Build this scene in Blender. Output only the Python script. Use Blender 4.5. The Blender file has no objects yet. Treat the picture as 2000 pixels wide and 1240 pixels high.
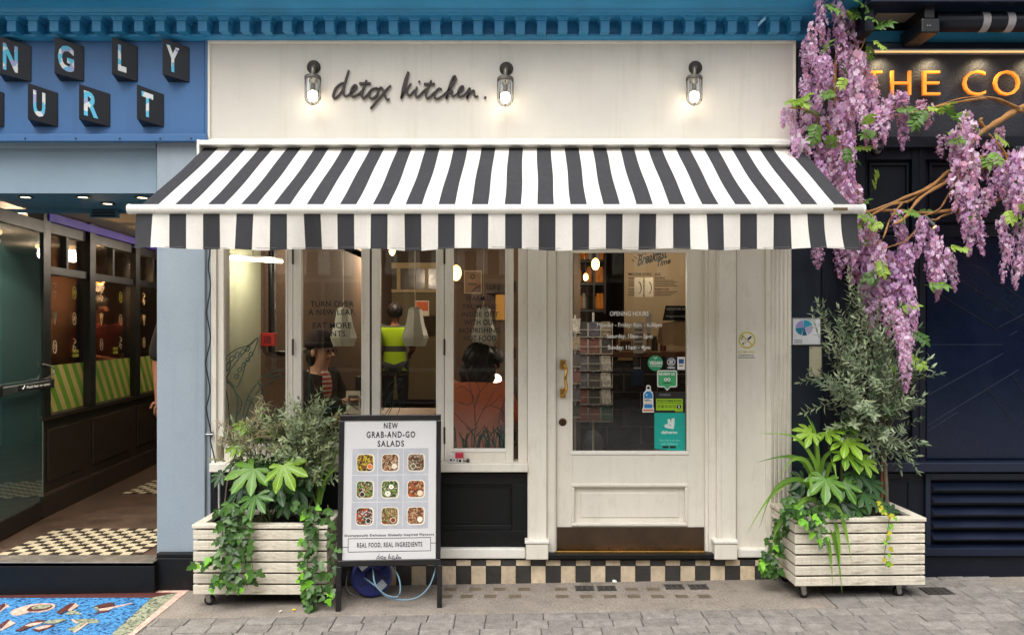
import bpy, bmesh, math, random
from mathutils import Vector, Matrix, Euler
R = math.radians
rnd = random.Random(7)
SC = bpy.context.scene
COL = SC.collection

# ------------------------------------------------------------------ camera, sky, sun, exposure
# the shop front is the plane y = 0, the street is -y; 320 picture pixels of the photo are one metre on it
F, D, H, CX, CY = 1510.4, 4.72, 1.547, 1018.0, 640.0
cam = bpy.data.cameras.new('camera')
cam.sensor_width = 36
cam.lens = 36 * F / 2000
cam.shift_x = (1000 - CX) / 2000
cam.shift_y = (CY - 620) / 2000
cam.clip_start, cam.clip_end = 0.05, 400
camo = bpy.data.objects.new('camera', cam)
camo.location = (0, -D, H)
camo.rotation_euler = (R(90), 0, 0)
COL.objects.link(camo)
SC.camera = camo

SUN_EL, SUN_AZ = 60, -160      # azimuth of the sun seen from the scene, clockwise from +y
world = bpy.data.worlds.new('World')
SC.world = world
world.use_nodes = True
nt = world.node_tree
sky = nt.nodes.new('ShaderNodeTexSky')
sky.sky_type = 'NISHITA'
sky.sun_disc = False
sky.sun_elevation = R(SUN_EL)
sky.sun_rotation = R(SUN_AZ)
sky.air_density = 1.0
sky.dust_density = 4.0
hs = nt.nodes.new('ShaderNodeHueSaturation')
hs.inputs['Saturation'].default_value = 0.22
nt.links.new(sky.outputs[0], hs.inputs['Color'])
nt.links.new(hs.outputs[0], nt.nodes['Background'].inputs['Color'])
nt.nodes['Background'].inputs['Strength'].default_value = 0.15

sd = bpy.data.lights.new('sun', 'SUN')
sd.energy = 1.5
sd.angle = R(50)
sd.color = (1.0, 0.975, 0.935)
so = bpy.data.objects.new('sun', sd)
az = R(SUN_AZ)
sdir = Vector((math.sin(az) * math.cos(R(SUN_EL)), math.cos(az) * math.cos(R(SUN_EL)), math.sin(R(SUN_EL))))
so.rotation_euler = (-sdir).to_track_quat('-Z', 'Y').to_euler()
so.location = sdir * 20
COL.objects.link(so)

SC.view_settings.view_transform = 'Standard'
SC.view_settings.look = 'None'
SC.view_settings.gamma = 1
SC.view_settings.use_curve_mapping = False
SC.view_settings.exposure = 0.72
SC.render.engine = 'CYCLES'
SC.cycles.use_denoising = True
SC.cycles.max_bounces = 8
SC.cycles.transparent_max_bounces = 16
SC.cycles.caustics_reflective = False
SC.cycles.caustics_refractive = False
SC.cycles.sample_clamp_indirect = 4

# ------------------------------------------------------------------ helpers
def S(y=0): return F / (D + y)                 # pixels per metre at depth y
def X(px, y=0): return (px - CX) / S(y)
def Z(py, y=0): return H + (CY - py) / S(y)
def P(px, py, y=0): return Vector((X(px, y), y, Z(py, y)))
def gz(x, y=0): return 0.016 * x               # the pavement rises slightly along the street
def ground(px, py):                            # point of the pavement seen at a pixel of the photo
    y = 0.0
    for _ in range(12):
        x = X(px, y)
        y = (H - gz(x)) * F / (py - CY) - D
    return Vector((X(px, y), y, gz(X(px, y))))

def lin(c):
    return tuple(((v / 255 / 12.92) if v / 255 <= 0.04045 else ((v / 255 + 0.055) / 1.055) ** 2.4) for v in c)

class MB:
    """collects faces and links them as one mesh object"""
    def __init__(s): s.v, s.f, s.m, s.mi = [], [], [], 0
    def face(s, pts):
        n = len(s.v); s.v += [tuple(p) for p in pts]; s.f.append(tuple(range(n, n + len(pts)))); s.m.append(s.mi); return s
    def box(s, x0, x1, y0, y1, z0, z1):
        if x0 > x1: x0, x1 = x1, x0
        if y0 > y1: y0, y1 = y1, y0
        if z0 > z1: z0, z1 = z1, z0
        n = len(s.v)
        s.v += [(x0,y0,z0),(x1,y0,z0),(x1,y1,z0),(x0,y1,z0),(x0,y0,z1),(x1,y0,z1),(x1,y1,z1),(x0,y1,z1)]
        for q in ((0,3,2,1),(4,5,6,7),(0,1,5,4),(1,2,6,5),(2,3,7,6),(3,0,4,7)):
            s.f.append(tuple(n + i for i in q)); s.m.append(s.mi)
        return s
    def pb(s, px0, px1, py0, py1, yf, yb):       # box whose front face (at yf) covers these pixels
        return s.box(X(px0, yf), X(px1, yf), yf, yb, Z(py1, yf), Z(py0, yf))
    def prism(s, poly, y0, y1):                  # poly: (x, z) outline, extruded from y0 (front) to y1
        n, k = len(s.v), len(poly)
        s.v += [(x, y0, z) for x, z in poly] + [(x, y1, z) for x, z in poly]
        a = sum(poly[i][0] * poly[(i+1) % k][1] - poly[(i+1) % k][0] * poly[i][1] for i in range(k))
        fr = list(range(n, n + k)); bk = list(range(n + k, n + 2 * k))
        if a < 0: fr.reverse(); bk.reverse()
        s.f.append(tuple(fr)); s.m.append(s.mi); s.f.append(tuple(reversed(bk))); s.m.append(s.mi)
        for i in range(k):
            j = (i + 1) % k
            s.f.append((fr[j], fr[i], bk[i], bk[j])); s.m.append(s.mi)
        return s
    def hull8(s, a, b):                          # two quads (front, back) joined
        n = len(s.v); s.v += [tuple(p) for p in a] + [tuple(p) for p in b]
        for q in ((0,1,2,3),(7,6,5,4),(0,4,5,1),(1,5,6,2),(2,6,7,3),(3,7,4,0)):
            s.f.append(tuple(n + i for i in q)); s.m.append(s.mi)
        return s
    def tube(s, pts, r, n=6, cap=True):
        pts = [Vector(p) for p in pts]; k = len(pts)
        rr = r if isinstance(r, (list, tuple)) else [r] * k
        base = len(s.v); ref = Vector((0.31, 0.17, 0.93))
        for i, p in enumerate(pts):
            t = (pts[min(i+1, k-1)] - pts[max(i-1, 0)])
            t = t.normalized() if t.length > 1e-9 else Vector((0, 0, 1))
            if abs(t.dot(ref)) > 0.97: u = t.cross(Vector((1, 0, 0))).normalized()
            else: u = t.cross(ref).normalized()
            w = t.cross(u)
            for j in range(n):
                a = 2 * math.pi * j / n
                s.v.append(tuple(p + (u * math.cos(a) + w * math.sin(a)) * rr[i]))
        for i in range(k - 1):
            for j in range(n):
                a, b = base + i * n + j, base + i * n + (j + 1) % n
                s.f.append((a, b, b + n, a + n)); s.m.append(s.mi)
        if cap:
            s.f.append(tuple(base + j for j in reversed(range(n)))); s.m.append(s.mi)
            s.f.append(tuple(base + (k-1) * n + j for j in range(n))); s.m.append(s.mi)
        return s
    def lathe(s, prof, c, axis='z', n=16, close=True):   # prof: (radius, height)
        c = Vector(c); base = len(s.v); k = len(prof)
        for r, h in prof:
            for j in range(n):
                a = 2 * math.pi * j / n; ca, sa = r * math.cos(a), r * math.sin(a)
                s.v.append(tuple(c + Vector({'z': (ca, sa, h), 'y': (ca, h, -sa), 'x': (h, ca, sa)}[axis])))
        for i in range(k - 1):
            for j in range(n):
                a, b = base + i * n + j, base + i * n + (j + 1) % n
                s.f.append((a, b, b + n, a + n)); s.m.append(s.mi)
        if close:
            s.f.append(tuple(base + j for j in reversed(range(n)))); s.m.append(s.mi)
            s.f.append(tuple(base + (k-1) * n + j for j in range(n))); s.m.append(s.mi)
        return s
    def ball(s, c, r, n=10, k=7, sc=(1, 1, 1)):
        c = Vector(c); base = len(s.v)
        for i in range(k + 1):
            th = math.pi * i / k
            for j in range(n):
                a = 2 * math.pi * j / n
                s.v.append((c.x + r*sc[0]*math.sin(th)*math.cos(a), c.y + r*sc[1]*math.sin(th)*math.sin(a), c.z + r*sc[2]*math.cos(th)))
        for i in range(k):
            for j in range(n):
                a, b = base + i*n + j, base + i*n + (j+1) % n
                s.f.append((b, a, a + n, b + n)); s.m.append(s.mi)
        return s
    def ribbon(s, pts, w, y0, y1):               # stroke of width w in the xz plane
        k = len(pts); L, Rr = [], []
        ww = w if isinstance(w, (list, tuple)) else [w] * k
        for i in range(k):
            a, b = pts[max(i-1, 0)], pts[min(i+1, k-1)]
            dx, dz = b[0]-a[0], b[1]-a[1]; l = math.hypot(dx, dz) or 1e-9
            nx, nz = -dz/l*ww[i]/2, dx/l*ww[i]/2
            L.append((pts[i][0]+nx, pts[i][1]+nz)); Rr.append((pts[i][0]-nx, pts[i][1]-nz))
        n = len(s.v)
        for i in range(k):
            s.v += [(L[i][0], y0, L[i][1]), (Rr[i][0], y0, Rr[i][1]), (Rr[i][0], y1, Rr[i][1]), (L[i][0], y1, L[i][1])]
        for i in range(k - 1):
            a = n + 4*i; b = a + 4
            for q in ((a, a+1, b+1, b), (a+1, a+2, b+2, b+1), (a+2, a+3, b+3, b+2), (a+3, a, b, b+3)):
                s.f.append(q); s.m.append(s.mi)
        e = n + 4*(k-1)
        s.f.append((n+3, n+2, n+1, n)); s.m.append(s.mi); s.f.append((e, e+1, e+2, e+3)); s.m.append(s.mi)
        return s
    def mesh(s, name, mats, smooth=False):
        me = bpy.data.meshes.new(name)
        me.from_pydata(s.v, [], s.f)
        for m in (mats if isinstance(mats, (list, tuple)) else [mats]): me.materials.append(m)
        me.polygons.foreach_set('material_index', s.m)
        if smooth: me.polygons.foreach_set('use_smooth', [True] * len(s.f))
        me.update()
        return me
    def build(s, name, mats, parent=None, bevel=0, smooth=False, fix=False):
        return link(name, s.mesh(name, mats, smooth), parent, bevel, fix)

def link(name, me, parent=None, bevel=0, fix=False):
    o = bpy.data.objects.new(name, me)
    COL.objects.link(o)
    if fix:
        bm = bmesh.new(); bm.from_mesh(me); bmesh.ops.recalc_face_normals(bm, faces=bm.faces); bm.to_mesh(me); bm.free()
    if parent is not None: adopt(o, parent)
    if bevel:
        b = o.modifiers.new('bevel', 'BEVEL'); b.width = bevel; b.segments = 2; b.limit_method = 'ANGLE'; b.harden_normals = False
    return o

def adopt(o, parent):                            # parent without moving: geometry is given in world space
    o.parent = parent
    if parent.parent is None and parent.type == 'EMPTY' and not parent.get('local'):
        o.matrix_parent_inverse = parent.matrix_basis.inverted()

def tag(o, label=None, cat=None, group=None, kind=None):
    if label: o['label'] = label
    if cat: o['category'] = cat
    if group: o['group'] = group
    if kind: o['kind'] = kind
    return o

def thing(name, label, cat, loc=(0, 0, 0), group=None, rot=(0, 0, 0), local=False):
    o = bpy.data.objects.new(name, None)
    o.empty_display_size = 0.1
    o.location = loc; o.rotation_euler = rot
    COL.objects.link(o)
    if local: o['local'] = 1
    o.matrix_basis = Matrix.Translation(loc) @ Euler(rot).to_matrix().to_4x4()
    return tag(o, label, cat, group)

def inst(name, me, parent, loc, rot=(0, 0, 0), sc=(1, 1, 1)):
    o = bpy.data.objects.new(name, me)
    COL.objects.link(o)
    if parent is not None: adopt(o, parent)
    o.location = loc; o.rotation_euler = rot
    o.scale = sc if isinstance(sc, (tuple, list)) else (sc, sc, sc)
    return o

def smoothline(pts, n=4):                        # Catmull-Rom
    pts = [Vector(p) for p in pts]; out = []
    for i in range(len(pts) - 1):
        p0, p1, p2, p3 = pts[max(i-1, 0)], pts[i], pts[i+1], pts[min(i+2, len(pts)-1)]
        for j in range(n):
            t = j / n
            out.append(0.5 * ((2*p1) + (-p0+p2)*t + (2*p0-5*p1+4*p2-p3)*t*t + (-p0+3*p1-3*p2+p3)*t*t*t))
    out.append(pts[-1])
    return out

# ------------------------------------------------------------------ materials
def nodes(name):
    m = bpy.data.materials.new(name); m.use_nodes = True
    t = m.node_tree; b = t.nodes['Principled BSDF']
    return m, t, b

def N(t, kind, **kw):
    n = t.nodes.new(kind)
    for k, v in kw.items():
        if k in n.inputs: n.inputs[k].default_value = v
        else: setattr(n, k, v)
    return n

def ramp(t, fac, stops):
    r = t.nodes.new('ShaderNodeValToRGB'); e = r.color_ramp.elements
    while len(e) < len(stops): e.new(0.5)
    for q, (p, c) in zip(e, stops): q.position = p; q.color = (*c[:3], 1)
    t.links.new(fac, r.inputs[0]); return r.outputs[0]

def mixc(t, fac, a, b, mode='MIX'):
    n = t.nodes.new('ShaderNodeMix'); n.data_type = 'RGBA'; n.blend_type = mode
    for sock, v in ((n.inputs[0], fac), (n.inputs[6], a), (n.inputs[7], b)):
        if hasattr(v, 'node'): t.links.new(v, sock)
        elif isinstance(v, (int, float)): sock.default_value = v
        else: sock.default_value = (*v[:3], 1)
    return n.outputs[2]

def mat(name, rgb, rough=0.55, metal=0, var=0.08, scale=6, bump=0.0, bscale=80, dirt=0.0, dcol=(60, 52, 44), dscale=9,
        spec=0.5, emit=None, estr=0, rand=0.0, stretch=(1, 1, 1), coat=0, trans=0.0, grain=0.05, gscale=170, spots=0.0, streak=0.0, scol=(110, 100, 86)):
    m, t, b = nodes(name)
    L = t.links.new
    c = lin(rgb)
    tc = N(t, 'ShaderNodeTexCoord'); mp = N(t, 'ShaderNodeMapping'); mp.inputs['Scale'].default_value = stretch
    L(tc.outputs['Object'], mp.inputs[0])
    n1 = N(t, 'ShaderNodeTexNoise', Scale=scale, Detail=5.0, Roughness=0.6); L(mp.outputs[0], n1.inputs['Vector'])
    col = ramp(t, n1.outputs[0], [(0.3, [v*(1-var) for v in c]), (0.7, [min(1, v*(1+var)) for v in c])])
    if grain:
        ng = N(t, 'ShaderNodeTexNoise', Scale=gscale, Detail=3.0, Roughness=0.7); L(tc.outputs['Object'], ng.inputs['Vector'])
        col = mixc(t, 1.0, col, ramp(t, ng.outputs[0], [(0.36, [1-grain]*3), (0.64, [1+grain]*3)]), 'MULTIPLY')
    if streak:                                       # rain streaks and grime runs
        m3 = N(t, 'ShaderNodeMapping'); m3.inputs['Scale'].default_value = (16, 16, 0.9); L(tc.outputs['Object'], m3.inputs[0])
        n5 = N(t, 'ShaderNodeTexNoise', Scale=1.0, Detail=6.0, Roughness=0.6); L(m3.outputs[0], n5.inputs['Vector'])
        col = mixc(t, ramp(t, n5.outputs[0], [(0.54, (0, 0, 0)), (0.72, (streak, streak, streak))]), col, lin(scol))
    if spots:                                        # trodden gum and specks
        v5 = N(t, 'ShaderNodeTexVoronoi', Scale=7.0); L(tc.outputs['Object'], v5.inputs['Vector'])
        col = mixc(t, ramp(t, v5.outputs['Distance'], [(0.06, (spots, spots, spots)), (0.11, (0, 0, 0))]), col, [q*0.42 for q in c])
        v6 = N(t, 'ShaderNodeTexVoronoi', Scale=46.0); L(tc.outputs['Object'], v6.inputs['Vector'])
        col = mixc(t, ramp(t, v6.outputs['Distance'], [(0.12, (spots*.6,)*3), (0.20, (0, 0, 0))]), col, [min(1, q*1.6) for q in c])
    if rand:
        oi = N(t, 'ShaderNodeObjectInfo')
        rr = ramp(t, oi.outputs['Random'], [(0, [1-rand]*3), (1, [1+rand]*3)])
        col = mixc(t, 1.0, col, rr, 'MULTIPLY')
    if dirt:
        n2 = N(t, 'ShaderNodeTexNoise', Scale=dscale, Detail=8.0, Roughness=0.75); L(mp.outputs[0], n2.inputs['Vector'])
        f = ramp(t, n2.outputs[0], [(0.52, (0, 0, 0)), (0.75, (dirt, dirt, dirt))])
        col = mixc(t, f, col, lin(dcol))
    L(col, b.inputs['Base Color'])
    b.inputs['Metallic'].default_value = metal
    b.inputs['Specular IOR Level'].default_value = spec
    if coat: b.inputs['Coat Weight'].default_value = coat
    rn = ramp(t, n1.outputs[0], [(0.3, [max(0, rough-0.08)]*3), (0.7, [min(1, rough+0.08)]*3)]); L(rn, b.inputs['Roughness'])
    if bump:
        n3 = N(t, 'ShaderNodeTexNoise', Scale=bscale, Detail=4.0); L(mp.outputs[0], n3.inputs['Vector'])
        bp = N(t, 'ShaderNodeBump', Strength=bump, Distance=0.01); L(n3.outputs[0], bp.inputs['Height']); L(bp.outputs[0], b.inputs['Normal'])
    if emit:
        b.inputs['Emission Color'].default_value = (*lin(emit), 1); b.inputs['Emission Strength'].default_value = estr
    if trans:
        tr = N(t, 'ShaderNodeBsdfTranslucent'); L(col, tr.inputs[0])
        ms = N(t, 'ShaderNodeMixShader'); ms.inputs[0].default_value = trans
        out = t.nodes['Material Output']
        L(b.outputs[0], ms.inputs[1]); L(tr.outputs[0], ms.inputs[2]); L(ms.outputs[0], out.inputs[0])
    return m

def glass(name, tint=(1, 1, 1), refl=1.0, rough=0.0, film=None, famt=0.0):
    m = bpy.data.materials.new(name); m.use_nodes = True; t = m.node_tree
    t.nodes.remove(t.nodes['Principled BSDF'])
    fr = N(t, 'ShaderNodeFresnel', IOR=1.45); mu = N(t, 'ShaderNodeMath', operation='MULTIPLY'); mu.inputs[1].default_value = refl
    t.links.new(fr.outputs[0], mu.inputs[0])
    tr = N(t, 'ShaderNodeBsdfTransparent'); tr.inputs[0].default_value = (*tint, 1)
    gl = N(t, 'ShaderNodeBsdfGlossy', Roughness=rough)
    ms = N(t, 'ShaderNodeMixShader')
    t.links.new(mu.outputs[0], ms.inputs[0]); t.links.new(tr.outputs[0], ms.inputs[1]); t.links.new(gl.outputs[0], ms.inputs[2])
    if film:                                         # painted reflection: a flat diffuse colour mixed over the glass
        df = N(t, 'ShaderNodeBsdfDiffuse'); df.inputs[0].default_value = (*lin(film), 1); m2 = N(t, 'ShaderNodeMixShader'); m2.inputs[0].default_value = famt
        t.links.new(ms.outputs[0], m2.inputs[1]); t.links.new(df.outputs[0], m2.inputs[2]); ms = m2
    t.links.new(ms.outputs[0], t.nodes['Material Output'].inputs[0])
    return m

CREAM = mat('cream_paint', (226, 220, 207), 0.5, streak=0.14, scol=(156, 144, 124), grain=0.035, var=0.05, scale=3, bump=0.06, bscale=40, dirt=0.25, dcol=(150, 138, 118), dscale=14, stretch=(1, 1, 0.5))
FASCIA = mat('fascia_paint', (204, 198, 187), 0.55, streak=0.22, scol=(160, 150, 132), grain=0.03, var=0.05, scale=1.6, bump=0.05, bscale=70, dirt=0.12, dcol=(150, 140, 122), dscale=6)
WHITE = mat('white_paint', (232, 229, 220), 0.4, var=0.03, dirt=0.12, dcol=(140, 130, 115), dscale=18)
ALUM = mat('white_powder_coat', (228, 226, 219), 0.3, var=0.02, scale=3, dirt=0.08, dcol=(150, 145, 135))
BLUE = mat('cornice_blue_paint', (50, 136, 182), 0.45, var=0.14, scale=4, bump=0.15, bscale=22, dirt=0.2, dcol=(24, 84, 124), dscale=8)
BLUEF = mat('fascia_blue', (58, 102, 150), 0.5, streak=0.25, scol=(50, 86, 130), var=0.08, scale=1.3, dirt=0.12, dcol=(52, 86, 140), dscale=5)
PALEBLUE = mat('pale_blue_paint', (146, 158, 168), 0.5, streak=0.2, scol=(116, 126, 134), var=0.05, scale=2, bump=0.08, bscale=50, dirt=0.2, dcol=(112, 128, 146), dscale=7)
GREYBLUE = mat('grey_blue_paint', (128, 148, 162), 0.5, var=0.06, scale=2, bump=0.05, dirt=0.1, dcol=(90, 104, 116))
TEALSOF = mat('soffit_teal_paint', (52, 96, 122), 0.5, var=0.06, dirt=0.15, dcol=(30, 60, 80))
BLACKP = mat('black_paint', (13, 14, 16), 0.5, spec=0.3, spots=0.25, var=0.1, scale=5, bump=0.06, dirt=0.15, dcol=(66, 64, 62), dscale=24)
NAVY = mat('navy_paint', (19, 27, 46), 0.36, spec=0.4, var=0.12, scale=3, bump=0.06, bscale=30, dirt=0.12, dcol=(50, 58, 84), dscale=16)
NAVYD = mat('dark_navy_paint', (14, 19, 31), 0.45, spec=0.3, var=0.12, scale=3, bump=0.08, bscale=30, dirt=0.12, dcol=(44, 48, 62), dscale=16)
NAVYF = mat('navy_stucco', (34, 37, 48), 0.55, var=0.15, scale=10, bump=0.45, bscale=90)
TEALD = mat('dark_teal_paint', (18, 30, 44), 0.4, var=0.1, bump=0.05)
BRONZE = mat('bronze_kick_plate', (92, 76, 62), 0.36, metal=0.85, var=0.3, scale=3.5, bump=0.03, dirt=0.5, dcol=(52, 38, 28), dscale=5)
BRASS = mat('polished_brass', (206, 160, 84), 0.25, metal=1, var=0.1, dirt=0.3, dcol=(110, 76, 34), dscale=30)
STEEL = mat('brushed_steel', (150, 152, 152), 0.35, metal=1, var=0.1)
GALV = mat('weathered_lamp_metal', (110, 106, 98), 0.45, metal=0.8, var=0.25, scale=30, dirt=0.4, dcol=(54, 50, 46), dscale=40)
IRON = mat('dark_iron', (48, 42, 38), 0.5, metal=0.5, var=0.2, scale=20)
BLACKPL = mat('black_plastic', (20, 20, 22), 0.4, var=0.08)
BLACKM = mat('black_frame_coat', (22, 21, 22), 0.38, var=0.1, dirt=0.1, dcol=(90, 86, 80), dscale=40)
TILEC = mat('cream_tile', (206, 188, 160), 0.5, var=0.2, scale=16, bump=0.1, rand=0.12, dirt=0.45, dcol=(120, 98, 74), dscale=24)
TILEB = mat('black_tile', (58, 56, 54), 0.4, var=0.2, scale=20, bump=0.5, bscale=60, rand=0.15)
GROUT = mat('grout', (64, 58, 52), 0.9, var=0.15)
GLASS = glass('window_glass', (0.97, 0.97, 0.96), 1.35)
GLASSD = glass('door_glass', (0.95, 0.97, 0.97), 0.75)
LAMPGL = glass('lamp_glass', (0.97, 0.98, 0.97), 1.3)
NAVYGL = mat('navy_lacquered_panel', (10, 20, 41), 0.22, var=0.2, scale=2, spec=0.35, spots=0.15)
STRIPED = mat('charcoal_awning_cloth', (50, 50, 54), 0.85, grain=0.22, gscale=420, streak=0.25, scol=(78, 74, 68), var=0.1, scale=30, bump=0.1, bscale=400, trans=0.15)
STRIPEW = mat('white_awning_cloth', (236, 232, 224), 0.85, streak=0.2, scol=(188, 180, 164), var=0.03, scale=10, bump=0.06, bscale=400, trans=0.28, dirt=0.1, dcol=(170, 164, 150))
INK = mat('black_ink', (18, 18, 18), 0.5, var=0.02)
INKG = mat('dark_green_vinyl', (10, 46, 36), 0.5, var=0.05)
INKW = mat('white_vinyl', (235, 235, 230), 0.5, var=0.02)

def textmesh(body, bold=0.0, shear=0.0, extrude=0.0, spacing=1.0, line=1.0, align='CENTER', res=3):
    cu = bpy.data.curves.new('lettering', 'FONT')
    cu.body = body; cu.offset = bold; cu.shear = shear; cu.extrude = extrude
    cu.space_character = spacing; cu.space_line = line; cu.align_x = align; cu.resolution_u = res
    o = bpy.data.objects.new('lettering', cu)
    me = bpy.data.meshes.new_from_object(o)
    bpy.data.objects.remove(o); bpy.data.curves.remove(cu)
    return me

def text(body, x0, x1, z0, z1, y, m, name='lettering', parent=None, bold=0.0, depth=0.0008, shear=0.0, spacing=1.0, line=1.0, align='CENTER', tilt=0.0):
    """lettering fitted into the box x0..x1, z0..z1 with its face at y, standing depth proud of what lies behind"""
    me = textmesh(body, bold, shear, 0.02, spacing, line, align)
    vs = [v.co for v in me.vertices]
    ax, bx = min(v.x for v in vs), max(v.x for v in vs); ay, by = min(v.y for v in vs), max(v.y for v in vs)
    for v in me.vertices:
        u, w, d = (v.co.x-ax)/(bx-ax), (v.co.y-ay)/(by-ay), v.co.z
        v.co = (x0+(x1-x0)*u, y + (0 if d > 0 else depth), z0+(z1-z0)*w + tilt*(u-0.5))
    me.materials.append(m); me.update(); me.name = name
    return link(name, me, parent)

def ptext(body, px0, px1, py0, py1, y, m, name='lettering', parent=None, **kw):
    return text(body, X(px0, y), X(px1, y), Z(py1, y), Z(py0, y), y, m, name, parent, **kw)

def struct(o): return tag(o, kind='structure')

# ------------------------------------------------------------------ ground
CONC = mat('worn_concrete', (138, 129, 119), 0.9, grain=0.26, gscale=95, spots=0.5, var=0.16, scale=5, bump=0.5, bscale=160, dirt=0.6, dcol=(92, 80, 68), dscale=3.5)
CONC2 = mat('bedding_mortar', (100, 93, 86), 0.95, var=0.2, scale=20, bump=0.4, bscale=120)
PAVE = mat('grey_paving_stone', (134, 129, 123), 0.88, grain=0.17, gscale=100, spots=0.35, var=0.24, scale=18, bump=0.9, bscale=110, rand=0.14, dirt=0.6, dcol=(104, 98, 90), dscale=7)
ROAD = mat('street_paving', (164, 160, 152), 0.9, var=0.15, scale=4, bump=0.4)

def sheet(x0, x1, y0, y1, dz, nx=1):
    mb = MB()
    for i in range(nx):
        a, b = x0 + (x1-x0)*i/nx, x0 + (x1-x0)*(i+1)/nx
        mb.face([(a, y0, gz(a)+dz), (b, y0, gz(b)+dz), (b, y1, gz(b)+dz), (a, y1, gz(a)+dz)])
    return mb
pav = struct(sheet(-60, 60, -60, 1.2, -0.012).build('pavement', CONC2))
tag(pav, 'grey paved ground in front of the shops')
def slab(name, x0, x1, y0, y1, top, m, parent, bev=0.004, bot=-0.03):
    mb = MB()
    mb.hull8([(x0, y0, gz(x0)+bot), (x1, y0, gz(x1)+bot), (x1, y0, gz(x1)+top), (x0, y0, gz(x0)+top)],
             [(x0, y1, gz(x0)+bot), (x1, y1, gz(x1)+bot), (x1, y1, gz(x1)+top), (x0, y1, gz(x0)+top)])
    return mb.build(name, m, parent, bevel=bev)
# concrete strip along the shop
slab('concrete_strip', -2.10, 1.72, -0.515, 0.05, 0.0, CONC, pav, 0.006)
# paving blocks in staggered courses
prnd = random.Random(3)
def course(y0, y1, xa, xb, wmin, wmax, jit=0.1):
    x = xa + prnd.uniform(-jit, 0)
    while x < xb:
        w = prnd.uniform(wmin, wmax)
        t = prnd.uniform(-0.0035, 0.001)
        slab('paver', x + 0.002, x + w - 0.002, y0 + 0.002, y1 - 0.002, t, PAVE, pav, 0.005)
        x += w
ys = [-0.52, -0.622, -0.724, -0.826, -0.928, -1.03, -1.132]
for i in range(len(ys) - 1): course(ys[i+1], ys[i], -2.05 if i < 3 else -3.6, 3.9, 0.145, 0.18)
for a, b in ((-0.52, -0.416), (-0.416, -0.312), (-0.312, -0.208), (-0.208, -0.104), (-0.104, 0.0)): course(a, b, 1.725, 2.72, 0.145, 0.18, 0.0)
slab('concrete_patch', 2.70, 3.95, -0.519, 0.0, -0.0075, CONC, pav, 0.005)
# far street: one sheet to the horizon
struct(tag(sheet(-80, 80, -80, -1.135, -0.004).build('road', ROAD), 'grey street surface across the lane'))

# pavement lights: rows of little glass prisms and cast air gratings set in the strip
LENS = mat('dull_glass_prism', (104, 93, 76), 0.5, var=0.25, scale=60, dirt=0.5, dcol=(60, 52, 40))
def onstrip(px, py): g = ground(px, py); return g
for py, xs in ((1150, (880, 928, 976, 1024, 1096, 1234, 1276)), (1164, (872, 912, 958, 1006, 1098, 1145, 1192, 1238, 1284, 1332, 1376))):
    for px in xs:
        g = ground(px, py); w = 0.038; d = 0.030
        mb = MB().box(g.x-w, g.x+w, g.y-d, g.y+d, gz(g.x)-0.01, gz(g.x)+0.0012)
        mb.build('glass_prism', LENS, pav, bevel=0.004)
GRATE = mat('cast_iron_grate', (84, 80, 76), 0.6, metal=0.4, var=0.2, scale=40)
VOID = mat('dark_void', (8, 8, 8), 0.9)
def grating(px, py, label, w=0.050, n=3, d=0.036):
    g = ground(px, py); z = gz(g.x)
    th = thing('floor_grating', label, 'grating', (g.x, g.y, z), 'cast gratings set in the pavement')
    MB().box(g.x-w, g.x+w, g.y-d, g.y+d, z-0.004, z+0.0012).build('void', VOID, th)
    for i in range(n + 1):
        u = -1 + 2*i/n
        MB().box(g.x+w*u-0.005, g.x+w*u+0.005, g.y-d-0.005, g.y+d+0.005, z, z+0.005).build('bar', GRATE, th)
        MB().box(g.x-w-0.005, g.x+w+0.005, g.y+d*u-0.005, g.y+d*u+0.005, z, z+0.0042).build('bar', GRATE, th)
grating(1142, 1149, 'small black iron grating before the shop door, first of four from the board')
grating(1185, 1149, 'small black iron grating before the shop door, second of four from the board')
grating(1317, 1146, 'small black iron grating before the shop door, third of four from the board')
grating(1364, 1146, 'small black iron grating before the shop door, nearest the olive tree planter')
grating(1830, 1154, 'square drain grating beside the planter under the wisteria', 0.07, 4, 0.05)

# ------------------------------------------------------------------ masonry that carries the shop fronts
BRICKW = mat('painted_masonry', (96, 110, 122), 0.8, var=0.1, bump=0.2)
wall = MB()
wall.box(X(306), X(1550), 0.02, 0.32, Z(440), Z(-60)); wall.box(X(1550)+0.0005, 7, 0.021, 0.32, Z(280), Z(-60)); wall.box(-7, X(306)-0.0005, 0.061, 0.32, Z(370), Z(-60))                   # lintel zone over all three shops
struct(tag(wall.build('wall', BRICKW), 'masonry wall behind the shop signs'))
struct(tag(MB().box(-7, 7, 0.06, 0.32, Z(-60), 5.2).build('upper_wall', mat('upper_wall_paint', (70, 128, 165), 0.6, bump=0.1)), 'blue painted wall above the cornice'))

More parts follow.
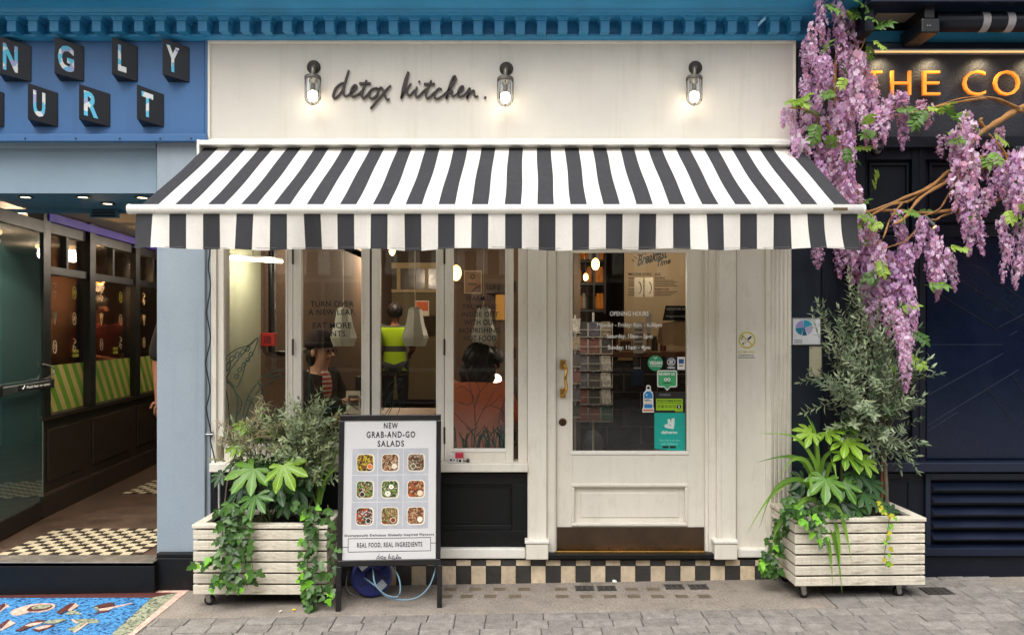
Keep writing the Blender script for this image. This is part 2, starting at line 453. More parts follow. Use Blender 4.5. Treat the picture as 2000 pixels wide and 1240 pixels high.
# cornice with dentils, carried across all the shops
cor = thing('cornice', 'blue painted cornice with a row of dentils above the shop signs', 'cornice', (0, 0, Z(80)))
def molding(prof, x0, x1, name, m, parent):                   # prof: (y, z)
    mb = MB(); k = len(prof); n = 0
    mb.v = [(x0, y, z) for y, z in prof] + [(x1, y, z) for y, z in prof]
    for i in range(k):
        j = (i+1) % k; mb.f.append((i, k+i, k+j, j)); mb.m.append(0)
    mb.f.append(tuple(range(k))); mb.m.append(0); mb.f.append(tuple(reversed(range(k, 2*k)))); mb.m.append(0)
    return mb.build(name, m, parent, fix=True)
XE = X(1585)
zc = lambda py, y: Z(py, y)
molding([(0.02, zc(30, -.16)), (-0.16, zc(30, -.16)), (-0.165, zc(26, -.165)), (-0.19, zc(24, -.19)), (-0.20, zc(16, -.20)), (-0.235, zc(8, -.235)), (-0.29, zc(-2, -.29)), (-0.33, zc(-12, -.33)), (-0.33, zc(-50, -.33)), (0.02, zc(-62, -.05))], -6, 6, 'cornice_moulding', BLUE, cor)
molding([(0.02, zc(28, -.07)), (-0.05, zc(28, -.05)), (-0.05, zc(66, -.05)), (-0.075, zc(67, -.075)), (-0.075, zc(72, -.075)), (-0.04, zc(80, -.04)), (0.02, zc(80, -.03))], -6, XE, 'bed_moulding', BLUE, cor)
dm = MB()
pw = 0.0625
yb, yf = -0.05, -0.145
z0, z1 = Z(62, yf), Z(31, yf)
# a dentil flares towards its top and hangs from a short abacus
dm.hull8([(-pw*0.46, yf, z1-0.028), (pw*0.46, yf, z1-0.028), (pw*0.68, yf-0.006, z1), (-pw*0.68, yf-0.006, z1)],
         [(-pw*0.46, yb, z1-0.028), (pw*0.46, yb, z1-0.028), (pw*0.68, yb, z1), (-pw*0.68, yb, z1)])
dm.box(-pw*0.44, pw*0.44, yf, yb, z0, z1-0.0285)
dmesh = dm.mesh('dentil', BLUE)
k = 0; pitch = 0.1255; x = X(22, yf)
while x < XE - 0.04:
    o = inst('dentil', dmesh, cor, (x, 0, 0))
    b = o.modifiers.new('bevel', 'BEVEL'); b.width = 0.004; b.segments = 2
    x += pitch; k += 1
x = X(22, yf) - pitch
while x > -4.6: inst('dentil', dmesh, cor, (x, 0, 0)); x -= pitch
# stub of cut pipe painted over
MB().tube([P(1478, 52, -0.12), P(1494, 36, -0.19)], 0.009, 8).build('pipe_stub', mat('pale_blue_gloss', (140, 190, 220), 0.25), cor)

# ------------------------------------------------------------------ opposite side of the lane (seen as reflections in the glass)
opp = thing('terrace_across_the_lane', 'brown brick terrace facing the shops across the lane, seen only mirrored in the glass', 'building', (0, -11.6, 0))
OPB = mat('brown_brick', (112, 94, 78), 0.85, var=0.2, scale=3, bump=0.3)
MB().box(-18, 18, -12.0, -11.6, -0.4, 6.2).build('brick_wall', OPB, opp)
OPF = mat('cream_joinery', (170, 160, 142), 0.6)
OPG = mat('dark_shop_glass', (26, 28, 30), 0.15)
i = 0
for xx in (-14, -11.2, -8.4, -5.6, -2.8, 0.0, 2.8, 5.6, 8.4, 11.2):
    for (za, zb) in ((0.7, 2.5), (3.6, 5.2)):
        w = 2.0 if za < 1 else 1.0
        x0 = xx + 0.4
        fo = MB().box(x0-0.08, x0+w+0.08, -11.60, -11.55, za-0.08, zb+0.08).build('window', OPF, opp)
        for q in range(2): MB().box(x0 + w/2*q + 0.03, x0 + w/2*(q+1) - 0.03, -11.55, -11.545, za, zb).build('pane', OPG, fo)
# ------------------------------------------------------------------ the cream cafe front
shop = thing('cafe_shopfront', 'cream cafe front with folding windows, glazed door and chequered tile plinth', 'shopfront', (0, 0, 0))
def part(name, boxes, m, parent, bevel=0.003):
    mb = MB()
    for b in boxes: mb.pb(*b)
    return mb.build(name, m, parent, bevel)

# fascia board with a thin moulded border
part('fascia_board', [(405, 1555, 79, 276, -0.035, 0.02)], FASCIA, shop, 0.002)
yb = -0.047
for b in ((405, 1555, 79, 85), (405, 1555, 271, 277), (405, 410, 85.3, 270.7), (1550, 1555, 85.3, 270.7)):
    part('border_moulding', [(*b, yb, -0.0352)], CREAM, shop, 0.003)
part('shadow_board', [(395, 1560, 277.5, 440, 0.0, 0.02)], CREAM, shop)
# joinery: y of the main face is -0.02
part('window_head', [(412, 1030, 440, 462, -0.02, 0.10)], CREAM, shop)
part('jamb', [(412, 422, 440, 908, -0.02, 0.10)], CREAM, shop)
part('jamb', [(422.3, 437, 462.4, 868, 0.0, 0.10)], CREAM, shop)
part('jamb', [(1012, 1030, 462.4, 905, -0.01, 0.10)], CREAM, shop)
# pilasters beside the door
p = part('pilaster', [(1030.4, 1068, 440, 1058, -0.05, 0.10)], CREAM, shop, 0.005)
part('jamb', [(1068.4, 1084, 440, 1082, -0.018, 0.10)], CREAM, shop, 0.004)
part('bead', [(1081, 1086.6, 440, 1080, -0.004, 0.10)], CREAM, shop, 0.003)
part('bead', [(1377.4, 1384, 440, 1080, -0.004, 0.10)], CREAM, shop, 0.003)
part('jamb', [(1384.3, 1400, 440, 1082, -0.018, 0.10)], CREAM, shop, 0.004)
part('pilaster', [(1400.4, 1438, 440, 1058, -0.05, 0.10)], CREAM, shop, 0.005)
part('bead', [(1404, 1409, 440, 1056, -0.056, -0.0502)], CREAM, shop, 0.003)
for a, b in ((1027, 1071), (1396, 1441)):
    bo = part('pilaster_base', [(a, b, 1062, 1093, -0.085, 0.05)], CREAM, shop, 0.006)
    part('cap', [(a-2, b+2, 1056, 1061.7, -0.092, 0.05)], WHITE, bo, 0.004)
part('side_panel', [(1438.4, 1496, 440, 1072, -0.012, 0.10)], CREAM, shop, 0.002)
part('base_rail', [(1441.4, 1500, 1072, 1089, -0.05, 0.05)], WHITE, shop, 0.008)
# fluted pilaster
fl = part('fluted_pilaster', [(1496.4, 1546, 440, 1100, -0.03, 0.10)], CREAM, shop, 0.003)
for i in range(5):
    a = 1502 + i * 8.2
    MB().tube([(X(a+3), -0.031, Z(1060)), (X(a+3), -0.031, Z(440))], 0.0085, 8).build('flute', CREAM, fl, smooth=True)
part('door_head', [(1084.3, 1384, 440, 458, -0.018, 0.10)], CREAM, shop)

# door
door = part('door', [(1087, 1118, 458.4, 1078, 0.03, 0.075), (1342, 1377, 458.4, 1078, 0.03, 0.075),
                     (1118, 1342, 458.4, 492, 0.0302, 0.075), (1118, 1342, 883, 946, 0.0302, 0.075), (1118, 1342, 1025, 1078, 0.0302, 0.075)], CREAM, shop, 0.002)
part('door_panel', [(1118, 1342, 946, 1025, 0.052, 0.070)], CREAM, door, 0)
for b in ((1116, 1344, 944.5, 951), (1116, 1344, 1021, 1027.5), (1116, 1122, 951.2, 1020.8), (1338, 1344, 951.2, 1020.8)):
    part('panel_moulding', [(*b, 0.020, 0.05)], CREAM, door, 0.006)
part('raised_field', [(1134, 1326, 962, 1010, 0.046, 0.0519)], CREAM, door, 0.004)
for b in ((1114, 1346, 488, 493), (1114, 1346, 881, 888), (1113, 1118.5, 493.2, 880.8), (1341.5, 1347, 493.2, 880.8)):
    part('glazing_bead', [(*b, 0.022, 0.055)], WHITE if b[2] == 881 else CREAM, door, 0.004)
part('pane', [(1118, 1342, 492, 882, 0.05, 0.056)], GLASSD, door, 0)
part('kick_plate', [(1088, 1376, 1029, 1074, 0.024, 0.0298)], BRONZE, door, 0.001)
for px in (1094, 1132, 1190, 1232, 1290, 1330, 1370):
    for py in (1033, 1070): MB().lathe([(0.004, -0.002), (0.003, -0.0035)], P(px, py, 0.024), 'y', 8).build('screw', IRON, door)
# pull handle
for q_ in (703, 759): part('handle_rose', [(1094, 1105, q_, q_+18, 0.012, 0.0298)], BRASS, door, 0.002)
hy = -0.035
pts = [P(1099, 712, 0.011), P(1103, 713, -0.03), P(1106, 722, hy), P(1104, 740, hy-0.01), P(1106, 758, hy), P(1103, 767, -0.03), P(1099, 768, 0.011)]
sp = smoothline(pts, 5)
MB().tube(sp, [0.007 + 0.003*math.sin(math.pi*i/(len(sp)-1)) for i in range(len(sp))], 10).build('pull_handle', BRASS, door, smooth=True)
lk = MB().lathe([(0.024, 0.0), (0.024, -0.004), (0.017, -0.008), (0.016, -0.004), (0.006, -0.004)], P(1099, 824, 0.0298), 'y', 20).build('lock', mat('old_bronze', (90, 62, 40), 0.35, metal=0.9, var=0.2), door)
MB().pb(1097.8, 1100.2, 820, 829, 0.019, 0.027).build('keyway', BLACKPL, door)
# opening hours lettering on the glass
yt = 0.0485
for body, a, b, c, d in (('OPENING HOURS', 1191, 1267, 608, 617), ('Monday - Friday: 8am - 6:30pm', 1166, 1293, 630, 641),
                         ('Saturday: 10am - 5pm', 1185, 1274, 652, 663), ('Sunday: 11am - 4pm', 1187, 1270, 674, 685)):
    ptext(body, a, b, c, d, yt, INKW, 'opening_hours_lettering', door, bold=0.018)
# threshold and step
part('threshold', [(1086, 1378, 1076, 1082, -0.03, 0.10)], BRASS, shop, 0.003)
part('door_step', [(1071.5, 1395.5, 1082.4, 1092, -0.07, 0.10)], BLACKP, shop, 0.004)

# chequered plinth: two courses of tiles
pl = part('plinth', [(395, 1505, 1092.5, 1160, -0.028, 0.06)], GROUT, shop, 0)
tw = 29.2
x = 1504 - tw
i = 0
while x > 395:
    for row, (a, b) in enumerate(((1093.5, 1104.3), (1105.2, 1134))):
        if row == 1: b = 1132 + (1504 - x) * 0.0155
        if 1071.5 < x + tw/2 < 1395.5 and row == 0: a2 = 1093.5
        m = TILEC if (i + row) % 2 == 0 else TILEB
        part('tile', [(x + 0.5, x + tw - 0.5, a, b, -0.034, -0.0279)], m, pl, 0.0015)
    x -= tw; i += 1
# stall riser, dark, with recessed panels
sr = part('stall_riser', [(412, 1030, 924, 946, -0.02, 0.08), (412, 1030, 1036, 1070, -0.02, 0.08), (412, 445, 946, 1036, -0.0202, 0.08), (1000, 1030, 946, 1036, -0.0202, 0.08), (700, 745, 946, 1036, -0.0202, 0.08)], BLACKP, shop, 0.002)
for a, b in ((445, 700), (745, 1000)):
    part('recessed_panel', [(a, b, 946, 1036, 0.0, 0.05)], BLACKP, sr, 0)
    for q in ((a, b, 946.2, 950.5), (a, b, 1025, 1035.8), (a, a+4, 950.7, 1024.8), (b-4, b, 950.7, 1024.8)):
        part('panel_moulding', [(*q, -0.012, -0.0005)], BLACKP, sr, 0.004)
part('base_rail', [(405, 1026.5, 1071, 1091, -0.055, 0.05)], WHITE, shop, 0.008)
part('window_sill', [(408, 1031, 905, 922, -0.075, 0.10)], CREAM, shop, 0.005)

# folding window sashes
def sash(x0, x1, gx0, gx1, label=None, top=462.4, bot=903, gtop=480, gbot=869, skew=0.0, y=0.015):
    th = 0.05
    s = part('window_sash', [(x0, gx0, top, bot, y, y+th), (gx1, x1, top, bot, y, y+th), (gx0, gx1, top, gtop, y+0.0005, y+th), (gx0, gx1, gbot, bot, y+0.0005, y+th)], CREAM, shop, 0.003)
    if label: s['label'] = label
    for q in ((gx0-2, gx1+2, gbot-2, gbot+5), (gx0-3, gx0+0.5, gtop, gbot-2.2), (gx1-0.5, gx1+3, gtop, gbot-2.2)):
        part('glazing_bead', [(*q, y-0.006, y+0.02)], WHITE if q[2] > 800 else CREAM, s, 0.003)
    part('pane', [(gx0, gx1, gtop, gbot, y+0.022, y+0.028)], GLASS, s, 0)
    return s
s1 = sash(437.4, 571.6, 438.5, 558)
s2 = sash(572.4, 722, 588, 706)
s3 = sash(726, 867.6, 742, 852)
s4 = sash(868.4, 1003, 885, 987, gbot=878, y=0.003)
part('meeting_strip', [(722.3, 725.7, 462.4, 903, 0.03, 0.06)], IRON, shop, 0)
HINGE = mat('rusty_hinge', (62, 46, 36), 0.6, metal=0.5, var=0.3, scale=40)
for px, par in ((572, s1), (868, s3)):
    for py in (500, 678, 850):
        MB().tube([P(px, py-16, 0.002), P(px, py+16, 0.002)], 0.006, 8).build('hinge', HINGE, par)
for py in (560, 690, 884):
    MB().pb(1003.5, 1008, py-11, py+11, 0.0, 0.02).build('hinge', HINGE, s4, 0.001)
# lettering and leaf drawings on the panes
yp = 0.0355
def words(lines, par, y, m=INK, bold=0.012):
    for body, a, b, c, d in lines: ptext(body, a, b, c, d, y, m, 'window_lettering', par, bold=bold, spacing=1.05)
words((('TURN OVER', 606, 691, 588, 599), ('A NEW LEAF.', 602, 694, 604, 615), ('EAT MORE', 611, 686, 630, 641), ('PLANTS.', 619, 678, 646, 657)), s2, yp)
words((('WARM UP', 909, 966, 578, 588), ('FROM THE', 905, 970, 594, 604), ('INSIDE OUT', 902, 974, 609, 619), ('WITH OUR', 906, 970, 624, 635), ('NOURISHING', 897, 977, 640, 650), ('HOT FOOD', 906, 969, 655, 666)), s4, yp-0.012)

def drawing(par, y, strokes, name='leaf_drawing', w=1.9, m=INKG):
    mb = MB()
    for j, st in enumerate(strokes):
        pts = smoothline([(a, b, 0) for a, b in st], 5)
        yy = y - 0.00012 * (j % 7)
        mb.ribbon([(X(p.x, y), Z(p.y, y)) for p in pts], w / S(y), yy, yy + 0.0006)
    return mb.build(name, m, par)
def ell(cx, cy, a, b, rot):
    o = []
    for i in range(13):
        t = 2*math.pi*i/12; u, v = a*math.cos(t), b*math.sin(t)
        o.append((cx+u*math.cos(rot)-v*math.sin(rot), cy+u*math.sin(rot)+v*math.cos(rot)))
    return o
st = [[(441, 738), (439, 715), (445, 695), (462, 682), (485, 674), (503, 660), (499, 678), (490, 696), (480, 708), (477, 720), (470, 742), (462, 756), (450, 748), (441, 738)],
      [(441, 740), (455, 715), (475, 690), (500, 662)],
      [(441, 744), (458, 762), (464, 790), (460, 830), (466, 860)], [(440, 752), (446, 790), (448, 830), (447, 866)], [(449, 745), (462, 768), (472, 785), (469, 800), (462, 812)],
      [(472, 868), (474, 820), (482, 780), (505, 745), (530, 727), (556, 722)], [(478, 868), (478, 830), (488, 790), (512, 755), (540, 738), (556, 736)], [(484, 868), (484, 840), (480, 815), (486, 795)],
      [(482, 780), (496, 790), (500, 815), (492, 850), (486, 868)], [(505, 745), (512, 770), (508, 800)], [(520, 732), (530, 735), (550, 730)]]
for c in ((453, 700), (463, 693), (474, 687), (484, 681)): st.append(ell(c[0], c[1], 6, 3.4, -1.0))
for c in ((462, 735), (468, 722), (476, 712), (484, 702), (490, 692)): st.append(ell(c[0], c[1], 4.5, 3.4, -0.9))
st.append(ell(446, 715, 9, 3.6, -1.3))
drawing(s1, yp, st)
g = random.Random(11)
def grass_tuft(x0, x1, yb, hgt, n):
    o = []
    for _ in range(n):
        x = g.uniform(x0, x1); hh = hgt * g.uniform(0.4, 1); l = g.uniform(-0.6, 0.6) * hh
        e = min(max(x + l, x0 - 2), x1 + 2)
        o.append([(x, yb), (x + (e-x)*0.25, yb - hh*0.6), (e, yb - hh)])
    return o
drawing(s1, yp-0.001, grass_tuft(505, 556, 868, 70, 14), w=1.6)
drawing(s2, yp, grass_tuft(590, 704, 868, 80, 26) + [[(600, 868), (602, 780), (604, 700)], [(605, 868), (606, 790), (604, 700)], [(590, 840), (620, 800), (660, 780), (700, 800)], [(600, 850), (640, 800), (690, 790)]], w=1.8)
drawing(s3, yp, grass_tuft(744, 850, 868, 60, 22) + [[(745, 780), (760, 750), (785, 740), (770, 760), (748, 800)], [(746, 800), (765, 765), (790, 752)], [(750, 830), (768, 790), (785, 765)], [(748, 815), (775, 780), (780, 800), (756, 850)]], w=1.2)
drawing(s4, yp-0.012, [[(928, 832), (926, 790), (908, 720), (900, 700)], [(928, 832), (930, 780), (955, 745), (966, 730)], [(890, 760), (905, 755), (925, 775), (915, 790), (895, 785)], [(887, 806), (905, 825), (922, 840)],
     [(930, 790), (937, 765), (930, 745)], [(928, 832), (950, 790), (975, 750), (984, 740)], [(940, 800), (965, 785), (978, 770)], [(958, 792), (980, 800), (985, 815)]], w=1.4, m=mat('dark_brown_vinyl', (50, 26, 18), 0.5))
drawing(s4, yp-0.0125, grass_tuft(888, 985, 874, 44, 40), w=1.8)

# the wire and bits fixed to the front
cable = [(408, 440), (410, 490), (407, 520), (411, 560), (405, 600), (404, 615), (411, 660), (403, 700), (402, 715), (410, 760), (404, 790), (403, 800), (412, 845), (411, 860), (420, 900), (422, 930), (418, 960)]
tag(MB().tube(smoothline([P(a, b, -0.045) for a, b in cable], 5), 0.0042, 6).build('power_cable', BLACKPL, smooth=True), 'thin black cable hanging in waves beside the pale blue pilaster', 'cable')
tag(MB().tube([P(428, 920, -0.05), P(428, 992, -0.05)], 0.0065, 8).build('waste_pipe', mat('grey_plastic_pipe', (170, 170, 168), 0.4)), 'thin grey upright pipe behind the planter of ivy', 'pipe')
kb = thing('cable_clip', 'small steel clip holding the cable beside the window frame', 'clip', P(409, 848, -0.03))
MB().pb(404, 414, 843, 853, -0.04, -0.02).build('plate', STEEL, kb, 0.002)
MB().tube([P(402, 848, -0.05), P(416, 848, -0.05)], 0.004, 6).build('pin', STEEL, kb)

# ------------------------------------------------------------------ hand-written sign
sign = thing('sign_lettering', 'dark brown handwritten letters reading detox kitchen on the cream fascia', 'sign', P(800, 205, -0.036))
LET = mat('dark_brown_letter', (44, 34, 32), 0.45, var=0.1)
q = lambda pts: [(560 + a/4.762, 90 + b/4.762, 0) for a, b in pts]
letters = [
 [[(548,366),(512,378),(472,418),(448,480),(456,508),(482,498),(520,455),(548,392)], [(592,250),(572,318),(550,392),(542,446),(550,480),(572,488),(602,468)]],
 [[(602,468),(642,430),(664,402),(654,388),(630,404),(612,446),(616,482),(642,492),(692,462),(712,440)]],
 [[(757,342),(738,392),(716,450),(712,490),(730,506),(762,478),(790,440)], [(690,372),(795,371)]],
 [[(850,414),(806,424),(782,464),(786,500),(816,508),(850,480),(862,440),(848,416),(870,420),(890,408)]],
 [[(880,404),(906,422),(920,462),(936,508),(954,522),(966,512)], [(980,390),(930,440),(880,500),(792,604)]],
 [[(1140,262),(1112,340),(1088,430),(1074,508)], [(1146,270),(1126,350),(1094,450),(1074,508),(1110,445),(1166,372)], [(1108,440),(1130,448),(1138,476),(1160,478),(1200,430)]],
 [[(1222,404),(1206,446),(1210,486),(1236,492),(1278,446),(1310,420)], [(1238,352),(1244,360)]],
 [[(1352,344),(1332,392),(1306,450),(1302,490),(1322,508),(1352,484),(1384,450)], [(1285,377),(1385,377)]],
 [[(1448,428),(1424,418),(1392,448),(1380,492),(1406,514),(1452,488),(1492,452)]],
 [[(1492,452),(1548,390),(1580,330),(1568,306),(1548,326),(1520,402),(1490,512),(1520,456),(1546,440),(1542,478),(1560,488),(1596,462)]],
 [[(1596,462),(1640,428),(1648,402),(1626,402),(1602,442),(1602,480),(1626,494),(1668,464)]],
 [[(1668,464),(1708,416),(1698,462),(1680,512),(1716,454),(1746,440),(1748,476),(1764,494),(1786,488)]]]
for li, stk in enumerate(letters):
    mb = MB()
    for j, s_ in enumerate(stk):
        pts = smoothline(q(s_), 6); n = len(pts)
        yy = -0.050 - 0.0007 * ((li*2 + j) % 5)
        bar = len(s_) == 2
        ws = [(3.9 if bar else 2.6 + 1.2*math.sin(math.pi*i/(n-1))) / 320 for i in range(n)]
        mb.ribbon([(X(p.x), Z(p.y)) for p in pts], ws, yy, -0.036)
    mb.build('letter', LET, sign)
MB().lathe([(0.0075, 0.0), (0.0075, -0.012)], P(948, 192, -0.0355), 'y', 12).build('full_stop', LET, sign)

# ------------------------------------------------------------------ bulkhead lamps
BULB = mat('frosted_lit_bulb', (255, 240, 215), 0.5, emit=(255, 240, 215), estr=7)
def wall_lamp(px, py, label):
    dy = py - 131
    c = P(px, py, -0.10)
    t = thing('wall_lamp', label, 'wall lamp', P(px, py, -0.035), 'bulkhead lamps on the fascia')
    MB().lathe([(0.041, 0), (0.041, -0.006), (0.036, -0.012), (0.014, -0.014)], P(px+1, py+1, -0.0352), 'y', 24).build('back_plate', IRON, t, smooth=False)
    arm = smoothline([P(px+1, py+1, -0.045), P(px+0.5, py+1, -0.085), P(px-0.5, py+4, -0.11), P(px-1, py+18, -0.115)], 4)
    MB().tube(arm, 0.0135, 10).build('arm', GALV, t, smooth=True)
    cx, cz, cy = X(px-1, -0.115), Z(py+18, -0.115), -0.115
    MB().lathe([(0.016, 0.004), (0.045, 0.0), (0.049, -0.006), (0.049, -0.018), (0.042, -0.020), (0.014, -0.045), (0.012, -0.058)], (cx, cy, cz), 'z', 24).build('cap', GALV, t)
    prof = [(0.040, -0.021), (0.042, -0.05), (0.042, -0.125)] + [(0.042*math.cos(a), -0.125-0.042*math.sin(a)) for a in (0.3, 0.6, 0.9, 1.2, 1.45)]
    MB().lathe(prof, (cx, cy, cz), 'z', 20, close=False).build('glass_dome', LAMPGL, t, smooth=True)
    for s_ in (0, 1):
        a0 = s_ * math.pi/2
        pts = [(-0.046, -0.02), (-0.046, -0.125)] + [(-0.046*math.cos(a), -0.125-0.046*math.sin(a)) for a in (0.4, 0.8, 1.2, 1.57, 1.94, 2.34, 2.74)] + [(0.046, -0.125), (0.046, -0.02)]
        MB().tube([(cx+u*math.cos(a0), cy+u*math.sin(a0), cz+v) for u, v in pts], 0.0032, 6).build('guard_wire', GALV, t, smooth=True)
    MB().lathe([(0.011, -0.055), (0.013, -0.062), (0.013, -0.085), (0.010, -0.09)], (cx, cy, cz), 'z', 12).build('bulb_holder', GALV, t)
    MB().ball((cx, cy, cz-0.124), 0.034, 14, 10, (1, 1, 1.12)).build('bulb', BULB, t, smooth=True)
    ld = bpy.data.lights.new('lamp_light', 'POINT'); ld.energy = LAMP_W; ld.color = (1.0, 0.92, 0.80); ld.shadow_soft_size = 0.03
    lo = bpy.data.objects.new('lamp_light', ld); COL.objects.link(lo); adopt(lo, t); lo.location = (cx, cy-0.0, cz-0.155)
LAMP_W = 0.85
wall_lamp(612, 131, 'lit wall lamp with glass dome beside the letter d of the sign')
wall_lamp(988, 134, 'lit wall lamp with glass dome just after the full stop of the sign')
wall_lamp(1357, 132, 'lit wall lamp with glass dome alone on the fascia near the wisteria')

# ------------------------------------------------------------------ awning
aw = thing('awning', 'black and white striped fabric awning opened over the cafe front', 'awning', P(1000, 288, 0))
cas = MB()
yr, yfr = -0.13, -0.875
zr = Z(289, yr); zf = Z(402, yfr)
x0r, x1r = X(399, yr), X(1563, yr)
molding([(0.0, Z(272, -0.19)), (-0.18, Z(273, -0.19)), (-0.195, Z(276, -0.19)), (-0.195, Z(283, -0.19)), (-0.15, Z(284, -0.19)), (-0.02, Z(284.5, -0.19)), (0.0, Z(284.5, -0.19))], X(386, -0.19), X(1566, -0.19), 'cassette', ALUM, aw)
part('cassette_end', [(384, 389, 273, 305, -0.197, 0.0)], ALUM, aw, 0.002)
part('cassette_end', [(1564, 1569, 275, 300, -0.197, 0.0)], ALUM, aw, 0.002)
MB().tube([(x0r, -0.10, Z(294, -0.1)), (x1r, -0.10, Z(294, -0.1))], 0.028, 12).build('roller', STEEL, aw, smooth=True)
# cloth
fx0, fx1 = X(274, yfr), X(1664, yfr)
nst, sub, ny = 43, 3, 14
mb = MB(); g = random.Random(2)
def cloth(u, v):                                # u across, v down
    x = (x0r + (x1r-x0r)*u)*(1-v) + (fx0 + (fx1-fx0)*u)*v
    y = yr + (yfr-yr)*v
    z = zr + (zf-zr)*v - 0.007*math.sin(math.pi*v) - 0.003*math.sin(math.pi*v)*math.sin(u*23) + 0.0016*math.sin(u*nst*math.pi*2)*math.sin(math.pi*v)
    x += 0.004*math.sin(v*5 + u*31)*math.sin(math.pi*v)
    return (x, y, z)
# the cloth hangs straight down from its own width: rear edge equals front edge in metres
nu = nst*sub
for j in range(ny+1):
    for i in range(nu+1): mb.v.append(cloth(i/nu, j/ny))
for j in range(ny):
    for i in range(nu):
        a = j*(nu+1)+i; mb.f.append((a, a+nu+1, a+nu+2, a+1)); mb.m.append((i//sub) % 2)
mb.build('canopy_cloth', [STRIPED, STRIPEW], aw, smooth=True)
# front bar
yb2 = -0.905
fb = MB()
fb.tube([(X(250, yb2), -0.885, Z(407.5, yb2)), (X(1688, yb2), -0.885, Z(407.5, yb2))], 0.024, 18)
fb.build('front_bar', ALUM, aw, smooth=True)
for px in (249, 1689):
    MB().lathe([(0.0255, -0.006), (0.0255, 0.006)], (X(px, yb2), -0.885, Z(407.5, yb2)), 'x', 18).build('end_cap', ALUM, aw, bevel=0.002)
part('maker_plate', [(1628, 1656, 405.5, 411, -0.9115, -0.905)], mat('tarnished_plate', (120, 104, 80), 0.4, metal=0.6), aw, 0.001)
# valance: a hanging strip that swings in a slow wave and kicks out at the ends
vx0, vx1 = X(262, yb2), X(1678, yb2)
mb = MB(); nvu, nvv = nst*4, 8
zt = Z(417, -0.9)
for j in range(nvv+1):
    for i in range(nvu+1):
        u, v = i/nvu, j/nvv
        e = max(0, abs(u-0.5)-0.40)/0.1
        x = vx0 + (vx1-vx0)*u + math.copysign(1, u-0.5)*(-0.0)*v
        y = -0.888 - (0.014*math.sin(u*17) + 0.018*math.sin(u*41+1) + 0.008*math.sin(u*97))*v - 0.03*v*v*e
        x += math.copysign(0.018, u-0.5)*v*v*e*(-1 if u < 0.5 else 1)*(1 if u > 0.5 else 1)
        z = zt - 0.176*v + (0.004*math.sin(u*29) + 0.003*math.sin(u*61))*v
        mb.v.append((x, y, z))
for j in range(nvv):
    for i in range(nvu):
        a = j*(nvu+1)+i; mb.f.append((a, a+nvu+1, a+nvu+2, a+1)); mb.m.append((i//4) % 2)
mb.build('valance', [STRIPED, STRIPEW], aw, smooth=True)
hem = MB()
for vv in (0.955,):
    pts = []
    for i in range(nvu+1):
        u = i/nvu; e = max(0, abs(u-0.5)-0.40)/0.1
        pts.append((vx0+(vx1-vx0)*u, -0.8895 - (0.010*math.sin(u*17)+0.012*math.sin(u*41+1))*vv - 0.03*vv*vv*e, zt-0.176*vv+0.003*math.sin(u*29)*vv))
    hem.tube(pts, 0.0008, 4)
hem.build('hem_stitching', mat('grey_thread', (120, 118, 114), 0.9), aw)
# folding arms under the cloth
for sgn in (-1, 1):
    a = Vector((sgn*1.45, -0.12, zr-0.12)); e = Vector((sgn*0.62, -0.46, zr-0.40)); f = Vector((sgn*1.35, -0.86, zf-0.03))
    ar = MB().tube([a, e], 0.02, 8); ar.tube([e, f], 0.017, 8); ar.ball(e, 0.026)
    ar.build('folding_arm', ALUM, aw)
# ------------------------------------------------------------------ left shop: blue fascia, pale pilaster, open passage
left = thing('passage_shopfront', 'blue shop front with pale pilaster and an open entrance passage', 'shopfront', (X(200), 0, 0))
part('fascia_board', [(-300, 400, 75, 266, -0.03, 0.02)], BLUEF, left, 0.002)
part('fascia_flange', [(-300, 402, 262, 276, -0.075, -0.0302)], BLUEF, left, 0.003)
part('fascia_edge', [(400.3, 404.5, 75, 275, -0.05, 0.02)], BLUEF, left, 0.002)
for px in (49, 148, 234, 313, 373): MB().lathe([(0.006, 0), (0.004, -0.004)], P(px, 271, -0.075), 'y', 8).build('bolt', IRON, left)
for px in (311, 381): MB().lathe([(0.005, 0), (0.003, -0.003)], P(px, 79, -0.03), 'y', 8).build('bolt', IRON, left)
part('lintel_panel', [(-300, 306, 276.5, 378, 0.03, 0.06)], GREYBLUE, left, 0)
part('lintel_bead', [(-300, 305, 276.5, 288, 0.012, 0.0298)], GREYBLUE, left, 0.004)
part('pilaster', [(306, 400, 276.5, 1081, -0.02, 0.28)], PALEBLUE, left, 0.005)
part('pilaster_return', [(400.4, 411, 276.5, 1081, 0.005, 0.28)], PALEBLUE, left, 0.003)
part('pilaster_base', [(302, 392, 1090, 1175, -0.07, 0.28)], BLACKP, left, 0.004)
part('base_moulding', [(305, 394, 1080, 1089.6, -0.055, 0.28)], BLACKP, left, 0.006)

# raised wedge blocks with letters
BLK = mat('black_block', (17, 19, 27), 0.35, var=0.08)
m, t, b = nodes('cyan_white_letter_print')                    # flat print: bands of cyan, white and lilac
tc = N(t, 'ShaderNodeTexCoord'); mp = N(t, 'ShaderNodeMapping'); mp.inputs['Rotation'].default_value = (0, R(35), 0); mp.inputs['Scale'].default_value = (26, 26, 26)
vo = N(t, 'ShaderNodeTexVoronoi', Scale=1.0)
t.links.new(tc.outputs['Object'], mp.inputs[0]); t.links.new(mp.outputs[0], vo.inputs['Vector'])
sx = N(t, 'ShaderNodeSeparateColor'); t.links.new(vo.outputs['Color'], sx.inputs[0])
r_ = ramp(t, sx.outputs[0], [(0.0, lin((90, 190, 222))), (0.28, lin((226, 226, 222))), (0.55, lin((160, 166, 206))), (0.72, lin((96, 190, 222))), (0.86, lin((222, 224, 224)))])
t.nodes[r_.node.name].color_ramp.interpolation = 'CONSTANT'
t.links.new(r_, b.inputs['Base Color']); b.inputs['Roughness'].default_value = 0.4
LETP = m
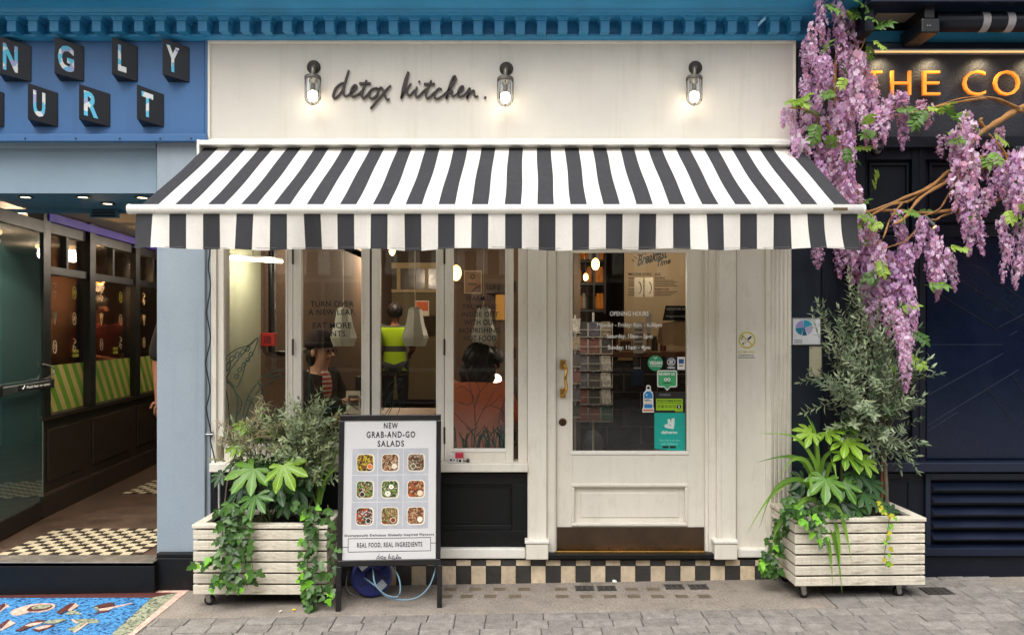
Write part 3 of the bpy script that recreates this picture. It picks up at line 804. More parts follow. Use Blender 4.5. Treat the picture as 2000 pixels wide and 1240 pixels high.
def wedge(ch, px0, px1, pyt, pyb, order):
    # wall quad at the right and bottom, near edge at the left standing out
    yw, yn = -0.03, -0.12
    lx, rx = px0, px1
    tl, bl = P(lx, pyt, yn), P(lx, pyb - 16, yn)
    tr, br = P(rx, pyt + 20, -0.034), P(rx, pyb, -0.034)
    wl_t, wl_b = P(lx + 11, pyt + 16, yw), P(lx + 11, pyb, yw)
    rt_w, rb_w = P(rx, pyt + 20, yw), P(rx, pyb, yw)
    bl2 = Vector(bl)
    mb = MB().hull8([bl2, br, tr, tl], [wl_b, rb_w, rt_w, wl_t])
    o = mb.build('letter_block', BLK, left, bevel=0.002, fix=True)
    if not ch: return
    me = textmesh(ch, 0.035, 0, 0.02)
    vs = [v.co for v in me.vertices]
    ax, bx = min(v.x for v in vs), max(v.x for v in vs); ay, by = min(v.y for v in vs), max(v.y for v in vs)
    nrm = (br - bl).cross(tl - bl).normalized()
    if nrm.y > 0: nrm = -nrm
    wmap = {'L': (0.24, 0.56), 'Y': (0.14, 0.62), 'T': (0.18, 0.6), 'N': (0.12, 0.58), 'G': (0.12, 0.66), 'U': (0.18, 0.58), 'R': (0.16, 0.62)}[ch]
    for v in me.vertices:
        u = wmap[0] + (v.co.x-ax)/(bx-ax)*(wmap[1]-wmap[0]); w = 0.14 + (v.co.y-ay)/(by-ay)*0.72
        # the letter keeps upright on the slanted face
        q_ = bl.lerp(br, u).lerp(tl.lerp(tr, u), w)
        v.co = q_ + nrm * (0.0022 if v.co.z > 0 else 0.0004)
    me.materials.append(LETP); me.update()
    link('letter', me, o)
wedge('N', -2, 61, 71, 160, 0); wedge('G', 106, 164, 72, 159, 0); wedge('L', 218, 269, 72, 160, 0); wedge('Y', 317, 370, 74, 161, 0)
wedge('', -48, 8, 162, 248, 1); wedge('U', 54, 113, 162, 248, 1); wedge('R', 154, 215, 164, 248, 1); wedge('T', 267, 320, 165, 248, 1)
wedge('', -100, -40, 71, 160, 0); wedge('', -150, -90, 162, 248, 0)

# passage: floor, step, walls, ceiling
FL = 0.147
PFLOOR = mat('brown_passage_floor', (84, 66, 54), 0.45, var=0.25, scale=5, bump=0.05)
xL, xR = -3.95, X(306, 0.2)
struct(tag(MB().box(-4.6, -2.0, -0.06, 5.2, -0.2, FL).build('passage_floor', PFLOOR), 'dark brown floor of the entrance passage'))
part('step_riser', [(-300, 301.5, 1105, 1175, -0.115, -0.06)], BLACKP, left, 0.004)
MB().box(-4.6, X(301.5, -.11), -0.125, 0.02, FL+0.001, FL+0.010).build('step_nosing', mat('worn_nosing', (150, 142, 132), 0.4, metal=0.6, var=0.2, scale=14), left, 0.003)
PW = mat('dark_passage_wall', (70, 54, 44), 0.6, var=0.15)
PC = mat('passage_ceiling_paint', (176, 160, 138), 0.7)
struct(tag(MB().box(-4.7, -1.96, 5.2, 5.3, 0, 3.0).build('passage_back_wall', PW), 'dark wall at the far end of the passage'))
struct(tag(MB().box(-2.12, -2.062, 0.281, 5.2, 0, 3.0).build('passage_wall', mat('blue_green_wall', (120, 158, 164), 0.6, var=0.1)), 'dark side wall of the passage'))
struct(tag(MB().box(-4.7, -4.6, -0.02, 5.2, 0, 3.0).build('passage_outer_wall', mat('teal_passage_wall', (70, 112, 122), 0.5, var=0.1, scale=2)), 'dark outer wall of the passage'))
struct(tag(MB().box(-4.6, -2.0, 0.7, 5.2, 2.42, 2.5).build('passage_ceiling', PC), 'pale ceiling of the passage'))
zsf = Z(378, 0.03)
part_sof = MB().box(-4.6, X(306, 0.03), 0.032, 0.70, zsf, zsf+0.02).build('soffit', TEALSOF, left)
MB().box(-4.6, -2.0, 0.70, 0.74, zsf-0.02, 2.5).build('soffit_edge', TEALSOF, left)
EM = mat('lit_downlight', (255, 236, 190), 0.5, emit=(255, 228, 175), estr=6)
for i, (px, py) in enumerate(((50, 384), (162, 384), (278, 385), (210, 397))):
    y = (zsf - H) * F / (CY - py) - D
    c = (X(px, y), y, zsf)
    lab = ('first from the glass door', 'second from the glass door', 'beside the awning bar', 'set further in than the other three')[i]
    th = thing('downlight', 'round lit downlight in the teal soffit, ' + lab, 'downlight', c, 'downlights over the passage')
    MB().lathe([(0.045, 0.002), (0.045, -0.006), (0.034, -0.008), (0.034, 0.0)], c, 'z', 20).build('ring', BLACKPL, th)
    MB().lathe([(0.030, -0.001), (0.030, -0.004)], c, 'z', 16).build('lens', EM, th)
    ld = bpy.data.lights.new('downlight_light', 'SPOT'); ld.energy = 14; ld.spot_size = R(120); ld.color = (1, 0.86, 0.66); ld.shadow_soft_size = 0.03
    lo = bpy.data.objects.new('downlight_light', ld); COL.objects.link(lo); adopt(lo, th); lo.location = (c[0], c[1], zsf-0.02)
vt = thing('air_vent', 'small louvred air vent above the passage entrance', 'vent', P(205, 412, 0.70))
part('backing', [(175, 228, 404, 425, 0.66, 0.70)], TEALSOF, vt, 0.002)
for i in range(3): part('louvre', [(179, 224, 408 + i*6, 411.5 + i*6, 0.652, 0.6598)], BLACKPL, vt, 0.001)

# glazed partition along the passage
gp = thing('glazed_partition', 'dark framed window wall with green striped panels along the passage', 'partition', (-3.7, 1.0, FL))
A, B = Vector((-3.56, 1.0, 0)), Vector((-3.98, 4.9, 0))
dirv = (B - A).normalized(); nrmv = Vector((dirv.y, -dirv.x, 0)); LEN = (B - A).length
def wbox(s0, s1, z0, z1, d0, d1, name, m, par, bevel=0.003):      # along the wall: s, out of it: d
    c = [A + dirv*s + nrmv*d for s, d in ((s0, d1), (s1, d1), (s1, d0), (s0, d0))]
    mb = MB().hull8([(p_.x, p_.y, z0) for p_ in c], [(p_.x, p_.y, z1) for p_ in c])
    return mb.build(name, m, par, bevel, fix=True)
DW = mat('dark_stained_wood', (46, 36, 29), 0.4, var=0.2, scale=6, bump=0.1, stretch=(1, 1, 4))
DKF = mat('black_window_frame', (22, 20, 18), 0.4)
STG = mat('green_stripe_vinyl', (98, 140, 40), 0.5); STY = mat('cream_stripe_vinyl', (178, 160, 96), 0.5)
DGL = glass('dim_glass', (0.85, 0.8, 0.72), 0.9)
zd, zs, zt_, ztt = 0.86, 1.26, 1.98, 2.22
wbox(-0.05, LEN, FL, FL+0.16, 0.0, 0.05, 'skirting', DW, gp)
wbox(-0.05, LEN, FL+0.16, zd, -0.06, 0.0, 'dado', DW, gp)
wbox(-0.05, LEN, zd, zd+0.035, -0.06, 0.04, 'dado_rail', DW, gp)
posts = [0.0, 0.764, 1.745, 2.75, 3.7]
for i, s_ in enumerate(posts):
    wbox(s_-0.05, s_+0.06, zd+0.035, 2.42, -0.06, 0.05, 'post', DKF, gp)
for a, b_ in zip(posts[:-1], posts[1:]):
    wbox(a+0.10, b_-0.10, FL+0.24, zd-0.08, 0.0, 0.012, 'dado_panel', DW, gp, 0.008)
    w0, w1 = a+0.062, b_-0.052
    wbox(w0, w1, zd+0.036, 2.42, -0.012, -0.006, 'pane', DGL, gp, 0)
    wbox(w0, w1, zt_-0.03, zt_+0.03, -0.05, 0.03, 'transom', DKF, gp)
    mid = (w0+w1)/2
    wbox(mid-0.02, mid+0.02, zt_+0.031, 2.26, -0.05, 0.02, 'glazing_bar', DKF, gp)
    wbox(w0, w1, 2.26, 2.42, -0.05, 0.02, 'bulkhead', DKF, gp)
    # diagonal stripes behind the lower glass: each band is its own strip
    n = 0; s_ = w0 - (zs-zd); stw = 0.075
    while s_ < w1:
        poly = []
        sh = 0.24
        for (ss, zz) in ((s_, zd+0.04), (s_+stw, zd+0.04), (s_+stw+sh, zs), (s_+sh, zs)):
            poly.append((ss, zz))
        # mirror so that bands lean towards the street, clip to the bay
        def clip(poly, lo, hi):
            for sgn, lim in ((1, lo), (-1, -hi)):
                out = []
                for i_ in range(len(poly)):
                    p0, p1 = poly[i_], poly[(i_+1) % len(poly)]
                    a0, a1 = sgn*p0[0]-lim, sgn*p1[0]-lim
                    if a0 >= 0: out.append(p0)
                    if a0*a1 < 0:
                        tt = a0/(a0-a1); out.append((p0[0]+(p1[0]-p0[0])*tt, p0[1]+(p1[1]-p0[1])*tt))
                poly = out
                if not poly: return []
            return poly
        pc = clip([(w0+w1-q0, q1) for q0, q1 in poly], w0, w1)
        if len(pc) > 2:
            mb = MB()
            f_ = [A + dirv*q0 + nrmv*(-0.004) for q0, q1 in pc]; k_ = len(pc)
            mb.face([(p_.x, p_.y, q1) for p_, (q0, q1) in zip(f_, pc)])
            mb.build('stripe_band', STG if n % 2 == 0 else STY, gp)
        n += 1; s_ += stw
# little flat decals on the upper panes
CRM = mat('cream_decal', (190, 172, 140), 0.6); YLD = mat('yellow_decal', (178, 176, 60), 0.6)
dr = random.Random(5)
def decal(s0, z0, kind, m):
    mb = MB(); cc = A + dirv*s0 + nrmv*0.0005
    def pt(u, v): p_ = A + dirv*(s0+u) + nrmv*(-0.002); return (p_.x, p_.y, z0+v)
    strokes = {'fan': [[(-.03, .05), (-.015, 0), (0, .055), (.015, 0), (.03, .05)], [(-.03, .05), (0, -.05), (.03, .05)], [(-.015, 0), (0, -.05), (.015, 0)]],
               'ring': [[(.028*math.cos(a), .05*math.sin(a)) for a in [i*math.pi/5 for i in range(11)]], [(-.01, .02), (.012, .012), (-.01, -.008), (.012, -.02)]],
               'bee': [[(-.02, .06), (.02, .05), (.0, .02), (-.025, .0), (.025, -.01), (0, -.05)], [(0, .02), (.03, .035)], [(0, .0), (-.03, -.03)]]}[kind]
    for st_ in strokes:
        mb.tube([pt(u, v) for u, v in st_], 0.0035, 4)
    mb.build('decal', m, gp)
for a, b_ in zip(posts[:-1], posts[1:]):
    for fi, f_ in enumerate((0.3, 0.72)):
        for zi, z_ in enumerate((1.83, 1.62, 1.40)):
            decal(a + (b_-a)*f_, z_, ('bee', 'fan', 'ring')[(zi+fi) % 3] if zi else ('bee', 'ring')[fi], YLD if (fi and zi == 0) else CRM)
for s_ in (0.52, 1.30, 2.2):
    for bi, body in enumerate(('PIZZA', 'PILGRIMS')):
        me = textmesh(body, 0.02, 0, 0.01)
        vs = [v.co for v in me.vertices]; ax, bx = min(v.x for v in vs), max(v.x for v in vs)
        for v in me.vertices:
            p_ = A + dirv*(s_ + (v.co.x-ax)/(bx-ax)*0.10) + nrmv*(0.001 if v.co.z > 0 else -0.001)
            v.co = (p_.x, p_.y, 1.345 - bi*0.035 + v.co.y*0.034)
        me.materials.append(YLD); link('lettering', me, gp)
# lit room behind the partition
struct(tag(MB().box(-4.58, -4.55, 0.9, 5.2, FL, 2.42).build('back_room_wall', mat('brick_red_wall', (104, 74, 56), 0.8, var=0.3, scale=8)), 'reddish wall seen through the passage windows'))
LED = mat('purple_led', (50, 24, 110), 0.5, emit=(70, 26, 190), estr=0.10)
tag(wbox(0.02, LEN, 2.34, 2.40, 0.051, 0.06, 'led_strip', LED, None, 0), 'purple glowing light strip along the top of the passage windows', 'light strip')
def lamp(name, loc, w, col, parent, size=0.05):
    ld = bpy.data.lights.new(name, 'POINT'); ld.energy = w; ld.color = col; ld.shadow_soft_size = size
    lo = bpy.data.objects.new(name, ld); COL.objects.link(lo)
    if parent is not None: adopt(lo, parent)
    lo.location = loc; return lo
# small hanging bulbs behind the partition glass
for i, y in enumerate((1.7, 2.9)):
    c = (-4.15, y, 2.0)
    th = thing('bare_bulb', ('warm bare bulb hanging behind the first passage window', 'warm bare bulb hanging deep behind the passage windows')[i], 'bulb', c, 'bulbs behind the passage glass')
    MB().ball(c, 0.035).build('globe', mat('warm_bulb', (255, 190, 110), 0.5, emit=(255, 170, 80), estr=6), th, smooth=True)
    MB().tube([(c[0], c[1], c[2]+0.03), (c[0], c[1], 2.42)], 0.004, 5).build('cord', BLACKPL, th)
    lamp('bulb_light', (c[0], c[1], c[2]-0.05), 34, (1, 0.70, 0.42), th)
for i, (x_, y_) in enumerate(((-2.75, 2.5), (-2.9, 3.8), (-4.35, 0.45))):  # lamps added to brighten the passage and its glass door
    c = (x_, y_, 2.42 if i < 2 else zsf)
    th = thing('added_passage_lamp', ('added ceiling lamp midway along the passage', 'added ceiling lamp at the far end of the passage', 'added ceiling lamp out of view behind the folded glass door')[i], 'ceiling lamp', c, 'added lamps in the passage')
    MB().lathe([(0.10, 0.0), (0.10, -0.03), (0.085, -0.04)], c, 'z', 20).build('drum', mat('added_lamp_glow', (255, 226, 190), 0.5, emit=(255, 214, 160), estr=2.0), th)
    lamp('passage_fill_light', (c[0], c[1], c[2]-0.09), 10, (1, 0.86, 0.70), th, 0.08)
# diner seen dimly through the middle pane comes later with the people

# open glass door
gd = thing('glass_door', 'open glass door with steel push bar folded back into the passage', 'door', (-3.40, 0.1, FL))
a_, b_ = Vector((-3.385, 0.10, 0)), Vector((-3.53, 0.98, 0))
dd = (b_ - a_).normalized(); nn = Vector((dd.y, -dd.x, 0)); ln = (b_ - a_).length
def dbox(s0, s1, z0, z1, d0, d1, name, m, bevel=0.002, par=None):
    c = [a_ + dd*s + nn*d for s, d in ((s0, d1), (s1, d1), (s1, d0), (s0, d0))]
    return MB().hull8([(p_.x, p_.y, z0) for p_ in c], [(p_.x, p_.y, z1) for p_ in c]).build(name, m, par or gd, bevel, fix=True)
DGLASS = glass('teal_reflection_glass', (0.62, 0.80, 0.78), 4.0, film=(96, 136, 136), famt=0.22)  # teal reflection painted into the pane as diffuse colour
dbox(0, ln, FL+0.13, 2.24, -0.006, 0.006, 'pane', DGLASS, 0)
dbox(0, ln, FL+0.015, FL+0.128, -0.02, 0.02, 'bottom_rail', mat('dark_bronze_rail', (54, 46, 42), 0.35, metal=0.6))
dbox(0, ln, 2.242, 2.33, -0.02, 0.02, 'top_rail', BLACKPL)
dbox(ln-0.012, ln, FL+0.13, 2.24, -0.008, 0.0081, 'edge_strip', mat('clear_edge', (120, 140, 132), 0.2))
dbox(0.08, ln*0.95, 1.115, 1.165, 0.05, 0.085, 'push_bar', STEEL, 0.006)
dbox(0.0, 0.12, 1.10, 1.18, 0.0065, 0.09, 'bar_bracket', BLACKPL, 0.006)
dbox(ln*0.93, ln*0.985, 1.105, 1.175, 0.0065, 0.09, 'bar_bracket', BLACKPL, 0.006)
dbox(ln*0.36, ln*0.92, 1.12, 1.16, 0.0851, 0.087, 'bar_label', BLACKPL, 0)
me = textmesh('✓ Push bar to open' if False else 'Push bar to open', 0.01, 0, 0.01)
vs = [v.co for v in me.vertices]; ax, bx = min(v.x for v in vs), max(v.x for v in vs)
for v in me.vertices:
    p_ = a_ + dd*(ln*0.50 + (v.co.x-ax)/(bx-ax)*ln*0.40) + nn*(0.0886 if v.co.z > 0 else 0.0872)
    v.co = (p_.x, p_.y, 1.132 + v.co.y*0.026)
me.materials.append(INKW); link('lettering', me, gd)
def dpt(s, z, d): p_ = a_ + dd*s + nn*d; return (p_.x, p_.y, z)
MB().tube([dpt(ln*0.42, 1.142, 0.0878), dpt(ln*0.435, 1.132, 0.0878), dpt(ln*0.465, 1.156, 0.0878)], 0.003, 5).build('tick_mark', INKW, gd)
MB().tube(smoothline([dpt(ln*0.96, 1.17, 0.03), dpt(ln*1.06, 1.20, 0.05), dpt(ln*1.07, 1.25, 0.05), dpt(ln*0.95, 1.28, 0.02)], 5), 0.006, 6).build('cable_loop', STEEL, gd, smooth=True)

# chequered floor mats: light tiles set in a dark field
MATD = mat('dark_mat_tile', (44, 34, 28), 0.5, var=0.2); MATL = mat('buff_mat_tile', (196, 182, 152), 0.5, var=0.1, rand=0.08, dirt=0.2, dcol=(130, 104, 70))
def floor_mat(x0, y0, nx, ny, w, label):
    th = thing('chequered_floor_panel', label, 'floor tiles', (x0, y0, FL), 'tiled panels in the passage floor')
    MB().box(x0, x0+nx*w, y0, y0+ny*w, FL+0.001, FL+0.004).build('dark_field', MATD, th)
    tm = MB().box(0.001, w-0.001, 0.001, w-0.001, 0, 0.003).mesh('tile', MATL)
    for i in range(nx):
        for j in range(ny):
            if (i+j) % 2 == 0: inst('tile', tm, th, (x0+i*w, y0+j*w, FL+0.0042))
floor_mat(-3.22, 0.03, 14, 10, 0.0625, 'buff and brown chequered tiles just inside the passage step')
floor_mat(-3.36, 1.80, 14, 12, 0.0625, 'buff and brown chequered tiles deeper in the passage')

# terrazzo doorstep with lettering
ter = thing('terrazzo_doorstep', 'blue terrazzo pavement panel with pink border and inlaid letters', 'doorstep', ground(120, 1190))
def terr(name, base, spot, f=0.5, sc=220):
    m, t, b = nodes(name); tc = N(t, 'ShaderNodeTexCoord')
    v = N(t, 'ShaderNodeTexVoronoi', Scale=sc); t.links.new(tc.outputs['Object'], v.inputs['Vector'])
    s = N(t, 'ShaderNodeSeparateColor'); t.links.new(v.outputs['Color'], s.inputs[0])
    c = ramp(t, s.outputs[0], [(0, lin(spot)), (f, lin(base)), (1.0, [min(1, q*1.25) for q in lin(base)])])
    t.links.new(c, b.inputs['Base Color']); b.inputs['Roughness'].default_value = 0.45; return m
TB = terr('blue_terrazzo', (70, 136, 190), (18, 44, 90), 0.55, 85); TG = terr('green_grey_terrazzo', (150, 154, 130), (60, 66, 56), 0.5, 90); TP = terr('pink_marble', (212, 176, 160), (190, 150, 136), sc=60); TM = terr('maroon_terrazzo', (92, 50, 46), (50, 26, 26))
lev = [0]
def tpoly(px, m, dz, name):
    pts = [ground(*p_) for p_ in px]
    mb = MB()
    lo = [(p_.x, p_.y, gz(p_.x)+dz-0.004) for p_ in pts]; up = [(p_.x, p_.y, gz(p_.x)+dz) for p_ in pts]
    a = sum(up[i][0]*up[(i+1) % len(up)][1]-up[(i+1) % len(up)][0]*up[i][1] for i in range(len(up)))
    if a < 0: lo.reverse(); up.reverse()
    mb.face(up)
    k = len(up)
    for i in range(k): mb.face([lo[i], lo[(i+1) % k], up[(i+1) % k], up[i]])
    return mb.build(name, m, ter)
tpoly([(-400, 1149), (372, 1151), (250, 1250), (-700, 1300)], TP, 0.0035, 'pink_border')
tpoly([(-400, 1158.5), (347, 1158), (238, 1250), (-700, 1300)], TG, 0.0050, 'speckled_band')
tpoly([(-400, 1159), (345, 1158.3), (294, 1168.5), (-400, 1169)], TM, 0.0065, 'maroon_band')
tpoly([(-400, 1169.6), (295, 1169), (212, 1245), (-700, 1300)], TB, 0.0068, 'blue_field')
zq = lambda L: [(a/5, 1100 + b/5) for a, b in L]
let = [([(0, 420), (45, 402), (70, 412), (0, 480)], TM), ([(45, 402), (100, 436), (60, 440), (0, 490), (0, 482), (70, 412)], TP),
 ([(98, 495), (130, 468), (210, 440), (290, 418), (400, 404), (500, 406), (542, 420), (530, 450), (480, 470), (400, 488), (300, 486), (200, 520), (120, 518)], TP),
 ([(255, 470), (300, 436), (400, 418), (500, 418), (516, 438), (470, 466), (380, 484), (280, 486)], TM), ([(300, 450), (380, 424), (480, 418), (508, 432), (440, 456), (330, 468)], TG),
 ([(550, 490), (680, 408), (740, 404), (660, 476), (600, 510)], TM), ([(660, 476), (740, 404), (768, 432), (700, 474)], TP), ([(640, 514), (680, 484), (740, 478), (800, 514), (730, 512)], TG),
 ([(920, 434), (1060, 402), (1112, 404), (1125, 430), (980, 452)], TM), ([(960, 460), (1125, 432), (1160, 420), (1060, 470), (975, 476)], TP), ([(918, 508), (960, 484), (1080, 470), (1060, 484)], TM), ([(1100, 440), (1285, 400), (1290, 404), (1150, 440)], TP), ([(918, 440), (950, 436), (970, 468), (940, 476)], TG),
 ([(0, 610), (70, 568), (100, 572), (20, 650), (0, 640)], TM), ([(100, 572), (152, 600), (30, 668), (0, 670), (20, 650)], TP),
 ([(150, 676), (280, 600), (380, 570), (440, 574), (300, 640), (200, 680)], TM), ([(240, 630), (300, 604), (430, 590), (400, 606), (300, 634)], TP), ([(430, 590), (500, 572), (620, 560), (650, 568), (560, 600), (440, 606)], TG), ([(320, 660), (400, 622), (540, 610), (500, 640), (380, 684)], TM), ([(330, 650), (420, 624), (510, 616), (480, 636), (380, 664)], TP),
 ([(690, 562), (860, 556), (940, 558), (976, 592), (740, 596)], TG), ([(690, 562), (720, 562), (760, 596), (740, 600)], TP), ([(660, 660), (800, 596), (850, 596), (720, 686)], TG), ([(850, 596), (868, 600), (740, 690), (716, 688)], TP)]
for i, (pl_, m_) in enumerate(let): tpoly(zq(pl_), m_, 0.0100 + 0.0004*(i % 9), 'inlaid_letter')

# ------------------------------------------------------------------ right shop: navy front
rt = thing('navy_shopfront', 'dark navy shop front with louvres, panelled joinery and a stucco sign band', 'shopfront', (X(1800), 0, 0))
part('fascia_band', [(1558, 2400, 96, 270, -0.02, 0.02)], NAVYF, rt, 0)
part('fascia_top_trim', [(1690, 2400, 84, 96, -0.09, 0.02)], NAVY, rt, 0.004)
part('upper_trim', [(1690, 2400, 60, 83.5, -0.05, 0.02)], BLUE, rt, 0.003)
part('light_trough', [(1696, 2400, 96.4, 98.5, -0.095, -0.021)], mat('pale_trough_edge', (150, 160, 176), 0.4), rt, 0)
part('corner_post', [(1546.4, 1606, 277, 1110, -0.01, 0.10), (1557.4, 1606, 95, 276.6, -0.0102, 0.10)], TEALD, rt, 0.003)
part('fascia_sill', [(1606.4, 2400, 266, 288, -0.05, 0.05)], NAVYD, rt, 0.003)
part('post', [(1606.4, 1690, 288.4, 1120, -0.03, 0.10)], NAVYD, rt, 0.003)
for i in range(4): part('flute', [(1612 + i*9, 1617 + i*9, 300, 1085, -0.034, -0.0302)], NAVYD, rt, 0.0015)
part('back_board', [(1690.4, 2400, 288.4, 1150, 0.03, 0.10)], NAVYD, rt, 0)
part('stile', [(1782, 1808, 288.4, 905, -0.012, 0.0298)], NAVYD, rt, 0.003)
part('stile_bead', [(1796, 1801, 288.4, 905, -0.018, -0.0122)], NAVYD, rt, 0.002)
part('rail', [(1690.4, 1781.6, 288.4, 312, -0.006, 0.0298)], NAVYD, rt, 0.003)
part('rail', [(1808.4, 2400, 288.4, 312, -0.006, 0.0298)], NAVYD, rt, 0.003)
part('rail', [(1808.4, 2400, 440, 462, -0.006, 0.0298)], NAVYD, rt, 0.003)
part('rail', [(1690.4, 1781.6, 460, 480, -0.006, 0.0298)], NAVYD, rt, 0.003)
for a, b, c, d in ((1698, 1776, 318, 455), (1816, 1990, 318, 434)):
    for q in ((a, b, c, c+5), (a, b, d-5, d), (a, a+5, c+5.2, d-5.2), (b-5, b, c+5.2, d-5.2)): part('panel_moulding', [(*q, 0.012, 0.0298)], NAVYD, rt, 0.003)
part('lacquered_panel', [(1810, 2400, 462.4, 896, 0.012, 0.0298)], NAVYGL, rt, 0.001)
part('lacquered_panel', [(1692, 1781, 480.4, 896, 0.018, 0.0298)], NAVYD, rt, 0.001)
# thin incised lines across the lacquered panel, drawn as inlaid strips
LN = mat('pale_navy_line', (30, 38, 60), 0.4); LD = mat('black_groove', (8, 10, 18), 0.5)
def lines(L, m, nm):
    for j, (a, b, c, d) in enumerate(L):
        y_ = 0.0095 - 0.0003*(j % 4)
        MB().ribbon([(X(a, y_), Z(b, y_)), (X(c, y_), Z(d, y_))], 1.3/S(), y_, 0.0119).build(nm, m, rt)
lines([(1812, 673, 1958, 673), (1812, 772, 1960, 690), (1812, 830, 1990, 722), (1950, 640, 2010, 608), (1972, 655, 1988, 646), (1812, 842, 1870, 805)], LN, 'inlaid_line')
lines([(1830, 466, 2020, 600), (1812, 505, 2060, 665), (1812, 560, 1950, 645), (1920, 748, 1975, 820), (1980, 735, 2040, 830), (1990, 500, 2060, 560)], LD, 'incised_line')
part('window_sill', [(1690, 2400, 903, 922, -0.075, 0.0298)], NAVY, rt, 0.006)
part('dado', [(1690.4, 1812, 924, 1072, 0.0, 0.0298)], NAVYD, rt, 0.002)
for q in ((1705, 1778, 937, 941), (1774, 1778, 941.2, 990)): part('panel_moulding', [(*q, -0.008, -0.0004)], NAVYD, rt, 0.002)
part('grille_frame', [(1808, 1818, 924, 1080, -0.02, 0.0298), (1818, 2400, 924, 936, -0.0198, 0.0298)], NAVY, rt, 0.003)
for i in range(6):
    yy = 940 + i*24
    mb = MB(); x0_, x1_ = X(1818.4), X(2400)
    za, zb = Z(yy), Z(yy+15)
    mb.hull8([(x0_, -0.032, zb), (x1_, -0.032, zb), (x1_, -0.032, zb+0.006), (x0_, -0.032, zb+0.006)], [(x0_, 0.028, za-0.006), (x1_, 0.028, za-0.006), (x1_, 0.028, za), (x0_, 0.028, za)])
    mb.build('louvre', NAVY, rt, fix=True)
part('plinth_rail', [(1606.4, 2400, 1070, 1086, -0.06, 0.0298)], NAVY, rt, 0.005)
part('plinth', [(1556, 2400, 1086.4, 1160, -0.035, 0.0298)], NAVYD, rt, 0.003)

# retracted awning over the navy shop
ra = thing('folded_awning', 'folded dark awning with striped roll and bracket above the navy shop', 'awning', P(1850, 40, -0.15))
part('housing', [(1702, 2400, -40, 4, -0.36, 0.05)], NAVY, ra, 0.005)
part('housing_end', [(1690, 1708, -40, 62, -0.30, 0.05)], NAVYD, ra, 0.006)
part('housing_back', [(1708.4, 2400, 4.4, 60, -0.06, -0.0502)], BLACKP, ra, 0)
MB().tube([P(1824, 44, -0.24), P(2400, 44, -0.24)], 0.055, 14).build('rolled_cloth', NAVYD, ra, smooth=True)
for px in (1918, 1966):
    MB().lathe([(0.0562, -0.022), (0.0562, 0.022)], P(px, 44, -0.24), 'x', 20, close=False).build('cloth_stripe', mat('grey_cloth', (150, 148, 150), 0.8), ra, smooth=True)
part('bracket', [(1800, 1836, 36, 64, -0.32, -0.07)], BLACKPL, ra, 0.008)
part('bracket_arm', [(1806, 1826, 0, 36, -0.30, -0.07)], BLACKPL, ra, 0.004)
for px in (1811, 1816): MB().lathe([(0.006, 0), (0.004, -0.005)], P(px, 51, -0.32), 'y', 8).build('bolt', STEEL, ra)
BG = mat('beige_lining', (120, 112, 100), 0.8)
part('lining', [(1714, 1802, 10, 27, -0.20, -0.0602)], BG, ra, 0.002)
part('lining', [(1830, 2400, 8, 28, -0.19, -0.0602)], BG, ra, 0.002)

# amber letters
ORG = mat('amber_letter', (250, 164, 60), 0.35, emit=(255, 126, 20), estr=0.42)
am = thing('amber_sign_letters', 'raised amber capital letters reading THE CO on the navy band', 'sign', P(1850, 188, -0.03))
for ch, a, b in (('T', 1692, 1724), ('H', 1741, 1780), ('E', 1803, 1837), ('C', 1882, 1926), ('O', 1942, 1993), ('C', 2010, 2054)):
    c, d = (137.5, 186.5) if ch in 'CO' else (138.5, 185.5)
    ptext(ch, a, b, c, d, -0.062, ORG, 'letter', am, bold=-0.012, depth=0.018)
# picture light tucked under the trim washes the letters from above
wl = thing('trough_light', 'slim warm light bar under the trim above the amber letters', 'light bar', P(1900, 104, -0.08))
part('bar', [(1700, 2300, 99, 102, -0.085, -0.072)], mat('lit_warm_bar', (255, 220, 160), 0.5, emit=(255, 205, 130), estr=0.5), wl, 0)
for px in (1730, 1830, 1930, 2030):
    ld = bpy.data.lights.new('bar_light', 'SPOT'); ld.energy = 2.6; ld.spot_size = R(120); ld.spot_blend = 0.8; ld.color = (1, 0.78, 0.45); ld.shadow_soft_size = 0.03
    lo = bpy.data.objects.new('bar_light', ld); COL.objects.link(lo); adopt(lo, wl); lo.location = P(px, 104, -0.09)
    lo.rotation_euler = (R(28), 0, 0)

# camera dome and spot lamps on the navy front
cc = thing('security_camera', 'black dome camera below the amber sign', 'camera', P(1712, 288, -0.05))
MB().lathe([(0.035, 0.0), (0.042, -0.02), (0.042, -0.03)], P(1712, 284, -0.10), 'z', 18).build('mount', BLACKPL, cc)
MB().ball(P(1712, 294, -0.10), 0.037, 16, 10).build('dome', mat('smoked_dome', (14, 14, 16), 0.08, spec=0.8), cc, smooth=True)
sl = thing('spot_lamp', 'small black tube spotlight clipped among the wisteria branches', 'spotlight', P(1818, 432, -0.2))
MB().tube([P(1806, 424, -0.2), P(1825, 443, -0.24)], 0.016, 12).build('tube', BLACKPL, sl)
MB().tube([P(1825.2, 443.2, -0.2405), P(1825.8, 443.8, -0.2415)], 0.012, 12).build('lens', mat('warm_lens', (255, 214, 150), 0.3, emit=(255, 200, 130), estr=1.5), sl)
MB().tube([P(1806, 424, -0.2), P(1800, 430, -0.1), P(1800, 440, -0.02)], 0.005, 6).build('stem', BLACKPL, sl)
fl2 = thing('flood_lamp', 'dark wall floodlight half out of frame behind the wisteria', 'floodlight', P(1990, 300, -0.05))
part('housing', [(1984, 2040, 285, 318, -0.18, -0.05)], BLACKM, fl2, 0.01)
part('visor', [(1980, 2044, 318.3, 326, -0.22, -0.05)], BLACKM, fl2, 0.004)
part('bracket', [(2000, 2020, 326.5, 345, -0.10, -0.045)], BLACKM, fl2, 0.004)

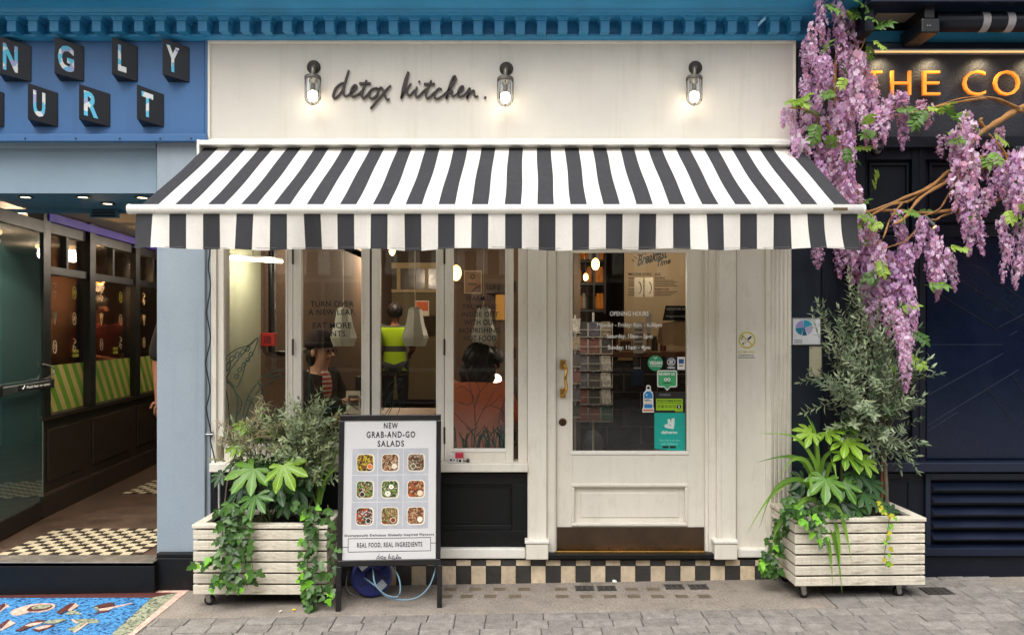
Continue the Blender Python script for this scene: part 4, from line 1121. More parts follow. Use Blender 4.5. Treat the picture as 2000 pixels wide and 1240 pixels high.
# plaques by the corner
pq = thing('fan_plaque', 'white plaque with a teal and violet fan emblem on the dark corner post', 'plaque', P(1575, 648, -0.02))
part('plate', [(1547, 1604, 620, 674, -0.022, -0.0102)], mat('white_acrylic', (214, 216, 220), 0.25), pq, 0.002)
part('rim', [(1547, 1604, 620, 621.5, -0.026, -0.0222), (1547, 1604, 672.5, 674, -0.026, -0.0222), (1547, 1548.5, 621.6, 672.4, -0.026, -0.0222), (1602.5, 1604, 621.6, 672.4, -0.026, -0.0222)], STEEL, pq, 0)
cxp, cyp = 1568, 640
for i, (a0, a1, c) in enumerate(((100, 175, (150, 140, 190)), (180, 250, (30, 120, 150)), (20, 95, (40, 150, 180)), (-60, 15, (170, 160, 190)), (255, 290, (20, 90, 120)))):
    poly = [(X(cxp), Z(cyp))] + [(X(cxp + 17*math.cos(R(a))), Z(cyp - 15*math.sin(R(a)))) for a in [a0 + (a1-a0)*k_/6 for k_ in range(7)]]
    MB().prism(poly, -0.0232 - 0.0001*i, -0.0222).build('emblem_blade', mat('emblem_ink', c, 0.4), pq)
for py in (664, 668): part('printed_line', [(1551, 1567, py, py+1.3, -0.0228, -0.0222)], INK, pq, 0)
pb_ = thing('metal_plate', 'pale beige metal plate below the fan plaque, half behind olive leaves', 'plate', P(1596, 705, -0.02))
part('plate', [(1581, 1612, 676, 735, -0.016, -0.0102)], mat('beige_plate', (186, 180, 152), 0.4, var=0.08), pb_, 0.001)
for q in ((1584, 680), (1608, 680), (1584, 731), (1608, 731)): MB().lathe([(0.004, 0), (0.003, -0.002)], P(*q, -0.0161), 'y', 8).build('screw', IRON, pb_)

# no smoking notice
ns = thing('no_smoking_notice', 'white paper notice with a yellow no smoking ring on the cream panel', 'notice', P(1457, 675, -0.02))
part('paper', [(1438.8, 1476, 645, 704, -0.0148, -0.0122)], mat('paper_white', (226, 222, 208), 0.6, var=0.03), ns, 0)
YR = mat('yellow_print', (206, 190, 88), 0.6)
rg = [(X(1457.5+15*math.cos(a)), Z(664-15*math.sin(a))) for a in [i_*2*math.pi/28 for i_ in range(29)]]
MB().ribbon(rg, 3.2/320, -0.0156, -0.0149).build('ring', YR, ns)
MB().ribbon([(X(1447), Z(654)), (X(1468), Z(674))], 3/320, -0.0158, -0.0149).build('bar', YR, ns)
MB().ribbon([(X(1449), Z(672)), (X(1466), Z(657))], 3.4/320, -0.0160, -0.0149).build('cigarette', INK, ns)
MB().ribbon([(X(1451), Z(670)), (X(1459), Z(663))], 2/320, -0.0163, -0.0149).build('cigarette_paper', INKW, ns)
MB().ribbon([(X(p_.x), Z(p_.y)) for p_ in smoothline([(1449, 664, 0), (1446, 661, 0), (1450, 658, 0), (1447, 655, 0)], 4)], 1.2/320, -0.0159, -0.0149).build('smoke', INK, ns)
ptext('NO SMOKING', 1441, 1474, 685, 689.5, -0.0155, YR, 'lettering', ns, bold=0.01)
ptext('It is against the law to', 1443, 1472, 692, 695.5, -0.0155, INK, 'lettering', ns, bold=0.02)
ptext('smoke in these premises', 1441, 1474, 696.5, 700, -0.0155, INK, 'lettering', ns, bold=0.02)
# ------------------------------------------------------------------ cafe room
CF = 0.15
WB = mat('warm_brown_wall', (98, 84, 70), 0.8, var=0.1, scale=2)
SAGE = mat('sage_plaster', (172, 176, 150), 0.8, var=0.06, scale=3)
BRK = mat('old_brick', (116, 94, 74), 0.85, var=0.35, scale=20, bump=0.6, bscale=30, stretch=(1, 1, 3))
WOODF = mat('dark_board_floor', (70, 50, 36), 0.4, var=0.3, scale=5, stretch=(6, 0.6, 1))
RB = 7.4
struct(tag(MB().box(-2.00, 3.10, 0.101, RB, CF-0.1, CF).build('cafe_floor', WOODF), 'dark floor inside the cafe'))
struct(tag(MB().box(-2.00, 3.10, 0.32, RB, 2.95, 3.05).build('cafe_ceiling', mat('ceiling_cream', (150, 136, 116), 0.8)), 'cafe ceiling'))
cl = struct(tag(MB().box(-2.06, -2.0, 0.101, 1.22, CF, 2.95).build('cafe_side_wall', SAGE), 'sage plaster side wall inside the cafe window'))
struct(tag(MB().box(-2.06, -2.0, 1.2205, RB, CF, 2.95).build('cafe_brick_wall', BRK), 'brown brick side wall inside the cafe'))
struct(tag(MB().box(3.10, 3.20, 0.101, RB, CF, 2.95).box(1.66, 3.0995, 0.101, 0.16, CF, 2.95).build('cafe_far_side_wall', WB), 'brown side wall inside the cafe'))
struct(tag(MB().box(-2.06, 3.20, RB, RB+0.1, CF, 2.95).build('cafe_back_wall', WB), 'brown back wall of the cafe'))
MB().box(0.55, 0.62, 3.4, RB, CF, 2.95).build('cafe_partition_wall', WB)
tag(bpy.data.objects['cafe_partition_wall'], 'brown wall between the cafe tables and the counter', kind='structure')

def room(name, px0, px1, py0, py1, y0, y1, m, par, bevel=0.002): return part(name, [(px0, px1, py0, py1, y0, y1)], m, par, bevel)
# black service pipe with red call point
pp = thing('service_pipe', 'black service pipe on the brick wall inside the first pane', 'pipe', (-1.87, 1.06, 1.4))
MB().tube([(-1.955, 1.34, 2.95), (-1.955, 1.34, 1.36), (-1.955, 1.6, 1.34), (-1.955, 2.2, 1.34)], 0.026, 10).build('tube', BLACKPL, pp, smooth=True)
cp = thing('fire_call_point', 'small red call point box on the wall inside the first pane', 'call point', (-1.84, 1.0, 1.5))
MB().box(-2.0, -1.90, 1.225, 1.30, Z(676, 1.2), Z(650, 1.2)).build('box', mat('red_plastic', (176, 30, 24), 0.4), cp, 0.004)
MB().box(-1.98, -1.92, 1.219, 1.2245, Z(670, 1.2), Z(656, 1.2)).build('face_plate', mat('dark_red_plastic', (120, 20, 18), 0.4), cp, 0.002)
# strip light
sl2 = thing('strip_light', 'bright fluorescent tube near the ceiling inside the first pane', 'strip light', P(494, 508, 1.2))
TUBE = mat('lit_tube', (255, 240, 210), 0.5, emit=(255, 232, 190), estr=7)
a, b = P(430, 503, 0.24), P(550, 511, 1.0)
MB().tube([a, b], 0.012, 10).build('tube', TUBE, sl2, smooth=True)
MB().tube([a + Vector((0, 0, 0.018)), b + Vector((0, 0, 0.018))], 0.012, 6).build('batten', WHITE, sl2)
MB().tube([(a+b)/2 + Vector((0, 0, .02)), Vector(((a+b)/2).xy.to_3d() + Vector((0, 0, 2.95)))], 0.003, 5).build('hanger', BLACKPL, sl2)
for q_ in (0.25, 0.75): lamp('tube_light', a.lerp(b, q_) + Vector((0.03, 0, -0.04)), 4, (1, 0.9, 0.74), sl2, 0.05)
# bell pendant lamps
OPAL = mat('opal_shade', (214, 214, 204), 0.35, trans=0.4)
def pendant(px, y, label):
    c = P(px, 640, y); s = 1/S(y)
    th = thing('pendant_lamp', label, 'pendant lamp', c, 'white bell pendants behind the window')
    MB().lathe([(8*s, 40*s), (13*s, 36*s), (18*s, 8*s), (25*s, -14*s), (26*s, -20*s), (20*s, -36*s)], c, 'z', 8).build('shade', OPAL, th, 0.002)
    MB().tube([c + Vector((0, 0, 40*s)), Vector((c.x, c.y, 2.95))], 0.0035, 5).build('cord', mat('pale_cord', (200, 180, 150), 0.6), th)
pendant(671, 0.62, 'white bell pendant lamp beside the lettering about plants')
pendant(811, 0.72, 'white bell pendant lamp in the third pane before the hi-vis figure')
pendant(945, 0.66, 'white bell pendant lamp behind the hot food lettering')
# warm bulbs
WARM = mat('warm_glow', (255, 190, 110), 0.4, emit=(255, 176, 90), estr=6)
def bulb(px, py, y, r, label, w, name='filament_bulb'):
    c = P(px, py, y)
    th = thing(name, label, 'bulb', c, 'warm bulbs in the cafe')
    MB().ball(c, r, 12, 8, (0.8, 0.8, 1.2)).build('globe', WARM, th, smooth=True)
    MB().tube([c + Vector((0, 0, r)), Vector((c.x, c.y, 2.95))], 0.004, 5).build('cord', BLACKPL, th)
    lamp('bulb_light', (c.x, c.y-r*1.5-0.02, c.z-r-0.03), w, (1, 0.83, 0.63), th, 0.06)
bulb(891, 533, 2.4, 0.06, 'glowing filament bulb at the top of the fourth pane', 6)
bulb(1144, 541, 1.8, 0.026, 'glowing bulb on the striped stem inside the door glass', 9)
bulb(1163, 516, 3.0, 0.05, 'large amber lamp hanging inside the top of the door glass', 7)
bulb(766, 490, 5.2, 0.05, 'small ceiling spot bulb at the top of the third pane', 30)
bulb(640, 470, 2.0, 0.04, 'bulb hanging just under the ceiling inside the second pane', 3.5)
bulb(1300, 462, 5.3, 0.05, 'added bulb over the counter, unseen behind the awning valance', 16)  # added out of sight above the valance edge to light the menu
# back of the room: cream glazed screen
sc_ = thing('glazed_screen', 'cream framed glazed screen at the back of the cafe', 'screen', (X(790, 7.0), 7.2, CF))
y = 7.2
SCR = mat('warm_cream_joinery', (200, 176, 130), 0.6)
for q in ((738, 862, 513, 524), (738, 747, 524.3, 780), (775, 782, 524.3, 565), (830, 836, 524.3, 565), (853, 862, 524.3, 780), (747.3, 852.7, 565.2, 571)): room('screen_bar', *q, y, y+0.06, SCR, sc_)
room('screen_panel', 747.3, 852.7, 571.3, 780, y+0.03, y+0.05, mat('olive_panel', (120, 106, 74), 0.7), sc_)
for q in ((747.3, 774.7), (782.3, 829.7), (836.3, 852.7)): room('pane', q[0], q[1], 524.3, 564.9, y+0.03, y+0.036, mat('dim_pane', (92, 84, 66), 0.2), sc_)
pd = thing('panelled_door', 'cream panelled door seen inside the second pane', 'door', (X(615, 6.0), 6.0, CF))
y = 6.0
room('leaf', 586, 644, 485, 800, y, y+0.05, SCR, pd)
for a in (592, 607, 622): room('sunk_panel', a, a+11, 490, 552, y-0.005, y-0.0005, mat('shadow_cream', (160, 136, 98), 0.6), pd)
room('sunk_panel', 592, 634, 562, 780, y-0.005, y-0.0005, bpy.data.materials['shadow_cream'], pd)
wl_ = thing('wall_picture', 'small orange and white print on the screen behind the third pane', 'picture', P(825, 600, 6.0))
y = 6.6
room('card', 811, 838, 587, 617, y, y+0.02, mat('paper', (220, 206, 180), 0.7), wl_); room('print', 813, 836, 589, 607, y-0.003, y-0.0005, mat('orange_print', (200, 96, 44), 0.7), wl_)
po = thing('framed_poster', 'framed line poster on the wall seen in the fourth pane', 'poster', P(923, 545, 3.3))
y = 3.3
struct(tag(MB().box(X(858, y), X(1012, y), y+0.03, y+0.10, CF, 2.95).build('cafe_inner_wall', mat('inner_brown_wall', (98, 80, 64), 0.8, var=0.1, scale=2)), 'brown inner wall facing the fourth pane'))
for q in ((906, 941, 528, 530.5), (906, 941, 571, 573.5), (906, 908, 530.7, 570.8), (939, 941, 530.7, 570.8)): room('frame_bar', *q, y, y+0.0298, mat('light_frame', (180, 160, 130), 0.5), po)
room('sheet', 908.2, 938.8, 530.8, 570.8, y+0.018, y+0.0295, mat('brown_sheet', (140, 112, 86), 0.7), po)
MB().ribbon([(X(923+4*math.cos(a), y), Z(540+4*math.sin(a), y)) for a in [i*math.pi/6 for i in range(13)]], 0.01, y+0.015, y+0.0175).build('printed_ring', INK, po)
room('printed_line', 915, 931, 554, 556, y+0.015, y+0.0175, INK, po)
# round mirror/wall disc behind the pendant
rd = thing('round_wall_panel', 'round brown panel on the wall behind the hot food lettering', 'wall panel', P(948, 575, y))
MB().lathe([(0.16, 0.0), (0.16, -0.02), (0.15, -0.025)], P(948, 585, y+0.0298), 'y', 32).build('disc', mat('brown_disc', (84, 58, 42), 0.5), rd)
sf = thing('tumbler_shelf', 'yellow lit shelf end with glass tumblers inside the fourth pane', 'shelf', P(975, 600, 3.0))
MB().pb(968, 986, 575, 625, 3.0, 3.28).build('bracket', mat('mustard_board', (196, 146, 62), 0.6), sf, 0.004)
MB().pb(950, 1000, 566, 573, 2.95, 3.28).build('board', DW, sf, 0.002)
for px in (955, 962, 970, 978, 985): MB().lathe([(0.02, 0), (0.024, 0.05)], P(px, 565.5, 3.05), 'z', 10).build('tumbler', mat('smoky_glass', (70, 64, 58), 0.15), sf)
# window table
tb = thing('window_table', 'wooden table edge just inside the window below the seated diners', 'table', (-0.97, 0.93, CF))
MB().box(-1.32, -0.62, 0.62, 1.25, 0.895, 0.93).build('table_top', mat('oak_top', (150, 112, 70), 0.5, var=0.2, scale=3, stretch=(1, 6, 1)), tb, 0.004)
for xx in (-1.25, -0.69):
    for yy in (0.69, 1.18): MB().tube([(xx, yy, CF), (xx, yy, 0.895)], 0.018, 8).build('leg', IRON, tb)
mc = thing('menu_card', 'small white menu card standing on the table in the second pane', 'menu card', P(690, 800, 0.45))
for nm_, mm_, q_ in (('card', mat('card_white', (206, 198, 182), 0.6), (676, 704, 808, 763, .74, .79)), ('printed_picture', mat('grey_print', (90, 80, 66), 0.6), (680, 700, 792, 772, .7535, .7735))):
    a0, a1, b0, b1, y0, y1 = q_
    MB().hull8([P(a0, b0, y0), P(a1, b0, y0), P(a1, b1, y1), P(a0, b1, y1)], [P(a0, b0, y0+.003), P(a1, b0, y0+.003), P(a1, b1, y1+.003), P(a0, b1, y1+.003)]).build(nm_, mm_, mc, fix=True)
# glowing globe added for a bright reflected blob beside the far diner
tl_ = thing('reflection_globe', 'glowing white globe added for a bright reflection beside the diners in the fourth pane', 'lamp', P(969, 742, 1.0))
MB().ball(P(969, 741, 1.0), 0.042, 12, 8).build('globe', mat('reflection_glow', (255, 240, 220), 0.4, emit=(255, 236, 205), estr=2.2), tl_, smooth=True)
MB().tube([P(969, 752, 1.0), Vector((P(969, 752, 1.0).x, 1.0, 0.80))], 0.012, 8).build('stem', BRASS, tl_)

# ------------------------------------------------------------------ counter seen through the door
ct = thing('tiled_counter', 'counter faced with large dark tiles under a wooden top inside the door', 'counter', (X(1230, 4.5), 4.5, CF))
y = 4.55
BT = mat('glossy_black_tile', (50, 51, 52), 0.25, var=0.15, rand=0.2)
xa, xb = 0.63, 2.4
MB().box(xa, xb, y, y+0.5, CF, 1.20).build('body', mat('pale_grout', (170, 166, 160), 0.9), ct)
th_ = (1.20-CF)/5; twd = 0.40
for r_ in range(5):
    x = xa - (twd/2 if r_ % 2 else 0)
    while x < xb:
        u0, u1 = max(x, xa)+0.004, min(x+twd, xb)-0.004
        if u1-u0 > 0.02: MB().box(u0, u1, y-0.008, y-0.0002, CF+r_*th_+0.004, CF+(r_+1)*th_-0.004).build('tile', BT, ct, 0.002)
        x += twd
MB().box(xa, xb, y-0.08, y+0.55, 1.201, 1.26).build('top', mat('walnut_top', (110, 72, 46), 0.4, var=0.2, scale=3, stretch=(6, 1, 1)), ct, 0.004)
# back wall of the counter with the menu
mn = thing('menu_board', 'large cream breakfast menu panel behind the counter', 'menu', P(1281, 580, 6.3))
y = 6.3
room('panel', 1219, 1350, 430, 705, y, y+0.03, mat('cream_menu', (186, 164, 132), 0.7, var=0.04), mn)
tilt = 0.07
ptext('Breakfast', 1245, 1304, 490, 512, y-0.004, INK, 'lettering', mn, bold=0.03, shear=0.3, depth=0.003, tilt=0.12)
ptext('Time', 1283, 1310, 506, 518, y-0.004, INK, 'lettering', mn, bold=0.03, shear=0.3, depth=0.003, tilt=0.05)
mb = MB()
for a in ((1234, 507, 1239, 511), (1239, 501, 1244, 506), (1246, 496, 1250, 502), (1254, 492, 1256, 499), (1262, 492, 1259, 499)): mb.ribbon([(X(a[0], y), Z(a[1], y)), (X(a[2], y), Z(a[3], y))], 0.012, y-0.004, y-0.0005)
mb.build('sun_rays', INK, mn)
ptext('SMOOTHIE BOWLS', 1227, 1272, 533, 538, y-0.004, INK, 'lettering', mn, bold=0.02, depth=0.003)
ptext('£6.25', 1279, 1290, 533, 538, y-0.004, INK, 'lettering', mn, bold=0.02, depth=0.003)
for body, a, b, c in (('Amazing Berry', 1227, 1252, 541), ('Acai Berry', 1279, 1299, 541), ('Coconut Mango', 1227, 1256, 563), ('Raspberry Oat', 1279, 1307, 563)):
    ptext(body, a, b, c, c+4.2, y-0.004, INK, 'lettering', mn, bold=0.02, depth=0.003)
INKB = mat('brown_ink', (92, 76, 58), 0.6)
mb = MB()
for c0, c1 in ((1227, 1262), (1279, 1324)):
    for py in (547, 550.5, 554, 557.5, 569, 572.5, 576): mb.pb(c0, c1 - rnd.uniform(0, 16), py, py+1.3, y-0.003, y-0.0005)
mb.build('printed_lines', INKB, mn)
lt = thing('paper_notices', 'pair of pale drawn notices pinned over the menu inside the door', 'notice', P(1250, 570, 5.6))
y = 5.6
for a in (1239, 1259):
    room('sheet', a, a+17, 542, 580, y, y+0.004, mat('tracing_paper', (206, 196, 176), 0.6), lt, 0)
    MB().ribbon([(X(a+8.5+5*math.sin(t_)*(1 if i_ < 9 else -1), y), Z(562-11*math.cos(t_), y)) for i_, t_ in enumerate([k_*math.pi/8 for k_ in range(17)])], 0.008, y-0.003, y-0.0003).build('drawn_loop', INK, lt)
chk = thing('chalk_board', 'small black chalkboard on the counter reading smoothie sale', 'chalkboard', P(1318, 612, 4.7))
y = 4.72
MB().hull8([P(1294, 626, y), P(1346, 626, y), P(1346, 597, y), P(1300, 597, y)], [P(1294, 626, y+.02), P(1346, 626, y+.02), P(1346, 597, y+.02), P(1300, 597, y+.02)]).build('board', BLACKP, chk, fix=True)
ptext('SMOOTHIE SALE', 1302, 1344, 601, 606, y-0.003, INKW, 'lettering', chk, depth=0.002)
ptext('Dragonfruit bowl', 1301, 1340, 616, 620, y-0.003, INKW, 'lettering', chk, depth=0.002)
pdl = thing('serving_board', 'pale wooden serving board leaning on the counter end', 'board', P(1318, 660, 4.75))
poly = [(X(a, 4.8), Z(b, 4.8)) for a, b in ((1284, 668), (1288, 640), (1296, 630), (1340, 622), (1346, 640), (1346, 672), (1330, 676), (1312, 672), (1296, 676))]
MB().prism(poly, 4.80, 4.83).build('board', mat('pale_ash', (190, 160, 120), 0.6, var=0.1), pdl, 0.004)
# jars, cups and machines crowding the counter top
cr = random.Random(21)
jarcols = [(150, 110, 70), (200, 190, 170), (60, 54, 50), (120, 60, 36), (176, 170, 160), (90, 80, 70)]
jm = [mat('counter_ware_%s' % n_, c, 0.35, var=0.1) for n_, c in zip(('amber', 'white', 'black', 'rust', 'grey', 'taupe'), jarcols)]
place = ('beside the leaflet rack', 'second along from the leaflet rack', 'third along from the leaflet rack', 'fourth along from the leaflet rack', 'fifth along from the leaflet rack', 'below the opening hours', 'under the Saturday line', 'under the Sunday line', 'near the green round sticker', 'nearest the serving board')
for i in range(10):
    px = 1160 + i*15.5; hgt = cr.uniform(0.10, 0.28); r = cr.uniform(0.035, 0.055)
    c = Vector((X(px, 4.75), 4.75 + cr.uniform(-0.08, 0.2), 1.26))
    th = thing('counter_jar', ('amber', 'white', 'black', 'rust', 'grey', 'taupe')[i % 6] + ' jar on the counter inside the door, ' + place[i], 'jar', c, 'jars along the counter')
    MB().lathe([(r*0.9, 0), (r, 0.01), (r, hgt*0.7), (r*0.6, hgt*0.85), (r*0.6, hgt*0.9)], c, 'z', 12).build('body', jm[i % 6], th, smooth=False)
    MB().lathe([(r*0.66, hgt*0.9), (r*0.66, hgt)], c, 'z', 12).build('lid', jm[(i+2) % 6], th)
bx = thing('picture_box', 'tan cardboard box with a dark picture standing on the counter', 'box', P(1222, 668, 4.5))
room('box', 1207, 1236, 663, 704, 4.48, 4.6, mat('kraft_card', (168, 136, 96), 0.7), bx); room('printed_picture', 1211, 1232, 666, 684, 4.475, 4.4795, mat('dark_food_print', (70, 44, 28), 0.6, var=0.5, scale=60), bx)
pn = thing('price_notices', 'stacked white price notices taped to the counter screen', 'notice', P(1247, 640, 4.4))
for i, (a, b, c, d) in enumerate(((1236, 1258, 630, 653), (1237, 1258, 655, 690), (1262, 1272, 612, 650))): room('sheet', a, b, c, d, 4.40+0.01*i, 4.403+0.01*i, mat('white_sheet', (190, 186, 180), 0.6), pn, 0)
for i in range(6): room('printed_line', 1239, 1255, 634+9*i, 636.5+9*i, 4.395, 4.3995, INKB, pn, 0)
# window onto shelves of jars at the left of the door glass
sh = thing('jar_shelves', 'dark timber shelving with glowing jars seen at the top of the door glass', 'shelving', P(1150, 560, 4.2))
y = 4.2
for q in ((1120, 1184, 508, 513), (1120, 1184, 552, 557), (1120, 1184, 604, 609)): room('shelf', *q, y, y+0.25, DW, sh)
for q in (1120, 1158, 1180): room('upright', q, q+4, 470, 612, y-0.01, y+0.26, DW, sh)
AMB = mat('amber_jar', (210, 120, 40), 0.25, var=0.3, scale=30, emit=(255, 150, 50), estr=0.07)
for (px, py) in ((1130, 507), (1142, 507), (1152, 507), (1167, 507), (1175, 507), (1166, 551.5), (1174, 551.5), (1130, 551.5), (1150, 551.5), (1168, 603), (1175, 603), (1130, 603), (1140, 603)):
    MB().lathe([(0.03, 0), (0.034, 0.03), (0.034, 0.13), (0.02, 0.16), (0.02, 0.18)], P(px, py, y+0.12), 'z', 10).build('jar', AMB if (px+py) % 3 else jm[1], sh)
# leaflet rack
rk = thing('leaflet_rack', 'tall wire rack of leaflets standing inside the door', 'rack', (X(1158, 2.6), 2.6, CF))
y = 2.6; WIRE = mat('rack_wire', (206, 206, 206), 0.4)
cxr = X(1160, y)
MB().tube([(cxr, y+0.06, CF+0.2), (cxr, y+0.06, Z(610, y))], 0.012, 8).build('post', WIRE, rk)
MB().lathe([(0.18, 0), (0.18, 0.015), (0.02, 0.2)], (cxr, y+0.06, CF), 'z', 16).build('foot', WIRE, rk)
lr = random.Random(9)
lc = [(70, 68, 70), (190, 188, 184), (120, 70, 66), (60, 96, 90), (150, 136, 116), (86, 86, 104), (206, 204, 200), (50, 48, 52)]
lm = [mat('leaflet_print_%s' % n_, c, 0.5, var=0.5, scale=40) for n_, c in zip(('slate', 'grey', 'red', 'green', 'tan', 'violet', 'white', 'plum'), lc)]
for r_ in range(6):
    for c_ in range(3):
        px = 1136 + c_*24 - 8; py = 628 + r_*33
        mb = MB(); tilt_ = 5
        mb.hull8([P(px, py+28, y), P(px+18, py+28, y), P(px+20-2*c_, py, y+0.05), P(px-2+2*(2-c_), py, y+0.05)], [P(px, py+28, y+.004), P(px+18, py+28, y+.004), P(px+20-2*c_, py, y+0.054), P(px-2+2*(2-c_), py, y+0.054)])
        mb.build('leaflet', lr.choice(lm), rk, fix=True)
        w_ = MB().tube([P(px-2, py+30, y-0.01), P(px+20, py+30, y-0.01)], 0.004, 5); w_.tube([P(px-2, py+16, y-0.02), P(px+20, py+16, y-0.02)], 0.003, 5)
        w_.tube([P(px-2, py+30, y-0.01), P(px-2, py+2, y+0.02)], 0.003, 5); w_.tube([P(px+20, py+30, y-0.01), P(px+20, py+2, y+0.02)], 0.003, 5)
        w_.build('wire_pocket', WIRE, rk)
rk2 = thing('leaflet_stand', 'narrow leaflet stand at the handle edge of the door glass', 'rack', (X(1124, 2.5), 2.5, CF))
y = 2.5
MB().tube([(X(1124, y), y+0.05, CF), (X(1124, y), y+0.05, Z(615, y))], 0.010, 8).build('post', WIRE, rk2)
for r_ in range(6):
    py = 622 + r_*33
    MB().hull8([P(1112, py+26, y), P(1132, py+26, y), P(1134, py, y+.05), P(1112, py, y+.05)], [P(1112, py+26, y+.004), P(1132, py+26, y+.004), P(1134, py, y+.054), P(1112, py, y+.054)]).build('leaflet', lm[(r_*3+1) % 8], rk2, fix=True)
    MB().tube([P(1110, py+28, y-0.01), P(1135, py+28, y-0.01)], 0.004, 5).build('wire_pocket', WIRE, rk2)
# tied refuse sack
sk = thing('refuse_sack', 'small tied grey blue plastic sack on the floor inside the door', 'sack', (X(1157, 4.1), 4.1, CF))
me = MB(); c = Vector((X(1157, 4.1), 4.1, CF)); nseg, nr = 24, 12
sr_ = random.Random(4); fold = [sr_.uniform(-1, 1) for _ in range(nseg)]
prof = [(0.02, 0.0), (0.11, 0.0), (0.13, 0.03), (0.135, 0.08), (0.125, 0.13), (0.10, 0.18), (0.065, 0.215), (0.032, 0.235), (0.022, 0.245), (0.035, 0.262), (0.045, 0.275), (0.01, 0.268)]
for i, (r, h) in enumerate(prof):
    for j in range(nseg):
        a = 2*math.pi*j/nseg; rr = r*(1 + 0.10*fold[j]*min(1, h*8)); me.v.append((c.x + rr*math.cos(a), c.y + rr*math.sin(a), c.z + h*(1+0.03*fold[(j*5) % nseg])))
for i in range(len(prof)-1):
    for j in range(nseg):
        a = i*nseg+j; b = i*nseg+(j+1) % nseg; me.f.append((a, b, b+nseg, a+nseg)); me.m.append(0)
me.build('sack', mat('grey_blue_sack', (130, 146, 176), 0.35, bump=0.3, bscale=30), sk, smooth=True)
MB().lathe([(0.026, 0.238), (0.028, 0.244), (0.026, 0.25)], c, 'z', 12).build('tie', BLACKPL, sk)
bn = thing('blue_flyer', 'dark blue flyer hanging on the counter tiles', 'flyer', P(1244, 735, 4.5))
room('sheet', 1233, 1257, 722, 753, 4.525, 4.53, mat('blue_flyer_print', (38, 66, 104), 0.5, var=0.4, scale=20), bn, 0)
room('printed_line', 1238, 1252, 717.5, 720, 4.525, 4.53, INKW, bn, 0)

# ------------------------------------------------------------------ stickers on the door glass
yo = 0.0498
def disc(px, py, r, y0, y1, m, name, par, n=28): return MB().prism([(X(px+r*math.cos(2*math.pi*i/n), y0), Z(py+r*math.sin(2*math.pi*i/n), y0)) for i in range(n)], y0, y1).build(name, m, par)
GRN = mat('green_sticker', (44, 150, 104), 0.45); DKS = mat('dark_sticker', (34, 38, 50), 0.45); LIME = mat('lime_sticker', (150, 196, 20), 0.45); TEAL = mat('teal_sticker', (0, 160, 146), 0.45); SKY = mat('blue_sticker', (30, 124, 190), 0.45); SAL = mat('salmon_sticker', (196, 116, 90), 0.45)
v = thing('vegan_sticker', 'round green sticker reading vegan on the door glass', 'sticker', P(1280, 709, yo), 'stickers on the door glass')
disc(1280, 709, 15, yo-0.001, yo, GRN, 'film', v)
ptext('VEGAN', 1268, 1293, 705, 712, yo-0.0016, INKW, 'lettering', v, bold=0.03, depth=0.0005)
ptext('OPTIONS INSIDE', 1269, 1292, 713.5, 716, yo-0.0016, INKW, 'lettering', v, bold=0.02, depth=0.0005)
MB().ribbon([(X(1277, yo), Z(697.5, yo)), (X(1280, yo), Z(701, yo)), (X(1283, yo), Z(697.5, yo))], 1.2/317, yo-0.0016, yo-0.0011).build('sprout', INKW, v)
v = thing('badge_sticker', 'dark sticker with a white ring badge beside the green round sticker', 'sticker', P(1311, 709, yo), 'stickers on the door glass')
part('film', [(1302, 1320, 697, 721, yo-0.001, yo)], DKS, v, 0)
disc(1311, 707, 8, yo-0.0014, yo-0.0011, mat('pale_badge', (190, 192, 196), 0.5), 'badge', v); disc(1311, 707, 6.4, yo-0.0017, yo-0.0015, DKS, 'badge_centre', v)
for i_ in range(3): part('printed_line', [(1306.5+i_ % 2, 1315.5-i_ % 2, 703.2+i_*3, 705+i_*3, yo-0.0021, yo-0.0018)], INKW, v, 0)
part('printed_line', [(1304, 1318, 717, 719, yo-0.0016, yo-0.0011)], INKW, v, 0)
v = thing('card_sticker', 'small white sticker with a blue square at the glass edge', 'sticker', P(1330, 709, yo), 'stickers on the door glass')
part('film', [(1323, 1338, 697, 722, yo-0.001, yo)], INKW, v, 0.0002); part('blue_square', [(1325.5, 1335.5, 701, 710, yo-0.0016, yo-0.0011)], mat('navy_print', (40, 90, 150), 0.5), v, 0); part('printed_line', [(1326, 1334, 713, 715, yo-0.0016, yo-0.0011)], INKB, v, 0)
v = thing('review_sticker', 'green speech bubble sticker reading review us on the door glass', 'sticker', P(1303, 742, yo), 'stickers on the door glass')
def bubble(x0, x1, y0_, y1_, r, tail=None):
    o = []
    for cx_, cy_, a0 in ((x1-r, y0_+r, -90), (x1-r, y1_-r, 0), (x0+r, y1_-r, 90), (x0+r, y0_+r, 180)):
        if a0 == 90 and tail: o += [(tail[0]+6, y1_), (tail[0], tail[1]), (tail[0]-6, y1_)]
        o += [(cx_+r*math.cos(R(a0+k_*22.5)), cy_+r*math.sin(R(a0+k_*22.5))) for k_ in range(5)]
    return o
def pp_(L, y_): return [(X(a, y_), Z(b, y_)) for a, b in L]
MB().prism(pp_(bubble(1283.5, 1322.5, 723, 756, 4, (1303, 763)), yo), yo-0.0014, yo-0.0002).build('film', INKW, v)
MB().prism(pp_(bubble(1285.5, 1320.5, 725, 754, 3, (1303, 760)), yo), yo-0.0018, yo-0.0015).build('green_face', mat('leaf_green_print', (66, 168, 110), 0.45), v)
ptext('REVIEW US', 1287, 1318, 727.5, 733, yo-0.0024, INKW, 'lettering', v, bold=0.03, depth=0.0005)
for i_, (px, c_) in enumerate(((1300, 1), (1306.5, 1))):
    disc(px, 741, 3.2, yo-0.0022, yo-0.0019, INKW, 'emblem_eye', v, 14); disc(px, 741, 1.4, yo-0.0026, yo-0.0023, INK, 'emblem_pupil', v, 10)
ptext('tripadvisor', 1294, 1313, 746, 750.5, yo-0.0024, INK, 'lettering', v, bold=0.01, depth=0.0005)
